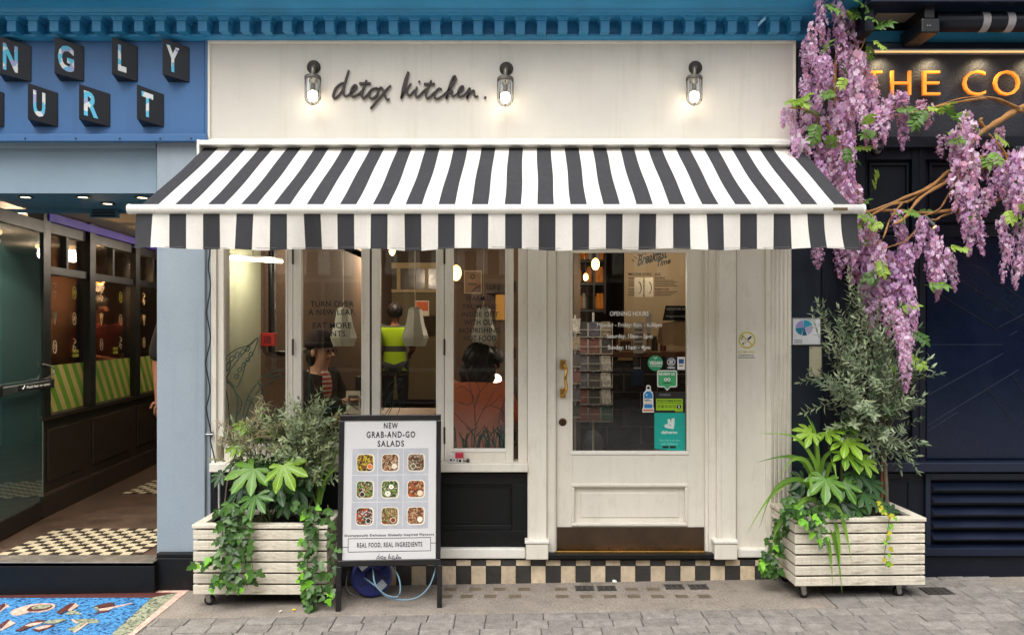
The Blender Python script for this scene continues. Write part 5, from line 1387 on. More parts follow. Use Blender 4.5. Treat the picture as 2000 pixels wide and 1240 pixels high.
v = thing('bottle_sticker', 'blue bottle shaped sticker reading refill on the door glass', 'sticker', P(1266, 780, yo), 'stickers on the door glass')
ob = [(1262, 756), (1263, 752), (1268.5, 752), (1271, 755), (1271, 761), (1275.5, 768), (1276, 794), (1277, 797), (1277, 805), (1254.5, 805), (1255, 797), (1256.5, 794), (1256.5, 768), (1262, 761)]
MB().prism(pp_(ob, yo), yo-0.0012, yo-0.0002).build('film', INKW, v)
MB().prism(pp_([(1263, 764), (1270, 764), (1274.5, 770), (1274.5, 778), (1258, 778), (1258, 770)], yo), yo-0.0016, yo-0.0013).build('bottle_shoulder', SKY, v)
part('bottle_base', [(1258.2, 1274.3, 789, 797, yo-0.0016, yo-0.0013)], SKY, v, 0); part('salmon_foot', [(1256, 1276, 799, 803, yo-0.0016, yo-0.0013)], SAL, v, 0)
disc(1266.5, 757, 3, yo-0.0016, yo-0.0013, DKS, 'cap_ring', v, 14); disc(1263, 771, 2.2, yo-0.0019, yo-0.0017, mat('pale_blue_print', (150, 200, 230), 0.5), 'drop', v, 12)
ptext('REFILL', 1258.5, 1273.5, 779.5, 783.5, yo-0.0018, INK, 'lettering', v, bold=0.03, depth=0.0005); ptext('LONDON', 1258.5, 1273.5, 785, 788, yo-0.0018, SAL, 'lettering', v, bold=0.01, depth=0.0005)
v = thing('hygiene_sticker', 'lime and black food hygiene rating sticker on the door glass', 'sticker', P(1308, 790, yo), 'stickers on the door glass')
part('film', [(1279.5, 1337.5, 766, 805.5, yo-0.0010, yo)], BLACKM, v, 0); part('lime_face', [(1281.5, 1333.5, 778.5, 801, yo-0.0014, yo-0.0011)], LIME, v, 0)
part('lime_tab', [(1319, 1333.5, 801.2, 804, yo-0.0014, yo-0.0011)], LIME, v, 0)
ptext('FOOD HYGIENE RATING', 1284, 1331.5, 780.5, 785, yo-0.0019, INK, 'lettering', v, bold=0.03, depth=0.0004)
part('printed_line', [(1282, 1333, 787, 787.8, yo-0.0018, yo-0.0015)], INK, v, 0)
for i_ in range(5):
    px = 1287 + i_*7.4
    MB().ribbon([(X(px+2.7*math.cos(a), yo), Z(793.5+2.7*math.sin(a), yo)) for a in [k_*math.pi/7 for k_ in range(15)]], 0.8/317, yo-0.0018, yo-0.0015).build('ring', INK, v)
    ptext(str(i_), px-1, px+1, 792, 795, yo-0.0019, INK, 'lettering', v, depth=0.0003)
disc(1326, 794, 4.6, yo-0.0018, yo-0.0015, INK, 'score_disc', v, 20); ptext('5', 1324.4, 1327.8, 791, 797, yo-0.0024, INKW, 'lettering', v, bold=0.02, depth=0.0005)
ptext('VERY GOOD', 1321, 1332, 801.7, 803.5, yo-0.0019, INK, 'lettering', v, depth=0.0003)
ptext('FOOD STANDARDS AGENCY', 1288, 1310, 768.5, 773, yo-0.0016, mat('grey_print_ink', (150, 150, 150), 0.5), 'lettering', v, depth=0.0003)
v = thing('delivery_sticker', 'large teal delivery sticker in the lower corner of the door glass', 'sticker', P(1308, 844, yo), 'stickers on the door glass')
MB().prism(pp_([(1278, 806), (1338, 806), (1338, 882), (1278, 876)], yo), yo-0.0012, yo-0.0002).build('film', TEAL, v)
qz = lambda L: [(1230+a/5.638, 680+b/5.638) for a, b in L]
PALE = mat('pale_grey_print', (206, 222, 214), 0.5)
MB().prism(pp_(qz([(415, 782), (441, 776), (453, 818), (462, 771), (492, 768), (493, 826), (482, 890), (440, 884), (386, 871), (380, 842), (420, 830)]), yo), yo-0.0016, yo-0.0013).build('emblem', PALE, v)
for a in ((433, 842), (452, 848)): disc(1230+a[0]/5.638, 680+a[1]/5.638, 0.9, yo-0.0020, yo-0.0017, INK, 'emblem_eye', v, 8)
ptext('deliveroo', 1292, 1323, 840.5, 847, yo-0.0017, PALE, 'lettering', v, bold=0.03, depth=0.0005)
PT = mat('pale_teal_print', (120, 210, 196), 0.5)
ptext('from here to you', 1288, 1327, 857, 863, yo-0.0017, PT, 'lettering', v, bold=0.012, depth=0.0005); ptext('with Deliveroo', 1291, 1324, 863.5, 869, yo-0.0017, PT, 'lettering', v, bold=0.012, depth=0.0005)
for a, b in ((1294, 1306), (1308, 1320)): part('store_badge', [(a, b, 870.5, 875, yo-0.0018, yo-0.0013)], INK, v, 0)

# junction box on the sill
jb = thing('adapter_box', 'small white and crimson adapter box on the window sill', 'adapter', P(888, 900, -0.05))
yj = -0.07
part('body', [(874, 904, 887, 904.3, yj, -0.02)], mat('white_plastic', (214, 210, 204), 0.4), jb, 0.002)
part('crimson_top', [(889, 904.5, 885.5, 895, yj-0.001, -0.0195)], mat('crimson_plastic', (190, 44, 66), 0.4), jb, 0.001)
for a, b, c, d in ((879, 883, 896, 900), (885.5, 888, 896.5, 899.5), (892, 894, 896, 902), (896, 901, 897, 902)): part('socket', [(a, b, c, d, yj-0.0015, yj-0.0002)], BLACKPL, jb, 0)
MB().tube([P(904, 899, -0.05), P(912, 901, -0.05), P(917, 898, -0.045)], 0.0035, 6).build('lead', BLACKPL, jb); MB().tube([P(911, 899.5, -0.05), P(917, 898.5, -0.05)], 0.011, 8).build('plug', BLACKPL, jb)
MB().tube(smoothline([P(874, 900, -0.05), P(868, 898, -0.06), P(862, 901, -0.06)], 4), 0.003, 6).build('lead', mat('grey_lead', (170, 172, 174), 0.4), jb)
# ------------------------------------------------------------------ people inside
SKIN = mat('light_skin', (196, 148, 122), 0.55, var=0.05); SKIN2 = mat('tan_skin', (150, 100, 76), 0.55, var=0.05)
def skin_mesh(name, verts, edges, radii, m, parent, root=0):
    me = bpy.data.meshes.new(name); me.from_pydata(verts, edges, []); me.materials.append(m)
    o = link(name, me, parent)
    md = o.modifiers.new('skin', 'SKIN'); md.use_smooth_shade = True
    for i, r in enumerate(radii):
        sv = me.skin_vertices[0].data[i]; sv.radius = r if isinstance(r, tuple) else (r, r); sv.use_root = (i == root)
    sb = o.modifiers.new('subdivision', 'SUBSURF'); sb.levels = 1; sb.render_levels = 2
    return o
def strands(mb, c):                              # locks: grooves that run down the head, uneven ends
    r = random.Random(8); out = []
    for x, y, z in mb.v:
        a = math.atan2(y-c.y, x-c.x); k = 1 + 0.07*math.sin(a*14 + 3*math.sin(z*30)) + 0.05*math.sin(a*31 + z*40) + r.uniform(-.025, .025)
        out.append((c.x + (x-c.x)*k, c.y + (y-c.y)*k, z + 0.012*math.sin(a*23)))
    mb.v = out
def person(name, label, loc, rotz, J, top, skin=SKIN, hair=(30, 22, 18), hairshape='short', trousers=(40, 40, 50), female=False, group=None, sleeves='short', scale=1.0, grow=0.034, name_long=False):
    """J: joint positions, the figure faces -y; one skinned body with clothes over it"""
    t = thing(name, label, 'person', loc, group, (0, 0, rotz), local=True)
    V, E, Rr, ix = [], [], [], {}
    def v(k, p, r, frm=None):
        ix[k] = len(V); V.append(tuple(Vector(p)*scale)); Rr.append(tuple(q*scale for q in r) if isinstance(r, tuple) else r*scale)
        if frm: E.append((ix[frm], ix[k]))
    v('pelvis', J['pelvis'], (0.14, 0.10)); v('waist', J['waist'], (0.125, 0.09), 'pelvis'); v('chest', J['chest'], (0.125, 0.085), 'waist'); v('neck', J['neck'], 0.052, 'chest')
    h = Vector(J['head'])
    v('jaw', h + Vector((0, -0.012, -0.07)), (0.058, 0.062), 'neck'); v('mid', h, (0.076, 0.092), 'jaw'); v('crown', h + Vector((0, 0.01, 0.075)), (0.062, 0.075), 'mid')
    for s, k in ((-1, 'l'), (1, 'r')):
        v(k+'sh', J[k+'sh'], 0.062, 'chest'); v(k+'el', J[k+'el'], 0.042, k+'sh'); v(k+'wr', J[k+'wr'], 0.027, k+'el')
        d = (Vector(J[k+'wr']) - Vector(J[k+'el'])).normalized(); side = d.cross(Vector((0, 0, 1)))
        side = side.normalized() if side.length > 0.2 else Vector((1, 0, 0)); dn = d.cross(side)
        pm = Vector(J[k+'wr']) + d*0.06
        v(k+'pm', pm, (0.034, 0.018), k+'wr')
        for fi, (o_, ln_) in enumerate(((-0.027, 0.062), (-0.009, 0.072), (0.009, 0.068), (0.026, 0.052))):
            b0 = pm + d*0.035 + side*o_
            v(k+'f%d' % fi, b0, 0.0095, k+'pm'); v(k+'g%d' % fi, b0 + d*ln_*0.55 + dn*0.010, 0.0085, k+'f%d' % fi); v(k+'h%d' % fi, b0 + d*ln_*0.9 + dn*0.030, 0.007, k+'g%d' % fi)
        v(k+'t0', pm - d*0.01 - side*0.036*s, 0.011, k+'pm'); v(k+'t1', pm + d*0.035 - side*0.056*s + dn*0.008, 0.009, k+'t0')
        v(k+'hp', J[k+'hp'], 0.092, 'pelvis'); v(k+'kn', J[k+'kn'], 0.060, k+'hp'); v(k+'an', J[k+'an'], 0.040, k+'kn'); v(k+'to', Vector(J[k+'an']) + Vector((0, -0.15, -0.045)), (0.042, 0.028), k+'an')
    skin_mesh('body', V, E, Rr, skin, t)
    # clothing shells
    def shell(nm, keys, edges, grow, m):
        kk = {k: i for i, k in enumerate(keys)}
        rr = []
        for k in keys:
            r = Rr[ix[k]]; rr.append(tuple(q + grow*scale for q in r) if isinstance(r, tuple) else r + grow*scale)
        skin_mesh(nm, [V[ix[k]] for k in keys], [(kk[a], kk[b]) for a, b in edges], rr, m, t)
    hem = Vector(J['pelvis']) - Vector((0, 0, 0.10 if name_long else 0.02)); v('hem', hem, (0.15, 0.11)); v('collar', Vector(J['chest']).lerp(Vector(J['neck']), 0.62), (0.078, 0.07))
    ke = ['pelvis', 'waist', 'chest', 'lsh', 'rsh', 'lel', 'rel', 'collar', 'hem']; ee = [('chest', 'collar'), ('pelvis', 'hem'), ('pelvis', 'waist'), ('waist', 'chest'), ('chest', 'lsh'), ('chest', 'rsh'), ('lsh', 'lel'), ('rsh', 'rel')]
    if sleeves == 'long': ke += ['lwr', 'rwr']; ee += [('lel', 'lwr'), ('rel', 'rwr')]
    if sleeves == 'none': ke = ['pelvis', 'waist', 'chest', 'lsh', 'rsh', 'collar', 'hem']; ee = ee[:6]
    shell('top', ke, ee, grow, top)
    tm = mat('trouser_cloth', trousers, 0.8)
    shell('trousers', ['pelvis', 'lhp', 'rhp', 'lkn', 'rkn', 'lan', 'ran'], [('pelvis', 'lhp'), ('pelvis', 'rhp'), ('lhp', 'lkn'), ('rhp', 'rkn'), ('lkn', 'lan'), ('rkn', 'ran')], 0.012, tm)
    for k in 'lr':
        a = Vector(V[ix[k+'an']]); b = Vector(V[ix[k+'to']])
        skin_mesh('shoe', [tuple(a - Vector((0, -0.03, 0.03))), tuple(a.lerp(b, 0.5)), tuple(b + Vector((0, -0.03, 0)))], [(0, 1), (1, 2)], [(0.05, 0.045), (0.05, 0.04), (0.045, 0.03)], BLACKPL, t)
    # face and hair
    hs = h*scale; q = scale
    hm = mat('hair_colour', hair, 0.6, var=0.3, scale=40)
    eye = MB().ball(hs + Vector((-0.031, -0.083, 0.006))*q, 0.011*q, 8, 6); eye.ball(hs + Vector((0.031, -0.083, 0.006))*q, 0.011*q, 8, 6); eye.build('eyes', INK, t)
    MB().hull8([hs + Vector((-0.010, -0.088, 0.01))*q, hs + Vector((0.010, -0.088, 0.01))*q, hs + Vector((0.016, -0.112, -0.03))*q, hs + Vector((-0.016, -0.112, -0.03))*q], [hs + Vector((-0.012, -0.07, 0.01))*q, hs + Vector((0.012, -0.07, 0.01))*q, hs + Vector((0.018, -0.075, -0.036))*q, hs + Vector((-0.018, -0.075, -0.036))*q]).build('nose', skin, t, fix=True)
    MB().box(hs.x-0.024*q, hs.x+0.024*q, hs.y-0.083*q, hs.y-0.07*q, hs.z-0.062*q, hs.z-0.052*q).build('mouth', mat('lip_colour', (140, 70, 66), 0.5), t, 0.003)
    for s in (-1, 1): MB().ball(hs + Vector((0.082*s, 0.01, -0.01))*q, 0.024*q, 8, 6, (0.4, 0.8, 1.2)).build('ear', skin, t, smooth=True)
    if hairshape == 'beanie':
        bm_ = mat('dark_wool', (38, 26, 22), 0.95, bump=0.5, bscale=200)
        MB().lathe([(0.094, -0.005), (0.100, 0.02), (0.097, 0.06), (0.080, 0.10), (0.045, 0.128), (0.01, 0.135)], hs + Vector((0, 0.016, 0.032))*q, 'z', 18).build('beanie', bm_, t, smooth=True)
        MB().lathe([(0.103, 0.0), (0.107, 0.02), (0.103, 0.042)], hs + Vector((0, 0.018, 0.03))*q, 'z', 18).build('beanie_cuff', bm_, t, smooth=True)
        gl_ = MB()
        for s in (-1, 1): gl_.tube([hs + Vector((0.034*s + 0.026*math.cos(a), -0.098, 0.002 + 0.022*math.sin(a))) for a in [i*math.pi/6 for i in range(13)]], 0.0025, 5)
        gl_.tube([hs + Vector((-0.008, -0.098, 0.005)), hs + Vector((0.008, -0.098, 0.005))], 0.0025, 5)
        for s in (-1, 1): gl_.tube([hs + Vector((0.06*s, -0.098, 0.006)), hs + Vector((0.085*s, 0.01, 0.01))], 0.0025, 5)
        gl_.build('spectacles', IRON, t)
        MB().ball(hs + Vector((0, 0.05, -0.03)), 0.088, 12, 8, (1, 0.7, 1.1)).build('hair', hm, t, smooth=True)
    elif hairshape == 'long':
        mb = MB().ball(hs + Vector((0, 0.025, 0.02))*q, 0.103*q, 40, 22, (1, 1, 1.05)); mb.ball(hs + Vector((0.0, 0.062, -0.075))*q, 0.105*q, 40, 22, (1.16, 0.6, 1.1)); mb.ball(hs + Vector((0.03, 0.06, -0.14))*q, 0.07*q, 36, 18, (1.2, 0.6, 1.0))
        strands(mb, hs); mb.build('hair', hm, t, smooth=True)
    else:
        mb = MB().ball(hs + Vector((0, 0.022, 0.026))*q, 0.098*q, 34, 20, (1, 1.02, 1.0)); strands(mb, hs); mb.build('hair', hm, t, smooth=True)
    return t
STAND = dict(pelvis=(0, 0, 0.93), waist=(0, 0, 1.10), chest=(0, 0, 1.30), neck=(0, 0.01, 1.46), head=(0, -0.01, 1.60),
  lsh=(-0.18, 0, 1.40), rsh=(0.18, 0, 1.40), lel=(-0.24, 0.02, 1.12), rel=(0.24, 0.02, 1.12), lwr=(-0.25, -0.05, 0.88), rwr=(0.25, -0.05, 0.88),
  lhp=(-0.09, 0, 0.88), rhp=(0.09, 0, 0.88), lkn=(-0.10, -0.02, 0.48), rkn=(0.10, -0.02, 0.48), lan=(-0.10, 0.02, 0.08), ran=(0.10, 0.02, 0.08))
def seated(z0, reach=0.30, lift=0.28, lean=0.04, seat_drop=0.62):
    return dict(pelvis=(0, 0, z0), waist=(0, -0.01-lean*0.4, z0+0.17), chest=(0, -lean, z0+0.37), neck=(0, -lean-0.01, z0+0.52), head=(0, -lean-0.045, z0+0.655),
      lsh=(-0.17, -lean, z0+0.46), rsh=(0.17, -lean, z0+0.46), lel=(-0.22, -lean-0.10, z0+0.22), rel=(0.22, -lean-0.10, z0+0.22), lwr=(-0.07, -lean-reach, z0+lift), rwr=(0.07, -lean-reach, z0+lift),
      lhp=(-0.09, 0, z0-0.02), rhp=(0.09, 0, z0-0.02), lkn=(-0.11, -0.40, z0-0.02), rkn=(0.11, -0.40, z0-0.02), lan=(-0.11, -0.38, z0-0.42), ran=(0.11, -0.38, z0-0.42))
def stool(name, label, x, y, z, par=None):
    th = thing(name, label, 'stool', (x, y, CF))
    MB().lathe([(0.16, z-0.035), (0.17, z-0.02), (0.17, z-0.005), (0.15, z)], (x, y, 0), 'z', 20).build('seat', DW, th)
    for a in (0.8, 2.4, 3.9, 5.5): MB().tube([(x+0.12*math.cos(a), y+0.12*math.sin(a), z-0.03), (x+0.19*math.cos(a), y+0.19*math.sin(a), CF)], 0.014, 6).build('leg', IRON, th)
# striped shirt under a dark coat
m, t, b = nodes('dark_coat_cloth'); b.inputs['Base Color'].default_value = (*lin((34, 24, 22)), 1); b.inputs['Roughness'].default_value = 0.9
COAT = m
bw = person('person', 'seated person in a dark beanie, glasses and coat looking down in the second pane', (X(606, 0.98), 0.98, 0), R(68), seated(0.72, 0.30, 0.30, 0.05), COAT, hairshape='beanie', trousers=(30, 28, 32), sleeves='long')
m, t, b = nodes('red_striped_jersey'); tc = N(t, 'ShaderNodeTexCoord'); sx = N(t, 'ShaderNodeSeparateXYZ'); t.links.new(tc.outputs['Object'], sx.inputs[0])
mm = N(t, 'ShaderNodeMath', operation='FRACT'); m2 = N(t, 'ShaderNodeMath', operation='MULTIPLY'); m2.inputs[1].default_value = 30
t.links.new(sx.outputs[2], m2.inputs[0]); t.links.new(m2.outputs[0], mm.inputs[0])
rc = ramp(t, mm.outputs[0], [(0.0, lin((176, 50, 46))), (0.5, lin((210, 190, 176)))]); rc.node.color_ramp.interpolation = 'CONSTANT'; t.links.new(rc, b.inputs['Base Color'])
MB().ball((0, -0.125, 1.12), 0.085, 12, 8, (0.8, 0.6, 1.5)).build('shirt_front', m, bw, smooth=True)
MB().box(-0.035, 0.035, -0.425, -0.415, 1.06, 1.20).build('phone', BLACKPL, bw, 0.004)
stool('bar_stool', 'dark round stool under the person in the beanie', X(606, 0.98), 0.98, 0.60)
# hi-vis worker
m, t, b = nodes('hi_vis_cloth'); tc = N(t, 'ShaderNodeTexCoord'); sx = N(t, 'ShaderNodeSeparateXYZ'); t.links.new(tc.outputs['Object'], sx.inputs[0])
rc = ramp(t, sx.outputs[2], [(0.0, lin((178, 222, 24))), (0.93, lin((178, 222, 24)))])
w1 = N(t, 'ShaderNodeMath', operation='PINGPONG'); w1.inputs[1].default_value = 0.16; t.links.new(sx.outputs[2], w1.inputs[0])
gt = N(t, 'ShaderNodeMath', operation='GREATER_THAN'); gt.inputs[1].default_value = 0.122; t.links.new(w1.outputs[0], gt.inputs[0])
t.links.new(mixc(t, gt.outputs[0], lin((184, 226, 20)), lin((70, 74, 60))), b.inputs['Base Color']); b.inputs['Roughness'].default_value = 0.8
b.inputs['Emission Color'].default_value = (0, 0, 0, 1)
person('person', 'standing person in a yellow hi-vis vest seen from behind in the third pane', (X(772, 5.5), 5.5, CF), R(180), dict(STAND, lwr=(-0.14, -0.24, 1.02), rwr=(0.14, -0.24, 1.02)), m, skin=SKIN2, hair=(24, 18, 16), trousers=(28, 34, 40), sleeves='short', grow=0.035, name_long=True)
# diners in the fourth pane
OS = mat('orange_shirt_cloth', (222, 122, 84), 0.85, var=0.08, bump=0.2, bscale=20)
person('person', 'seated person with long dark hair and orange shirt seen from behind in the fourth pane', (X(932, 0.55), 0.55, 0), R(172), seated(0.66, 0.30, 0.22), OS, hair=(26, 17, 15), hairshape='long', trousers=(36, 36, 44))
stool('bar_stool', 'dark round stool under the person in the orange shirt', X(932, 0.55), 0.55, 0.55)
person('person', 'seated person with dark hair facing the street behind the orange shirt', (X(962, 1.62), 1.62, 0), R(-12), seated(0.62, 0.26, 0.36), mat('grey_jumper', (96, 84, 78), 0.9), hair=(24, 18, 16), trousers=(36, 36, 44), sleeves='long')
stool('bar_stool', 'dark round stool under the person facing the street', X(962, 1.62), 1.62, 0.50)
tb2 = thing('small_table', 'small round wooden table between the two diners of the fourth pane', 'table', (-0.27, 1.10, CF))
MB().lathe([(0.20, 0.77), (0.21, 0.785), (0.20, 0.80)], (-0.27, 1.08, 0), 'z', 24).build('table_top', DW, tb2); MB().tube([(-0.27, 1.08, CF), (-0.27, 1.08, 0.77)], 0.03, 10).build('leg', IRON, tb2)
# passage
person('person', 'person in a black T-shirt standing in the passage half hidden by the pilaster', (-2.56, 1.25, FL), R(15), dict(STAND, lel=(-0.235, 0.03, 1.13), lwr=(-0.22, -0.02, 0.88)), mat('black_tee_cloth', (24, 23, 24), 0.9), skin=SKIN2, trousers=(34, 36, 46), group='people in the passage')
person('person', 'dim standing person in a dark red top behind the passage glass', (-4.2, 3.0, FL), R(60), dict(STAND, lwr=(-0.12, -0.28, 1.1), rwr=(0.12, -0.28, 1.1)), mat('dark_red_cloth', (120, 40, 30), 0.9), skin=SKIN2, hair=(20, 16, 14), group='people in the passage')

# ------------------------------------------------------------------ sandwich board
g0 = ground(656, 1193)
BW, BH = 0.575, 1.075
ab = thing('sandwich_board', 'black framed pavement board advertising new grab and go salads', 'sandwich board', (g0.x, g0.y, g0.z), None, (R(-6), 0, R(3.5)), local=True)
def lx(zx): return (zx-42)/(640-42)*BW
def lz(zy): return (1165-zy)/1115*BH
def lb(name, a, b, c, d, y0, y1, m, bevel=0.002, par=None): return MB().box(lx(a), lx(b), y0, y1, lz(d), lz(c)).build(name, m, par or ab, bevel)
lb('frame_top', 48, 638, 50, 84, -0.014, 0.016, BLACKM, 0.004); lb('frame_bottom', 44, 640, 880, 915, -0.014, 0.016, BLACKM, 0.004)
lb('frame_side', 44, 74, 84.5, 879.5, -0.0138, 0.016, BLACKM, 0.004); lb('frame_side', 611, 639, 84.5, 879.5, -0.0138, 0.016, BLACKM, 0.004)
lb('leg', 41, 70, 915.5, 1165, -0.012, 0.014, BLACKM, 0.003); lb('leg', 620, 649, 915.5, 1165, -0.012, 0.014, BLACKM, 0.003)
PAPER = mat('poster_paper', (206, 206, 206), 0.35, var=0.03, scale=3)
ps = lb('poster', 74, 611, 84, 880, -0.006, 0.0, PAPER, 0)
lb('backing', 74, 611, 84, 880, 0.001, 0.008, BLACKP, 0)
# rear legs of the A
for xx in (0.03, BW-0.03): MB().tube([(xx, 0.02, BH*0.93), (xx, 0.42, 0.045)], 0.011, 6).build('rear_leg', BLACKM, ab)
MB().tube([(0.03, 0.30, 0.36), (BW-0.03, 0.30, 0.36)], 0.008, 6).build('rear_stretcher', BLACKM, ab)
def bt(body, a, b, c, d, y=-0.0072, m=INK, **kw): return text(body, lx(a), lx(b), lz(d), lz(c), y, m, 'lettering', ab, depth=0.0008, **kw)
bt('NEW', 303, 385, 97, 130, bold=0.02, spacing=1.25); bt('GRAB-AND-GO', 203, 487, 147, 184, bold=0.02, spacing=1.25); bt('SALADS', 268, 422, 200, 236, bold=0.02, spacing=1.25)
bt('Outrageously Delicious Globally Inspired Flavours', 84, 600, 735, 752, bold=0.02, spacing=1.15)
bt('REAL FOOD, REAL INGREDIENTS', 158, 533, 783, 815, bold=0.018, spacing=1.2)
for a, b, c, d in ((105, 583, 758, 761), (105, 583, 833, 836), (105, 108, 761.3, 832.7), (580, 583, 761.3, 832.7), (74, 104.7, 806, 809), (583.3, 611, 790, 793)): lb('rule', a, b, c, d, -0.0068, -0.0061, INK, 0, ps)
# small hand-written name at the foot
fmb = MB()
for li, stk in enumerate(letters):
    for j, s_ in enumerate(stk):
        pts = smoothline([(270 + (a_-445)/(1790-445)*145, 845 + (b_-245)/(610-245)*46, 0) for a_, b_ in s_], 4)
        yy = -0.0064 - 0.00008*((li*2+j) % 6)
        fmb.ribbon([(lx(p_.x), lz(p_.y)) for p_ in pts], 0.0024, yy, -0.0061)
fmb.build('lettering', INK, ab)
# nine salad pictures: marble square, tray, food, dressing pot
GREY = mat('grey_marble_print', (176, 178, 184), 0.4, var=0.10, scale=14)
TRAY = mat('tray_print', (222, 214, 198), 0.4)
def food(name, cols, sc):
    m, t, b = nodes(name); tc = N(t, 'ShaderNodeTexCoord'); vo = N(t, 'ShaderNodeTexVoronoi', Scale=sc); t.links.new(tc.outputs['Object'], vo.inputs['Vector'])
    nz = N(t, 'ShaderNodeTexNoise', Scale=25.0, Detail=2.0); t.links.new(tc.outputs['Object'], nz.inputs['Vector'])
    s = N(t, 'ShaderNodeSeparateColor'); t.links.new(vo.outputs['Color'], s.inputs[0])
    ad = N(t, 'ShaderNodeMath', operation='ADD'); t.links.new(s.outputs[0], ad.inputs[0]); t.links.new(nz.outputs[0], ad.inputs[1])
    sb = N(t, 'ShaderNodeMath', operation='MULTIPLY'); sb.inputs[1].default_value = 0.55; t.links.new(ad.outputs[0], sb.inputs[0])
    rc = ramp(t, sb.outputs[0], [(0.12 + 0.76*i/(len(cols)-1), lin(c)) for i, c in enumerate(cols)]); rc.node.color_ramp.interpolation = 'CONSTANT'
    t.links.new(mixc(t, vo.outputs['Distance'], rc, (0.02, 0.015, 0.01), 'MIX'), b.inputs['Base Color']); b.inputs['Roughness'].default_value = 0.4
    return m
foods = [food('salad_print_%s' % n_, c, s_) for n_, c, s_ in (
 ('mango', [(60, 40, 34), (226, 192, 40), (40, 30, 30), (226, 200, 60), (190, 90, 50), (120, 60, 36)], 130), ('chicken', [(70, 40, 26), (196, 130, 84), (230, 200, 160), (110, 50, 26), (220, 150, 90)], 130), ('beef', [(50, 34, 28), (190, 150, 120), (120, 60, 40), (220, 196, 170), (80, 90, 50), (170, 70, 50)], 130),
 ('carrot', [(170, 60, 30), (220, 150, 110), (120, 170, 60), (60, 40, 40), (230, 220, 200), (60, 120, 40)], 130), ('egg', [(40, 60, 26), (120, 150, 60), (170, 190, 110), (50, 70, 34), (220, 216, 180), (90, 120, 50)], 150), ('falafel', [(120, 60, 36), (206, 130, 60), (220, 90, 40), (110, 60, 60), (226, 200, 150), (200, 110, 50)], 120),
 ('feta', [(40, 50, 40), (220, 100, 50), (50, 80, 40), (226, 226, 220), (206, 90, 40), (60, 50, 60), (220, 200, 190)], 140), ('noodle', [(60, 60, 34), (206, 196, 140), (170, 60, 36), (150, 150, 70), (220, 200, 150), (80, 80, 40)], 150), ('hummus', [(90, 50, 30), (226, 190, 150), (200, 130, 80), (130, 60, 30), (235, 215, 180)], 130))]
def rrect(cx, cy, hw, hh, r, n=5):
    o = []
    for sx_, sy_, a0 in ((1, 1, 0), (-1, 1, 90), (-1, -1, 180), (1, -1, 270)):
        for k_ in range(n+1): a = R(a0 + 90*k_/n); o.append((cx + sx_*(hw-r) + r*math.cos(a), cy + sy_*(hh-r) + r*math.sin(a)))
    return o
for i in range(9):
    c_, r_ = i % 3, i // 3
    a, b = 123 + c_*149, 123 + c_*149 + 145; c, d = 246 + r_*155, 246 + r_*155 + 150
    sq = lb('salad_picture', a, b, c, d, -0.0070, -0.0061, GREY, 0); sq['label'] = 'picture of a salad tray, row %d, place %d' % (r_+1, c_+1)
    cx_, cz_ = lx((a+b)/2 + (4, 0, 2)[c_]), lz((c+d)/2 + (8, 6, 4)[r_])
    MB().prism(rrect(cx_, cz_, 0.050, 0.050, 0.022), -0.0073, -0.0071).build('tray', TRAY, sq)
    MB().prism(rrect(cx_-0.002, cz_+0.001, 0.0445, 0.045, 0.020), -0.0076, -0.0074).build('food', foods[i], sq)
    px_, pz_ = ((0.024, -0.02), (0.022, -0.02), (-0.018, -0.02), (-0.016, -0.026), (-0.012, -0.024), (0.022, -0.022), (0.020, -0.024), (0.018, -0.022), (0.022, -0.02))[i]
    pc_ = ((216, 110, 40), (226, 216, 196), (96, 96, 60), (52, 40, 42), (230, 224, 190), (226, 206, 170), (40, 50, 34), (130, 54, 34), (228, 220, 204))[i]
    MB().prism([(cx_+px_+0.0155*math.cos(k_*math.pi/10), cz_+pz_+0.0155*math.sin(k_*math.pi/10)) for k_ in range(20)], -0.0079, -0.0077).build('dressing_pot', TRAY, sq)
    MB().prism([(cx_+px_+0.0125*math.cos(k_*math.pi/9), cz_+pz_+0.0125*math.sin(k_*math.pi/9)) for k_ in range(18)], -0.0082, -0.0080).build('dressing', mat('dressing_print', pc_, 0.4), sq)
    if i == 4:
        for q_ in ((-0.014, -0.022), (0.006, 0.014)):
            MB().prism([(cx_+q_[0]+0.014*math.cos(k_*math.pi/9), cz_+q_[1]+0.013*math.sin(k_*math.pi/9)) for k_ in range(18)], -0.0086, -0.0083).build('egg_white', INKW, sq)
            MB().prism([(cx_+q_[0]+0.006*math.cos(k_*math.pi/7), cz_+q_[1]+0.006*math.sin(k_*math.pi/7)) for k_ in range(14)], -0.0089, -0.0087).build('egg_yolk', mat('yolk_print', (214, 190, 90), 0.4), sq)

# ------------------------------------------------------------------ cable reel behind the board
gr = ground(722, 1166)
rl = thing('cable_reel', 'blue extension cable reel lying behind the pavement board', 'cable reel', gr, None, (R(-64), R(6), R(-14)), local=True)
RB_ = mat('blue_reel_plastic', (34, 42, 112), 0.4, var=0.1)
rr_ = 0.116
rl.location = (gr.x, gr.y + 0.05, gr.z + rr_*0.95)
rl.matrix_basis = Matrix.Translation(rl.location) @ Euler((R(72), 0, R(18))).to_matrix().to_4x4()
MB().lathe([(0.03, 0.045), (0.05, 0.050), (rr_-0.012, 0.045), (rr_, 0.040), (rr_, 0.034), (0.03, 0.034)], (0, 0, 0), 'z', 32).build('flange', RB_, rl)
MB().lathe([(0.03, -0.034), (rr_, -0.034), (rr_, -0.042), (0.03, -0.042)], (0, 0, 0), 'z', 32).build('flange', RB_, rl)
MB().lathe([(0.085, -0.034), (0.10, -0.02), (0.098, 0.0), (0.102, 0.02), (0.085, 0.034)], (0, 0, 0), 'z', 24).build('wound_cable', mat('grey_blue_cable', (96, 122, 140), 0.45, bump=0.6, bscale=60), rl)
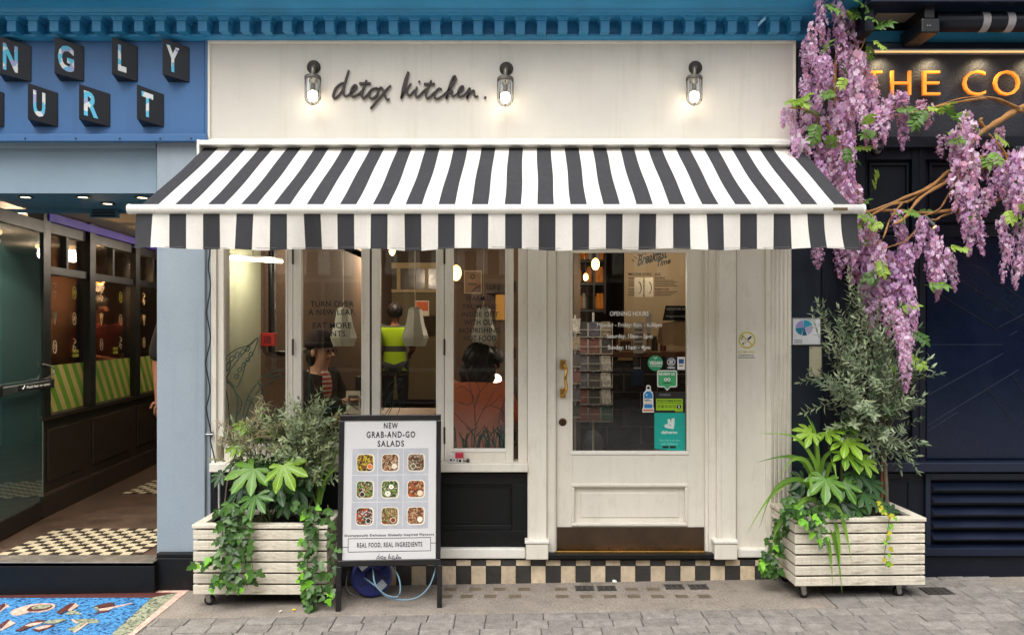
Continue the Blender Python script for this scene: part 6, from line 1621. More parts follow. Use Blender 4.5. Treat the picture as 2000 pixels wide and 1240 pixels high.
MB().lathe([(0.034, 0.034), (0.034, 0.062), (0.02, 0.066)], (0, 0, 0), 'z', 16).build('hub', mat('dark_blue_plastic', (22, 26, 66), 0.4), rl)
for a in (0.5, 1.6, 2.7, 3.8, 4.9, 6.0): MB().box(-0.02, 0.02, -0.005, 0.005, 0.0465, 0.0485).build('vent_slot', BLACKPL, rl) if False else inst('vent_slot', MB().box(0.052, 0.092, -0.004, 0.004, 0.046, 0.0505).mesh('vent_slot', BLACKPL), rl, (0, 0, 0), (0, 0, a))
inst('label_plate', MB().box(0.055, 0.105, -0.03, 0.03, 0.0455, 0.0512).mesh('label_plate', mat('label_white', (190, 196, 204), 0.5, var=0.3, scale=80)), rl, (0, 0, 0), (0, 0, 2.2))
inst('label_plate', MB().box(0.055, 0.10, -0.026, 0.026, 0.0455, 0.0512).mesh('label_plate', bpy.data.materials['label_white']), rl, (0, 0, 0), (0, 0, 5.4))
CAB = mat('grey_blue_flex', (104, 134, 150), 0.4)
def gp_(px, py, y, z=None):
    p_ = P(px, py, y)
    if z is not None: p_.z = gz(p_.x) + z
    return p_
fx = thing('extension_flex', 'pale blue grey flex looping from the reel across the pavement', 'cable', ground(790, 1165))
MB().tube(smoothline([P(712, 1128, -.32), P(735, 1145, -.40), P(755, 1165, -.40, ), P(785, 1171, -.42), P(815, 1166, -.42), P(838, 1145, -.40), P(850, 1112, -.36), P(851, 1090, -.32)], 6), 0.0045, 6).build('flex', CAB, fx, smooth=True)
MB().tube(smoothline([P(728, 1108, -.36), P(733, 1140, -.41), P(752, 1160, -.42), P(775, 1165, -.42), P(782, 1150, -.41), P(778, 1125, -.38), P(764, 1100, -.34)], 6), 0.0045, 6).build('flex', CAB, fx, smooth=True)
MB().tube(smoothline([P(680, 1112, -.34), P(676, 1140, -.38), P(684, 1158, -.40), P(700, 1165, -.42)], 6), 0.0045, 6).build('flex', BLACKPL, fx, smooth=True)

# litter
for px, py, lab, c_ in ((1200, 1137, 'crumpled white paper scrap at the foot of the tile plinth', (230, 226, 222)), (548, 1196, 'curled pale leaf scrap on the pavement before the ivy planter', (206, 200, 180)), (574, 1193, 'small yellow scrap on the pavement by the ivy planter', (220, 190, 40))):
    g_ = ground(px, py); lr2 = random.Random(px)
    mb = MB().ball((g_.x, g_.y, g_.z+0.008), 0.012 if px == 1200 else 0.008, 7, 5, (1.4, 1, 0.7))
    mb.v = [(a+lr2.uniform(-.004, .004), b+lr2.uniform(-.004, .004), max(c, g_.z)) for a, b, c in mb.v]
    tag(mb.build('litter_scrap', mat('scrap', c_, 0.7)), lab, 'litter', 'scraps on the pavement')
# ------------------------------------------------------------------ leaf and twig meshes
def leafmat(name, c0, c1, rough=0.45, trans=0.3, spec=0.4, veins=0, age=0.0):
    m, t, b = nodes(name); L = t.links.new
    oi = N(t, 'ShaderNodeObjectInfo'); tc = N(t, 'ShaderNodeTexCoord')
    nz = N(t, 'ShaderNodeTexNoise', Scale=9.0, Detail=3.0); L(tc.outputs['Object'], nz.inputs['Vector'])
    ad = N(t, 'ShaderNodeMath', operation='MULTIPLY_ADD'); ad.inputs[1].default_value = 0.6; L(nz.outputs[0], ad.inputs[0])
    m2 = N(t, 'ShaderNodeMath', operation='MULTIPLY'); m2.inputs[1].default_value = 0.7; L(oi.outputs['Random'], m2.inputs[0]); L(m2.outputs[0], ad.inputs[2])
    c = ramp(t, ad.outputs[0], [(0.2, lin(c0)), (0.9, lin(c1))])
    if veins:                                        # pale ribs running out along the lobes
        sp = N(t, 'ShaderNodeSeparateXYZ'); L(tc.outputs['Object'], sp.inputs[0])
        an = N(t, 'ShaderNodeMath', operation='ARCTAN2'); L(sp.outputs[1], an.inputs[0]); L(sp.outputs[0], an.inputs[1])
        pg = N(t, 'ShaderNodeMath', operation='PINGPONG'); L(an.outputs[0], pg.inputs[0]); pg.inputs[1].default_value = R(118)/6
        v1 = ramp(t, pg.outputs[0], [(0.012, (0.75,)*3), (0.045, (0, 0, 0))])
        c = mixc(t, v1, c, [min(1, q*1.5 + 0.06) for q in lin(c1)])
        n9 = N(t, 'ShaderNodeTexNoise', Scale=2.4, Detail=6.0, Roughness=0.7); L(tc.outputs['Object'], n9.inputs['Vector'])
        c = mixc(t, ramp(t, n9.outputs[0], [(0.60, (0, 0, 0)), (0.72, (0.7,)*3)]), c, [q*0.45 for q in lin(c0)])
    if age:                                          # browned and dusty patches
        n8 = N(t, 'ShaderNodeTexNoise', Scale=5.0, Detail=5.0); L(tc.outputs['Object'], n8.inputs['Vector'])
        c = mixc(t, ramp(t, n8.outputs[0], [(0.62, (0, 0, 0)), (0.72, (age,)*3)]), c, lin((120, 96, 52)))
    L(c, b.inputs['Base Color']); b.inputs['Roughness'].default_value = rough; b.inputs['Specular IOR Level'].default_value = spec
    tr = N(t, 'ShaderNodeBsdfTranslucent'); L(c, tr.inputs[0]); ms = N(t, 'ShaderNodeMixShader'); ms.inputs[0].default_value = trans
    L(b.outputs[0], ms.inputs[1]); L(tr.outputs[0], ms.inputs[2]); L(ms.outputs[0], t.nodes['Material Output'].inputs[0])
    return m
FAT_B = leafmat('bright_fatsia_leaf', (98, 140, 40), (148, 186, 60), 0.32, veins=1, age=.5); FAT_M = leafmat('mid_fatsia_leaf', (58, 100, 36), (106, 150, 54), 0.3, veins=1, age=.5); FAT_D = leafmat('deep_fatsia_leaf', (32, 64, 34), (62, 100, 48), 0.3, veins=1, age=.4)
IVY = leafmat('ivy_leaf', (30, 60, 30), (84, 124, 56), 0.34, age=.4); IVYB = leafmat('young_ivy_leaf', (100, 170, 40), (140, 206, 60), 0.45)
OLV = leafmat('olive_leaf', (92, 112, 84), (170, 184, 148), 0.5, 0.2); OLVD = leafmat('olive_leaf_dark', (50, 70, 50), (100, 120, 88), 0.5, 0.2)  # olive leaves come in two grey-green tones
STRAP = leafmat('strap_leaf', (70, 110, 36), (128, 168, 60), 0.4); DRY = leafmat('dry_twig', (150, 138, 108), (204, 192, 160), 0.8, 0.1)
BARK = mat('olive_bark', (104, 92, 78), 0.85, var=0.25, scale=30, bump=0.4); STEM = leafmat('green_stem', (80, 100, 50), (110, 120, 70), 0.6, 0.1); SOIL = mat('dark_compost', (40, 30, 24), 0.95, var=0.4, scale=40, bump=0.8, bscale=60)

def strip_leaf(mb, base, d, up, L, w, droop=0.2, fold=0.25, n=4, prof=None):
    """a single lanceolate blade with a folded midrib"""
    d = Vector(d).normalized(); up = Vector(up); s = d.cross(up).normalized(); up = s.cross(d).normalized()
    k0 = len(mb.v); prof = prof or [0.25, 1.0, 0.85, 0.0]
    n = len(prof)
    for i in range(n):
        t = (i + (0.0 if i == 0 else 0)) / (n-1)
        c = Vector(base) + d*L*t - up*droop*L*t*t
        hw = w*prof[i]/2
        mb.v += [tuple(c - s*hw + up*fold*hw), tuple(c), tuple(c + s*hw + up*fold*hw)]
    for i in range(n-1):
        a = k0 + 3*i
        mb.f += [(a, a+1, a+4, a+3), (a+1, a+2, a+5, a+4)]; mb.m += [mb.mi]*2
def palmate(seed, lobes=7):
    r = random.Random(seed); mb = MB()
    k0 = 0
    tips = []
    for i in range(lobes):
        u = -1 + 2*i/(lobes-1); a = R(118)*u; L = (1 - 0.42*abs(u)**1.5)*r.uniform(0.93, 1.05); tips.append((a, L))
    # one continuous blade: rim points go tip - notch - tip, each lobe swelling past its middle
    mb.v.append((0, 0, 0.02)); rim = []
    for i, (a, L) in enumerate(tips):
        wl = 0.185
        for f_, off in ((0.42, -0.13), (0.68, -wl), (0.88, -wl*0.62), (1.0, 0), (0.88, wl*0.62), (0.68, wl), (0.42, 0.13)):
            c = Vector((math.cos(a), math.sin(a), 0))*L*f_ + Vector((-math.sin(a), math.cos(a), 0))*off*L
            rr = c.length; c.z = -0.26*rr*rr + 0.05*abs(off)/0.1*0.5 + r.uniform(-0.01, 0.01)
            rim.append(c)
    ribs = []
    for i, (a, L) in enumerate(tips):
        ids = []
        for f_ in (0.42, 0.70, 0.88):
            c = Vector((math.cos(a), math.sin(a), 0))*L*f_; c.z = -0.26*c.length**2 - 0.012; ids.append(len(mb.v)); mb.v.append(tuple(c))
        ribs.append(ids)
    rb = len(mb.v); mb.v += [tuple(c) for c in rim]
    for i in range(lobes):
        q = rb + 7*i; m0, m1, m2 = ribs[i]
        for f_ in ((0, q, m0), (q, q+1, m1, m0), (q+1, q+2, m2, m1), (q+2, q+3, m2), (q+3, q+4, m2), (q+4, q+5, m1, m2), (q+5, q+6, m0, m1), (q+6, 0, m0)):
            mb.f.append(f_); mb.m.append(0)
        if i < lobes-1: mb.f.append((0, q+6, q+7)); mb.m.append(0)
    return mb
def lookm(pos, d, up, sc):
    d = Vector(d).normalized(); up = Vector(up); y = up.cross(d).normalized(); z = d.cross(y)
    M_ = Matrix((d, y, z)).transposed().to_4x4()
    return Matrix.Translation(pos) @ M_ @ Matrix.Diagonal((sc, sc, sc, 1))
def instm(name, me, parent, M_):
    o = bpy.data.objects.new(name, me); COL.objects.link(o)
    adopt(o, parent); o.matrix_basis = M_
    return o
fat = {k: [palmate(s_ + i).mesh('leaf', m_, True) for i in range(3)] for k, m_, s_ in (('b', FAT_B, 1), ('m', FAT_M, 11), ('d', FAT_D, 21))}

def planter(name, label, pa, w, d, h, rot, clear):
    t = thing(name, label, 'planter', pa, 'white slatted planters', (0, 0, rot), local=True)
    PW_ = bpy.data.materials.get('weathered_white_board') or mat('weathered_white_board', (212, 204, 186), 0.7, var=0.14, scale=9, bump=0.45, bscale=26, dirt=0.9, dcol=(116, 100, 78), dscale=9, streak=0.3, scol=(140, 124, 98), grain=0.08, gscale=60, rand=0.08, stretch=(0.5, 0.5, 2.5))
    n = 6; pitch = (h-0.03)/n; bh = pitch-0.010
    MB().box(0.02, w-0.02, 0.02, d-0.02, clear+0.01, clear+h-0.05).build('liner', BLACKPL, t)
    mf = MB().box(0, w, 0, 0.02, 0, bh).mesh('slat', PW_); ms = MB().box(0, 0.0195, 0.0205, d-0.0205, 0, bh).mesh('slat', PW_)
    for i in range(n):
        z = clear + i*pitch
        for me, loc in ((mf, (0, 0, z)), (mf, (0, d-0.02, z)), (ms, (0, 0, z)), (ms, (w-0.0195, 0, z))):
            o = inst('slat', me, t, (loc[0] + rnd.uniform(-.001, .001), loc[1], loc[2] + rnd.uniform(-0.0015, 0.0015)))
            b = o.modifiers.new('bevel', 'BEVEL'); b.width = 0.003; b.segments = 2
    zt = clear + n*pitch
    for q in ((-0.006, w+0.006, -0.006, 0.05), (-0.006, w+0.006, d-0.05, d+0.006), (-0.006, 0.05, 0.0505, d-0.0505), (w-0.05, w+0.006, 0.0505, d-0.0505)):
        MB().box(q[0], q[1], q[2], q[3], zt, zt+0.022).build('rim_board', PW_, t, 0.004)
    MB().box(0.021, w-0.021, 0.021, d-0.021, clear+h-0.13, clear+h-0.045).build('soil', SOIL, t)
    ZN = bpy.data.materials.get('zinc_caster') or mat('zinc_caster', (170, 168, 164), 0.4, metal=0.7, var=0.2, dirt=0.3, dcol=(90, 76, 60)); RBR = BLACKPL
    wr = clear*0.36
    for i_, (cx, cy) in enumerate(((0.06, 0.06), (w-0.13, 0.06), (0.06, d-0.06), (w-0.13, d-0.06))):
        c = MB().box(cx-0.025, cx+0.025, cy-0.025, cy+0.025, clear-0.008, clear-0.0005).build('caster', ZN, t, 0.001)
        for s in (-1, 1): MB().hull8([(cx-0.014, cy+s*0.014, clear-0.008), (cx+0.02, cy+s*0.014, clear-0.008), (cx+0.018, cy+s*0.014, wr-0.008), (cx-0.002, cy+s*0.014, wr-0.008)], [(cx-0.014, cy+s*0.017, clear-0.008), (cx+0.02, cy+s*0.017, clear-0.008), (cx+0.018, cy+s*0.017, wr-0.008), (cx-0.002, cy+s*0.017, wr-0.008)]).build('fork', ZN, c, fix=True)
        MB().lathe([(wr*0.5, -0.011), (wr, -0.010), (wr, 0.010), (wr*0.5, 0.011)], (cx+0.010, cy, wr), 'y', 20).build('wheel', RBR, c)
        MB().lathe([(wr*0.48, -0.013), (wr*0.48, 0.013)], (cx+0.010, cy, wr), 'y', 14).build('wheel_hub', ZN, c)
    return t
# left planter: front corners at pixels 377 and 640; right planter: 1553 and 1808
yl = -0.375; xl = X(377, yl)
planter('planter', 'white slatted planter of ivy and fatsia beside the pavement board', (xl, yl, gz(xl+0.3)-0.002), 0.755, 0.36, 0.40, R(-0.5), 0.078)
yr_ = -0.415; xr_ = X(1553, yr_)
planter('planter', 'white slatted planter with the olive tree on visible castors', (xr_, yr_, gz(xr_+0.3)-0.002), 0.735, 0.40, 0.385, R(1.6), 0.082)

lrng = random.Random(42)
def fatsia(name, label, leaves, base, group='plants in the white planters'):
    t = thing(name, label, 'plant', base, group)
    for (px, py, size, kind, y, yaw, pitch) in leaves:
        c = P(px, py, y); s = size/S(y)
        # the blade hangs out towards the street and tips down a little
        d = Vector((math.sin(R(yaw)), -math.cos(R(yaw))*math.cos(R(pitch)), -math.sin(R(pitch))))
        up = Vector((0, -math.sin(R(58)) + 0.2, math.cos(R(52)) + 0.1)) + Vector((lrng.uniform(-.25, .25), 0, 0))
        pos = c - d*s*0.10
        instm('leaf', lrng.choice(fat[kind]), t, lookm(pos, d, up, s*0.66))
        b0 = Vector(base) + Vector((lrng.uniform(-.08, .08), lrng.uniform(-.05, .05), 0)); mid = b0.lerp(pos, 0.6) + Vector((0, 0.04, 0.05))
        MB().tube(smoothline([b0, mid, pos], 4), 0.0035, 5).build('stalk', STEM, t, smooth=True)
    return t
bl_ = P(520, 1000, -0.20); bl_.z = 0.40
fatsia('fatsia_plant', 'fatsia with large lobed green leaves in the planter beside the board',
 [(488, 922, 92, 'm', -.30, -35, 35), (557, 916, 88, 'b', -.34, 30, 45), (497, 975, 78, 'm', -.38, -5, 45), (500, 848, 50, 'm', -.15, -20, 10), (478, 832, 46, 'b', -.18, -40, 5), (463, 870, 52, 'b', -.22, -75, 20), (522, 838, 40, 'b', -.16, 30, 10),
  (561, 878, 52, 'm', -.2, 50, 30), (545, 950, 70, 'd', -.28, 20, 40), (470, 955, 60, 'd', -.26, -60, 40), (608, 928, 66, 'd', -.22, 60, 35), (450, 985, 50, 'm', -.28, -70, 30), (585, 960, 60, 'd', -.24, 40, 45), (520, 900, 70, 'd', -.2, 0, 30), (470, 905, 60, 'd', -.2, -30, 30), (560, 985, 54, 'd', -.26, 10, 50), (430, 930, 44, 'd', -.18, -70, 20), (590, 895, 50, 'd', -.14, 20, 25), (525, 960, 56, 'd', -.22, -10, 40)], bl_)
br_ = P(1650, 985, -0.22); br_.z = 0.44
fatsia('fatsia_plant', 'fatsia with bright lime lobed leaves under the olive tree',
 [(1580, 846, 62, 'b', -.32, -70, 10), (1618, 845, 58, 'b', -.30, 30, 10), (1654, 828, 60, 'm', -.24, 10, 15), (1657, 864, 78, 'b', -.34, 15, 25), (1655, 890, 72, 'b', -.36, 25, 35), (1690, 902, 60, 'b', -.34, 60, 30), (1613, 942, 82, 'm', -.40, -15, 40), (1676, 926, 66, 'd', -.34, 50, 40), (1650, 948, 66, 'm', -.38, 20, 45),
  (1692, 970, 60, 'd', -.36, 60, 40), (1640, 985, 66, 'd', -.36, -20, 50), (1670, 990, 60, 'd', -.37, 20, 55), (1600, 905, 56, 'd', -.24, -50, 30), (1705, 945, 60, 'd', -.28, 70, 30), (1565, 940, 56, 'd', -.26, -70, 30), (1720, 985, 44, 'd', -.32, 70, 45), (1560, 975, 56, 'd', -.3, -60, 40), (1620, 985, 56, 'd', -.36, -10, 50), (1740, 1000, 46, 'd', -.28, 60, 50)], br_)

# strap leaved plants
def straps(name, label, base, L, w=0.022, group='plants in the white planters'):
    t = thing(name, label, 'plant', base, group)
    for pts, y0, y1 in L:
        n_ = len(pts); ctrl = [P(a, b, y0 + (y1-y0)*i/(n_-1)) for i, (a, b) in enumerate(pts)]
        sp = smoothline(ctrl, 5); k = len(sp); mb = MB()
        for i, c in enumerate(sp):
            tv = (sp[min(i+1, k-1)] - sp[max(i-1, 0)]).normalized(); side = tv.cross(Vector((0.15, -1, 0.35)))
            side = side.normalized() if side.length > 1e-3 else Vector((1, 0, 0)); nn_ = side.cross(tv)
            u = i/(k-1); hw = w/2*(0.55 + 0.6*math.sin(math.pi*min(1, u*1.1+0.15)))*(1 if u < 0.6 else max(0.03, 1-(u-0.6)/0.4*0.97))
            mb.v += [tuple(c - side*hw + nn_*hw*0.35), tuple(c), tuple(c + side*hw + nn_*hw*0.35)]
        for i in range(k-1):
            a = 3*i; mb.f += [(a, a+1, a+4, a+3), (a+1, a+2, a+5, a+4)]; mb.m += [0, 0]
        mb.build('leaf', STRAP, t, smooth=True)
    return t
zr8 = lambda L: [(1420 + a/2.695, 780 + b/2.695) for a, b in L]
bs = P(1598, 930, -0.24); bs.z = 0.44
straps('strap_leaf_plant', 'arching grassy strap leaved plant spilling over the planter under the wisteria', bs,
 [(zr8([(490, 480), (470, 280), (450, 150), (398, 48)]), -.26, -.30), (zr8([(480, 480), (460, 330), (350, 195), (172, 180)]), -.26, -.42), (zr8([(470, 480), (400, 330), (300, 300), (150, 332)]), -.26, -.40), (zr8([(470, 500), (360, 420), (220, 520), (100, 712)]), -.28, -.46), (zr8([(480, 480), (420, 330), (340, 320), (272, 424)]), -.28, -.46),
  (zr8([(490, 480), (500, 330), (545, 270), (592, 215)]), -.26, -.36), (zr8([(500, 480), (545, 330), (565, 360), (578, 424)]), -.28, -.46), (zr8([(490, 470), (480, 380), (470, 200), (445, 110)]), -.26, -.33), (zr8([(500, 560), (540, 640), (585, 840), (606, 1024)]), -.36, -.47), (zr8([(500, 560), (580, 570), (630, 720), (656, 862)]), -.36, -.47),
  (zr8([(470, 520), (350, 560), (260, 680), (234, 806)]), -.30, -.45), (zr8([(490, 560), (520, 680), (545, 830), (556, 985)]), -.36, -.465), (zr8([(470, 500), (380, 420), (250, 470), (165, 690)]), -.28, -.46), (zr8([(490, 480), (440, 400), (440, 460), (430, 510)]), -.30, -.47), (zr8([(495, 560), (560, 620), (590, 780), (590, 960)]), -.36, -.475), (zr8([(470, 540), (420, 520), (370, 560), (340, 610)]), -.34, -.46)])
bs2 = P(630, 980, -0.2); bs2.z = 0.40
straps('strap_leaf_plant', 'narrow strap leaved tuft between the ivy and the pavement board', bs2,
 [([(622, 985), (628, 930), (640, 880), (652, 850)], -.2, -.24), ([(625, 985), (640, 930), (655, 890), (662, 870)], -.2, -.2), ([(620, 985), (622, 930), (618, 890), (610, 862)], -.2, -.22), ([(626, 985), (634, 940), (655, 915), (668, 905)], -.22, -.3), ([(622, 985), (620, 1010), (618, 1040), (612, 1070)], -.28, -.41), ([(618, 985), (600, 930), (592, 890), (596, 860)], -.2, -.2)], 0.013)

# ivy
def ivyleaf(seed):
    r = random.Random(seed); mb = MB()
    pts = [(0, 0), (0.05, 0.28), (0.30, 0.50), (0.42, 0.26), (0.75, 0.24), (1.05, 0), (0.75, -0.24), (0.42, -0.26), (0.30, -0.50), (0.05, -0.28)]
    for x, y in pts: mb.v.append((x, y*r.uniform(0.9, 1.1), 0.22*abs(y) - 0.15*x*x))
    c = len(mb.v); mb.v.append((0.42, 0, -0.03))
    k = len(pts)
    for i in range(k): mb.f.append((c, (i+1) % k, i)); mb.m.append(0)
    return mb
ivm = [ivyleaf(i).mesh('leaf', IVY, True) for i in range(3)]; ivb = [ivyleaf(i+5).mesh('leaf', IVYB, True) for i in range(2)]
def ivy(name, label, base, strands, per, group, size=0.050):
    t = thing(name, label, 'ivy', base, group)
    for pts, y0, y1, spread, bright, cnt in strands:
        n_ = len(pts); ctrl = [P(a, b, y0 + (y1-y0)*(i/(n_-1))**0.5) for i, (a, b) in enumerate(pts)]
        sp = smoothline(ctrl, 6); k = len(sp)
        MB().tube(sp, 0.0022, 5).build('stem', STEM, t)
        for j in range(cnt):
            u = (j + lrng.random())/cnt; f_ = u*(k-1); i = min(int(f_), k-2); c = sp[i].lerp(sp[i+1], f_-i)
            c = c + Vector((lrng.gauss(0, spread), lrng.uniform(-0.045, 0.0), lrng.gauss(0, 0.012)))
            s = size*lrng.uniform(0.65, 1.15)
            d = Vector((lrng.uniform(-0.9, 0.9), lrng.uniform(-0.6, -0.1), lrng.uniform(-1.0, -0.2)))
            up = Vector((lrng.uniform(-.4, .4), -0.9, lrng.uniform(0.1, 0.7)))
            me = lrng.choice(ivb) if lrng.random() < bright*(0.4 + 1.2*u) else lrng.choice(ivm)
            instm('leaf', me, t, lookm(c, d, up, s))
    return t
ivy('ivy', 'dense ivy trailing down the middle of the front of the planter beside the board', P(460, 1000, -.36), 
 [([(450, 990), (448, 1040), (445, 1085), (440, 1130)], -.36, -.40, .022, .05, 30), ([(462, 990), (465, 1040), (460, 1090), (465, 1140)], -.36, -.41, .025, .05, 32), ([(475, 985), (480, 1030), (478, 1080), (482, 1145)], -.36, -.41, .022, .08, 30), ([(440, 985), (438, 1010), (432, 1060)], -.36, -.40, .018, .05, 16), ([(455, 1060), (430, 1085), (400, 1095), (385, 1102)], -.40, -.42, .012, .4, 12), ([(440, 1120), (425, 1130), (415, 1142)], -.40, -.42, .012, .5, 7), ([(490, 1000), (488, 1050), (495, 1120), (500, 1115)], -.38, -.42, .015, .2, 14)], 0, 'ivy in the planters')
ivy('ivy', 'ivy column hanging to the ground at the planter corner by the board', P(615, 1000, -.36),
 [([(605, 985), (603, 1040), (600, 1100), (605, 1150), (606, 1182)], -.36, -.42, .016, .12, 40), ([(620, 980), (622, 1040), (618, 1100), (614, 1150), (612, 1184)], -.36, -.42, .018, .12, 40), ([(640, 985), (648, 1040), (652, 1100), (645, 1150)], -.34, -.40, .016, .08, 30), ([(600, 1100), (592, 1120), (596, 1145)], -.41, -.42, .01, .7, 7), ([(630, 1140), (640, 1155), (642, 1160)], -.41, -.42, .01, .3, 6), ([(575, 990), (585, 985), (600, 1000)], -.33, -.37, .015, .05, 10)], 0, 'ivy in the planters')
ivy('ivy', 'ivy trailing down the doorward side of the planter under the wisteria', P(1510, 1040, -.2),
 [([(1545, 985), (1525, 1010), (1505, 1050), (1498, 1100), (1500, 1118)], -.28, -.26, .022, .15, 40), ([(1550, 985), (1530, 1020), (1515, 1060), (1512, 1110)], -.28, -.28, .022, .1, 34), ([(1500, 1085), (1490, 1095), (1486, 1102)], -.26, -.28, .01, .8, 7)], 0, 'ivy in the planters')
ivy('ivy', 'leafy ivy spray over the rim of the planter under the wisteria', P(1600, 1010, -.4),
 [([(1560, 975), (1570, 1000), (1580, 1020)], -.38, -.43, .03, .2, 22), ([(1590, 990), (1600, 1020), (1605, 1050)], -.40, -.44, .02, .3, 22), ([(1540, 970), (1535, 990), (1545, 1010)], -.36, -.42, .025, .15, 18), ([(1600, 985), (1625, 1000), (1640, 1008)], -.38, -.42, .02, .1, 14)], 0, 'ivy in the planters', 0.046)
YIV = leafmat('yellowing_leaf', (150, 150, 30), (200, 190, 50), 0.5); ivo, ivbo = ivm, ivb
ivm = [ivyleaf(i+9).mesh('leaf', YIV, True) for i in range(2)]
ivy('ivy', 'thin yellowing tendril hanging below the olive trunk', P(1730, 1000, -.4), [([(1712, 975), (1722, 995), (1736, 1010), (1732, 1050), (1728, 1085), (1735, 1104)], -.38, -.44, .007, .4, 26)], 0, 'ivy in the planters', 0.030)

# olive twigs
def twig(seed, m, L=0.25, pairs=8, leaf=0.082, w=0.0165):
    r = random.Random(seed); mb = MB(); bend = Vector((r.uniform(-.2, .2), r.uniform(-.2, .2), 0))
    def at(u): return Vector((0, 0, L*u)) + bend*L*u*u
    mb.mi = 1; mb.tube([at(i/4) for i in range(5)], [0.0022, 0.002, 0.0016, 0.0012, 0.0008], 4); mb.mi = 0
    for i in range(pairs):
        u = 0.08 + 0.92*i/(pairs-1); a0 = i*1.57 + r.uniform(-.4, .4)
        for s in (0, math.pi):
            a = a0 + s + r.uniform(-.3, .3); el = 0.75 + 0.6*u
            d = Vector((math.cos(a), math.sin(a), el*r.uniform(.6, 1.2)))
            strip_leaf(mb, at(u), d, (0, 0, 1), leaf*r.uniform(.7, 1.15)*(1-0.25*u), w*r.uniform(.8, 1.2), r.uniform(0, .25), 0.3)
    strip_leaf(mb, at(1), (0, 0, 1), (1, 0, 0), leaf*0.8, w, 0.05)
    return mb
OLVL = leafmat('pale_grey_leaf', (120, 134, 92), (186, 196, 150), 0.5, 0.2)  # paler grey-green leaf tone for the shrub
tw_g = [twig(i+30, OLVL).mesh('twig', [OLVL, BARK], True) for i in range(3)]
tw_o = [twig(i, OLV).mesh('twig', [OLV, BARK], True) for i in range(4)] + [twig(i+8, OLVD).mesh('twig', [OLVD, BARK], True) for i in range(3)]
def twigm(pos, d, sc):
    d = Vector(d).normalized(); q = d.to_track_quat('Z', 'Y').to_matrix().to_4x4()
    return Matrix.Translation(pos) @ q @ Matrix.Rotation(lrng.uniform(0, 6.28), 4, 'Z') @ Matrix.Diagonal((sc, sc, sc, 1))
ol = thing('olive_tree', 'small olive tree with grey green leaves in the planter under the wisteria', 'tree', P(1732, 1000, -0.22))
tr0 = P(1732, 1008, -.22); tr0.z = 0.40
trk = smoothline([tr0, P(1731, 950, -.22), P(1728, 900, -.22), P(1727, 860, -.23)], 4)
MB().tube(trk, [0.0125 - 0.003*i/(len(trk)-1) for i in range(len(trk))], 8).build('trunk', BARK, ol, smooth=True)
tag(MB().tube([P(1722, 1004, -.20), P(1724, 892, -.20)], 0.008, 6).build('plant_stake', mat('cane', (150, 90, 60), 0.7)), 'thin brown cane beside the olive trunk', 'cane')
ends = []
crown0 = P(1727, 862, -.23)
for (px, py, y) in ((1660, 580, -.20), (1590, 640, -.28), (1620, 690, -.34), (1650, 650, -.25), (1700, 640, -.30), (1720, 610, -.2), (1740, 680, -.34), (1690, 720, -.40), (1600, 760, -.30), (1640, 760, -.40), (1740, 760, -.38), (1800, 720, -.30), (1770, 800, -.30), (1700, 800, -.40), (1740, 840, -.34), (1660, 820, -.30), (1760, 860, -.28), (1780, 640, -.15), (1615, 720, -.15), (1680, 680, -.1), (1750, 720, -.1), (1700, 830, -.2)):
    e = P(1690 + (px-1690)*0.70, py + 8, y); mid = crown0.lerp(e, 0.5) + Vector((lrng.uniform(-.05, .05), lrng.uniform(-.04, .04), 0.05))
    sp = smoothline([crown0, mid, e], 6)
    MB().tube(sp, [0.006 - 0.0045*i/(len(sp)-1) for i in range(len(sp))], 5).build('branch', BARK, ol, smooth=True)
    out = (e - mid).normalized()
    for j in range(5, len(sp)):
        for _ in range(1):
            d = out*1.0 + Vector((lrng.uniform(-.9, .9), lrng.uniform(-.9, .5), lrng.uniform(-.2, .9)))
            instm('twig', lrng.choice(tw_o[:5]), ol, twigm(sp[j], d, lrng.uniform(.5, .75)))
    instm('twig', tw_o[1], ol, twigm(sp[-1], out, 0.7))
for _ in range(24):
    a = lrng.uniform(0, 6.28); rr = math.sqrt(lrng.random())
    px, py = (1685 + 66*rr*math.cos(a), 755 + 104*rr*math.sin(a)) if _ % 3 else (1745 + 42*rr*math.cos(a), 835 + 48*rr*math.sin(a))
    y = -.24 + lrng.uniform(-.17, .15); c = P(px, py, y)
    d = (c - P(1715, 830, -.2)).normalized()*0.8 + Vector((lrng.uniform(-.7, .7), lrng.uniform(-.7, .4), lrng.uniform(-.3, .8)))
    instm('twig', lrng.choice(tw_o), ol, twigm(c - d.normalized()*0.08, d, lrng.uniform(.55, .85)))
for px, py, dx, dz in ((1660, 600, -.1, 1), (1664, 620, .1, 1), (1600, 660, -.4, .9), (1615, 650, -.1, 1), (1712, 640, .1, 1), (1732, 650, .3, 1), (1770, 740, .6, .8), (1775, 745, 1, .3), (1610, 740, -1, .1), (1615, 790, -1, -.2), (1760, 870, .6, -.8)):
    instm('twig', tw_o[lrng.randrange(4)], ol, twigm(P(px, py, -.28), (dx, -.2, dz), .65))
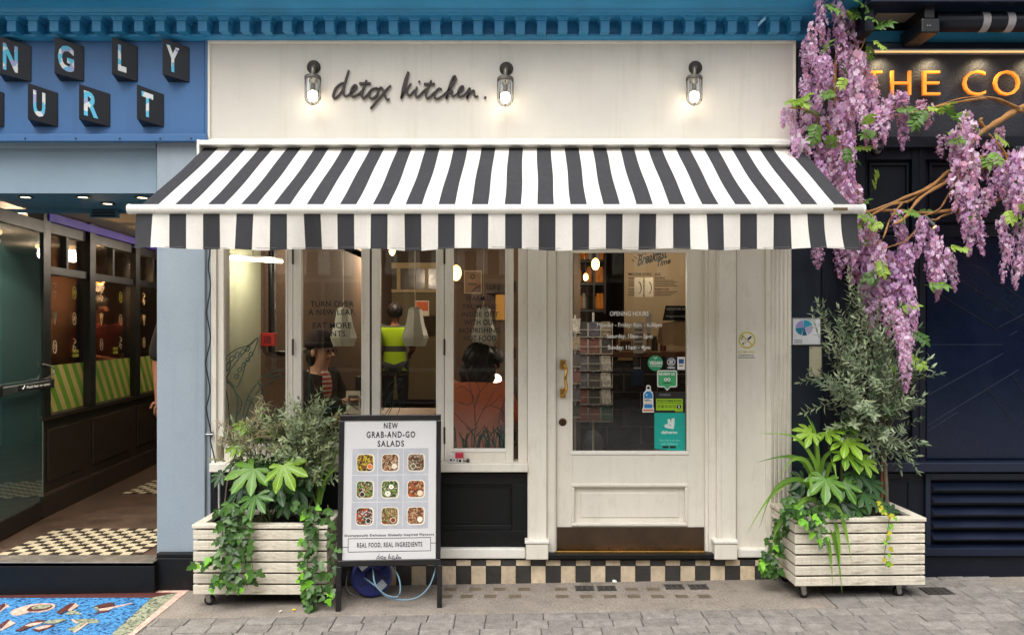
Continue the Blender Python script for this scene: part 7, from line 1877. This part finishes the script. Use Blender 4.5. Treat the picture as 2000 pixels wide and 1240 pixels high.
# grey leaved shrub in the planter beside the board
gs = thing('grey_leaved_shrub', 'bushy grey green narrow leaved shrub in the planter beside the board', 'shrub', P(590, 990, -.18), 'plants in the white planters')
b0 = P(590, 1000, -.18); b0.z = 0.40
for (px, py, y) in ((588, 812, -.15), (570, 830, -.2), (600, 822, -.12), (620, 838, -.2), (640, 852, -.15), (605, 840, -.26), (580, 860, -.28), (630, 870, -.24), (555, 840, -.2), (648, 880, -.14), (610, 880, -.28), (540, 880, -.12), (505, 850, -.16), (475, 872, -.18), (525, 838, -.14), (548, 858, -.2), (450, 890, -.16)):
    e = P(px, py, y); mid = b0.lerp(e, 0.55) + Vector((lrng.uniform(-.03, .03), 0.02, 0)); sp = smoothline([b0, mid, e], 5)
    MB().tube(sp, [0.004 - 0.003*i/(len(sp)-1) for i in range(len(sp))], 5).build('branch', BARK, gs, smooth=True)
    for j in range(5, len(sp)):
        for _ in range(2):
            instm('twig', lrng.choice(tw_g + tw_o[:1]), gs, twigm(sp[j], Vector((lrng.uniform(-.7, .7), lrng.uniform(-.7, .3), lrng.uniform(.2, 1.0))), lrng.uniform(.5, .75)))
# dead twiggy stems with curled seed pods
dd_ = thing('dried_shrub', 'dry straw coloured twigs with curled pods above the fatsia', 'shrub', P(440, 990, -.2), 'plants in the white planters')
b1 = P(436, 1000, -.2); b1.z = 0.40
MB().tube(smoothline([b1, P(444, 940, -.2), P(456, 900, -.2), P(462, 880, -.2)], 4), 0.0045, 6).build('main_stem', BARK, dd_, smooth=True)
node = P(460, 885, -.2)
for (px, py) in ((430, 830), (425, 860), (470, 830), (500, 840), (520, 790), (514, 775), (540, 850), (535, 880), (480, 860), (440, 850), (505, 810), (550, 830)):
    e = P(px, py, -.2 + lrng.uniform(-.1, .06)); sp = smoothline([node, node.lerp(e, .5) + Vector((lrng.uniform(-.04, .04), lrng.uniform(-.02, .02), .03)), e], 5)
    mb = MB().tube(sp, [0.0036 - 0.0018*i/(len(sp)-1) for i in range(len(sp))], 5)
    for j in range(3, len(sp)):
        for _ in range(3):
            d = Vector((lrng.uniform(-1, 1), lrng.uniform(-.8, .4), lrng.uniform(-.6, 1)))
            strip_leaf(mb, sp[j], d, (0, 0.3, 1), lrng.uniform(.03, .065), 0.009, lrng.uniform(-.8, .8), 0.8)
    mb.build('dry_branch', DRY, dd_)
# ------------------------------------------------------------------ wisteria
LIL = [leafmat('lilac_petal_' + n_, a, b, 0.6, 0.45, 0.3) for n_, a, b in (('pale', (222, 194, 224), (244, 226, 240)), ('mid', (202, 160, 204), (226, 192, 222)), ('pink', (212, 154, 188), (234, 190, 208)), ('deep', (172, 118, 174), (204, 150, 194)))]
CALYX = leafmat('calyx', (120, 110, 80), (170, 150, 110), 0.6, 0.2)
WLEAF = [leafmat('wisteria_leaf', (58, 96, 36), (112, 150, 62), 0.45, 0.3), leafmat('wisteria_leaf_young', (104, 140, 44), (156, 184, 76), 0.45, 0.3)]
VINE = mat('vine_bark', (150, 108, 62), 0.8, var=0.3, scale=14, bump=0.8, bscale=40, stretch=(1, 1, 1), dirt=0.4, dcol=(84, 56, 32), dscale=12)
def raceme(seed, n=78):
    """hanging flower cluster one metre long, scaled when placed"""
    r = random.Random(seed); mb = MB()
    mb.mi = 4; mb.tube([(0, 0, 0), (0.01, 0, -.5), (0, 0.01, -1)], [0.010, 0.008, 0.004], 4)
    for i in range(n):
        u = (i + r.random())/n; rad = (0.15*math.sin(math.pi*min(1, u*0.72+0.22))**0.8)*(1.0 if u < 0.7 else 1 - (u-0.7)/0.3*0.72)
        a = r.uniform(0, 2*math.pi); rr = rad*r.uniform(.45, 1.05)
        c = Vector((rr*math.cos(a), rr*math.sin(a), -u*0.98 - rr*0.15)); o = Vector((math.cos(a), math.sin(a), r.uniform(-.5, .5))).normalized()
        s = r.uniform(.058, .088)*(1.12 - 0.5*u)
        t1 = o.cross(Vector((0, 0, 1))).normalized(); t2 = t1.cross(o)
        def rot(v): return v
        tw = r.uniform(-.7, .7); e1 = t1*math.cos(tw) + t2*math.sin(tw); e2 = -t1*math.sin(tw) + t2*math.cos(tw)
        # broad banner petal
        mb.mi = r.choice((0, 0, 1, 1, 2)) if u < .8 else r.choice((1, 2, 2, 3))
        k = len(mb.v); f_ = o*s*0.35
        mb.v += [tuple(c + f_*0.2), tuple(c + e1*s*.8 + e2*s*.35 + f_), tuple(c + e1*s*.55 + e2*s*1.25 + f_*.2), tuple(c + e2*s*1.0 - f_*.6), tuple(c - e1*s*.55 + e2*s*1.25 + f_*.2), tuple(c - e1*s*.8 + e2*s*.35 + f_)]
        for q in ((0, 1, 2), (0, 2, 3), (0, 3, 4), (0, 4, 5)): mb.f.append(tuple(k+j for j in q)); mb.m.append(mb.mi)
        # keel and wings, darker
        mb.mi = r.choice((1, 3, 3, 2)); k = len(mb.v)
        mb.v += [tuple(c + f_*.4), tuple(c + e1*s*.38 - e2*s*.2 + f_*2.0), tuple(c - e2*s*.75 + f_*2.3), tuple(c - e1*s*.38 - e2*s*.2 + f_*2.0)]
        mb.f += [(k, k+1, k+2), (k, k+2, k+3)]; mb.m += [mb.mi]*2
        if r.random() < .3:
            mb.mi = 4; mb.tube([c*0.4 + Vector((0, 0, c.z*0.6)), c], 0.003, 3, False)
    return mb
rmesh = [raceme(i).mesh('raceme', LIL + [CALYX], False) for i in range(6)] + [raceme(i+20, 46).mesh('raceme', LIL + [CALYX], False) for i in range(2)]
def spray(seed, m):
    r = random.Random(seed); mb = MB(); n = 5
    mb.tube([(0, 0, 0), (.5, 0, .06), (1, 0, -.05)], [.012, .01, .006], 4)
    for i in range(n):
        u = .25 + .7*i/(n-1)
        for s in (-1, 1): strip_leaf(mb, (u, 0, .05 - .1*u*u), (0.55, s, r.uniform(-.3, .3)), (0, 0, 1), r.uniform(.38, .52), .19, r.uniform(.1, .5), .25, prof=[.2, 1.0, 1.2, .75, 0])
    strip_leaf(mb, (1, 0, -.05), (1, 0, -.2), (0, 0, 1), .45, .19, .3, .25, prof=[.2, 1.0, 1.2, .75, 0])
    return mb
smesh = [spray(i, 0).mesh('leaf_spray', WLEAF[0], True) for i in range(3)] + [spray(i+7, 0).mesh('leaf_spray', WLEAF[1], True) for i in range(2)]
wi = thing('wisteria', 'wisteria with hanging lilac flowers and twisted stems across the navy shop', 'climbing plant', P(1700, 300, -.1))
wr = random.Random(77)
# woody stems
for pts, r0, y0, y1 in (
 ([(2060, 200), (2000, 210), (1950, 236), (1915, 262), (1890, 282)], 0.022, -.16, -.20), ([(1925, 255), (1915, 236), (1918, 230)], 0.013, -.17, -.20), ([(2000, 218), (1945, 195), (1900, 197), (1830, 210), (1770, 222), (1720, 226)], 0.010, -.18, -.14), ([(1990, 212), (1940, 190), (1880, 193), (1825, 208)], 0.007, -.19, -.15),
 ([(2060, 290), (1990, 298), (1930, 306), (1890, 318), (1850, 335), (1815, 365), (1775, 385), (1710, 410), (1650, 425)], 0.014, -.14, -.20), ([(2040, 300), (1960, 320), (1890, 338), (1860, 350), (1800, 385), (1765, 425), (1745, 440)], 0.013, -.16, -.22), ([(2060, 360), (1960, 350), (1880, 345), (1820, 362), (1780, 390), (1740, 400), (1690, 425)], 0.011, -.13, -.19),
 ([(2060, 385), (1980, 375), (1930, 400), (1870, 410), (1810, 418), (1750, 412), (1700, 414), (1640, 420)], 0.012, -.15, -.2), ([(1865, 355), (1850, 385), (1835, 410), (1800, 425)], 0.007, -.15, -.19), ([(1870, 412), (1840, 420), (1825, 430), (1800, 424)], 0.008, -.16, -.19), ([(1760, 395), (1738, 430), (1720, 470), (1690, 480)], 0.007, -.18, -.22), ([(1800, 430), (1770, 470), (1740, 480), (1700, 500)], 0.006, -.18, -.2),
 ([(1700, 500), (1690, 420), (1660, 330), (1640, 250), (1630, 160), (1640, 60), (1650, -40)], 0.016, -.14, -.16), ([(1690, 420), (1650, 300), (1610, 240), (1570, 215), (1540, 212)], 0.009, -.15, -.22), ([(1640, 200), (1600, 150), (1585, 120), (1580, 90)], 0.006, -.15, -.2), ([(1640, 140), (1680, 100), (1690, 70)], 0.006, -.15, -.2), ([(1690, 430), (1740, 520), (1760, 620), (1765, 700)], 0.006, -.14, -.18), ([(2060, 330), (1980, 330), (1960, 290), (1930, 262)], 0.008, -.15, -.2), ([(2060, 410), (2000, 400), (1960, 430)], 0.008, -.15, -.2)):
    n_ = len(pts); ctrl = [P(a, b, y0 + (y1-y0)*i/(n_-1) + wr.uniform(-.012, .012)) + Vector((wr.uniform(-.006, .006), 0, wr.uniform(-.006, .006))) for i, (a, b) in enumerate(pts)]
    sp = smoothline(ctrl, 5); k = len(sp)
    MB().tube(sp, [r0*(1 - 0.45*i/(k-1))*(1 + 0.18*math.sin(i*1.9)) for i in range(k)], 8).build('stem', VINE, wi, smooth=True)
# flower clusters: pixel of the top, length in pixels, width factor, depth
fl = [(1598, -8, 80), (1632, -18, 95), (1655, 0, 90), (1682, -4, 62), (1590, 50, 66), (1578, 78, 62), (1612, 60, 80), (1640, 60, 90), (1664, 45, 120), (1690, 70, 110), (1606, 108, 66), (1650, 95, 110), (1676, 110, 120), (1694, 128, 96), (1588, 95, 60), (1576, 92, 52), (1618, 110, 70),
 (1660, 160, 100), (1680, 190, 80), (1590, 148, 62), (1606, 148, 70), (1624, 150, 66), (1640, 170, 70), (1576, 150, 60), (1700, 150, 70), (1544, 208, 84), (1530, 212, 34), (1560, 212, 100), (1578, 208, 110), (1600, 215, 110), (1624, 205, 90), (1645, 208, 100), (1664, 215, 90), (1690, 205, 84), (1708, 190, 90), (1728, 196, 76), (1716, 215, 70), (1748, 184, 48), (1764, 184, 50), (1756, 205, 60), (1772, 215, 70), (1810, 208, 46), (1800, 200, 34),
 (1556, 258, 90), (1572, 270, 110), (1592, 280, 100), (1612, 290, 100), (1634, 265, 100), (1655, 262, 90), (1668, 250, 70), (1650, 300, 110), (1668, 310, 80), (1632, 330, 90), (1606, 320, 90), (1622, 300, 90), (1655, 350, 80), (1676, 365, 60), (1690, 385, 50), (1640, 370, 70),
 (1700, 430, 60), (1686, 420, 90), (1668, 440, 110), (1698, 450, 130), (1656, 460, 80), (1640, 470, 70), (1680, 470, 150), (1706, 490, 150), (1720, 480, 80), (1750, 415, 60), (1748, 430, 90), (1764, 445, 90), (1772, 480, 100), (1740, 500, 120), (1762, 520, 110), (1726, 520, 90), (1750, 560, 110), (1774, 560, 80), (1690, 560, 80), (1710, 570, 80), (1730, 580, 70), (1596, 476, 46), (1626, 474, 50),
 (1755, 610, 60), (1766, 630, 70), (1750, 640, 50), (1764, 690, 70), (1770, 655, 70), (1794, 585, 50), (1800, 430, 70), (1812, 440, 110), (1830, 470, 84), (1846, 488, 90), (1820, 500, 70), (1786, 438, 60), (1858, 500, 68),
 (1892, 222, 60), (1876, 240, 80), (1895, 250, 100), (1862, 265, 90), (1850, 275, 70), (1880, 290, 110), (1896, 300, 130), (1878, 330, 90), (1890, 370, 90), (1906, 380, 110), (1884, 400, 60), (1912, 420, 76), (1870, 280, 60), (1905, 240, 60), (1842, 262, 40),
 (1952, 250, 56), (1968, 258, 50), (1936, 275, 70), (1946, 300, 80), (1960, 320, 90), (1975, 300, 100), (1990, 295, 120), (1952, 350, 80), (1936, 340, 60), (1985, 350, 80), (2005, 320, 100), (1985, 390, 50), (1958, 425, 80), (1976, 430, 90), (1970, 470, 80), (1992, 440, 90), (2010, 430, 100), (1990, 500, 60), (1925, 370, 50)]
for fi_, (px, py, ln) in enumerate(fl):
    if fi_ % 6 == 3: continue
    y = -.16 + wr.uniform(-.13, .06)
    if px < 1700 and 270 < py < 480: y = min(-.08, y + 0.03)
    if py > 545 and px > 1735: y = -.46 + wr.uniform(-.04, .04)
    c = P(px + wr.uniform(-4, 4), py + wr.uniform(-4, 4), y); s = ln*1.12/S(y); wd = max(0.75, min(1.6, 62/ln))*wr.uniform(.85, 1.15)
    o = inst('raceme', wr.choice(rmesh[:6] if ln > 55 else rmesh), wi, c, (wr.uniform(-.14, .14), wr.uniform(-.16, .16), wr.uniform(0, 6.28)), (s*wd, s*wd, s))
sv = [(1596, 8), (1622, 30), (1662, 44), (1690, 30), (1695, 20), (1670, 66), (1650, 60), (1705, 75), (1700, 90), (1694, 62), (1600, 108), (1640, 128), (1652, 150), (1610, 160), (1655, 155), (1600, 240), (1620, 235), (1540, 205), (1570, 203), (1600, 215), (1640, 180), (1680, 190), (1672, 230), (1690, 250), (1710, 260), (1745, 212), (1755, 220), (1805, 205), (1815, 215), (1796, 218), (1822, 220), (1810, 196), (1620, 300), (1640, 305), (1665, 290), (1655, 285), (1700, 385), (1706, 378), (1690, 425), (1716, 425), (1728, 432), (1740, 440), (1676, 410), (1765, 440), (1800, 418), (1795, 415), (1660, 490), (1656, 480), (1720, 540), (1718, 500), (1730, 530), (1795, 530), (1800, 560), (1780, 590), (1760, 600), (1770, 640), (1858, 490), (1850, 482), (1852, 240), (1862, 232), (1870, 245), (1905, 262), (1912, 268), (1846, 262), (1888, 275), (1940, 262), (1948, 255), (1930, 290), (1955, 345), (1990, 330), (1925, 305), (1958, 410), (1950, 415), (1972, 410), (1995, 415), (2000, 440), (1990, 360), (1935, 385), (1900, 400), (1760, 690), (1745, 720), (1640, 20), (1660, 20), (1570, 205), (1552, 208), (1680, 20), (1660, 120)]
for i, (px, py) in enumerate(sv):
    if i % 5 == 1: continue
    for _ in range(1):
        y = -.20 + wr.uniform(-.14, .08)
        c = P(px + wr.uniform(-6, 6), py + wr.uniform(-6, 6), y)
        a = wr.uniform(0, 6.28); d = Vector((math.cos(a), wr.uniform(-.8, -.1), 0.5*math.sin(a) - 0.15)); up = Vector((wr.uniform(-.4, .4), -0.7, 0.7))
        instm('leaf_spray', wr.choice(smesh), wi, lookm(c, d, up, wr.uniform(.075, .115)))
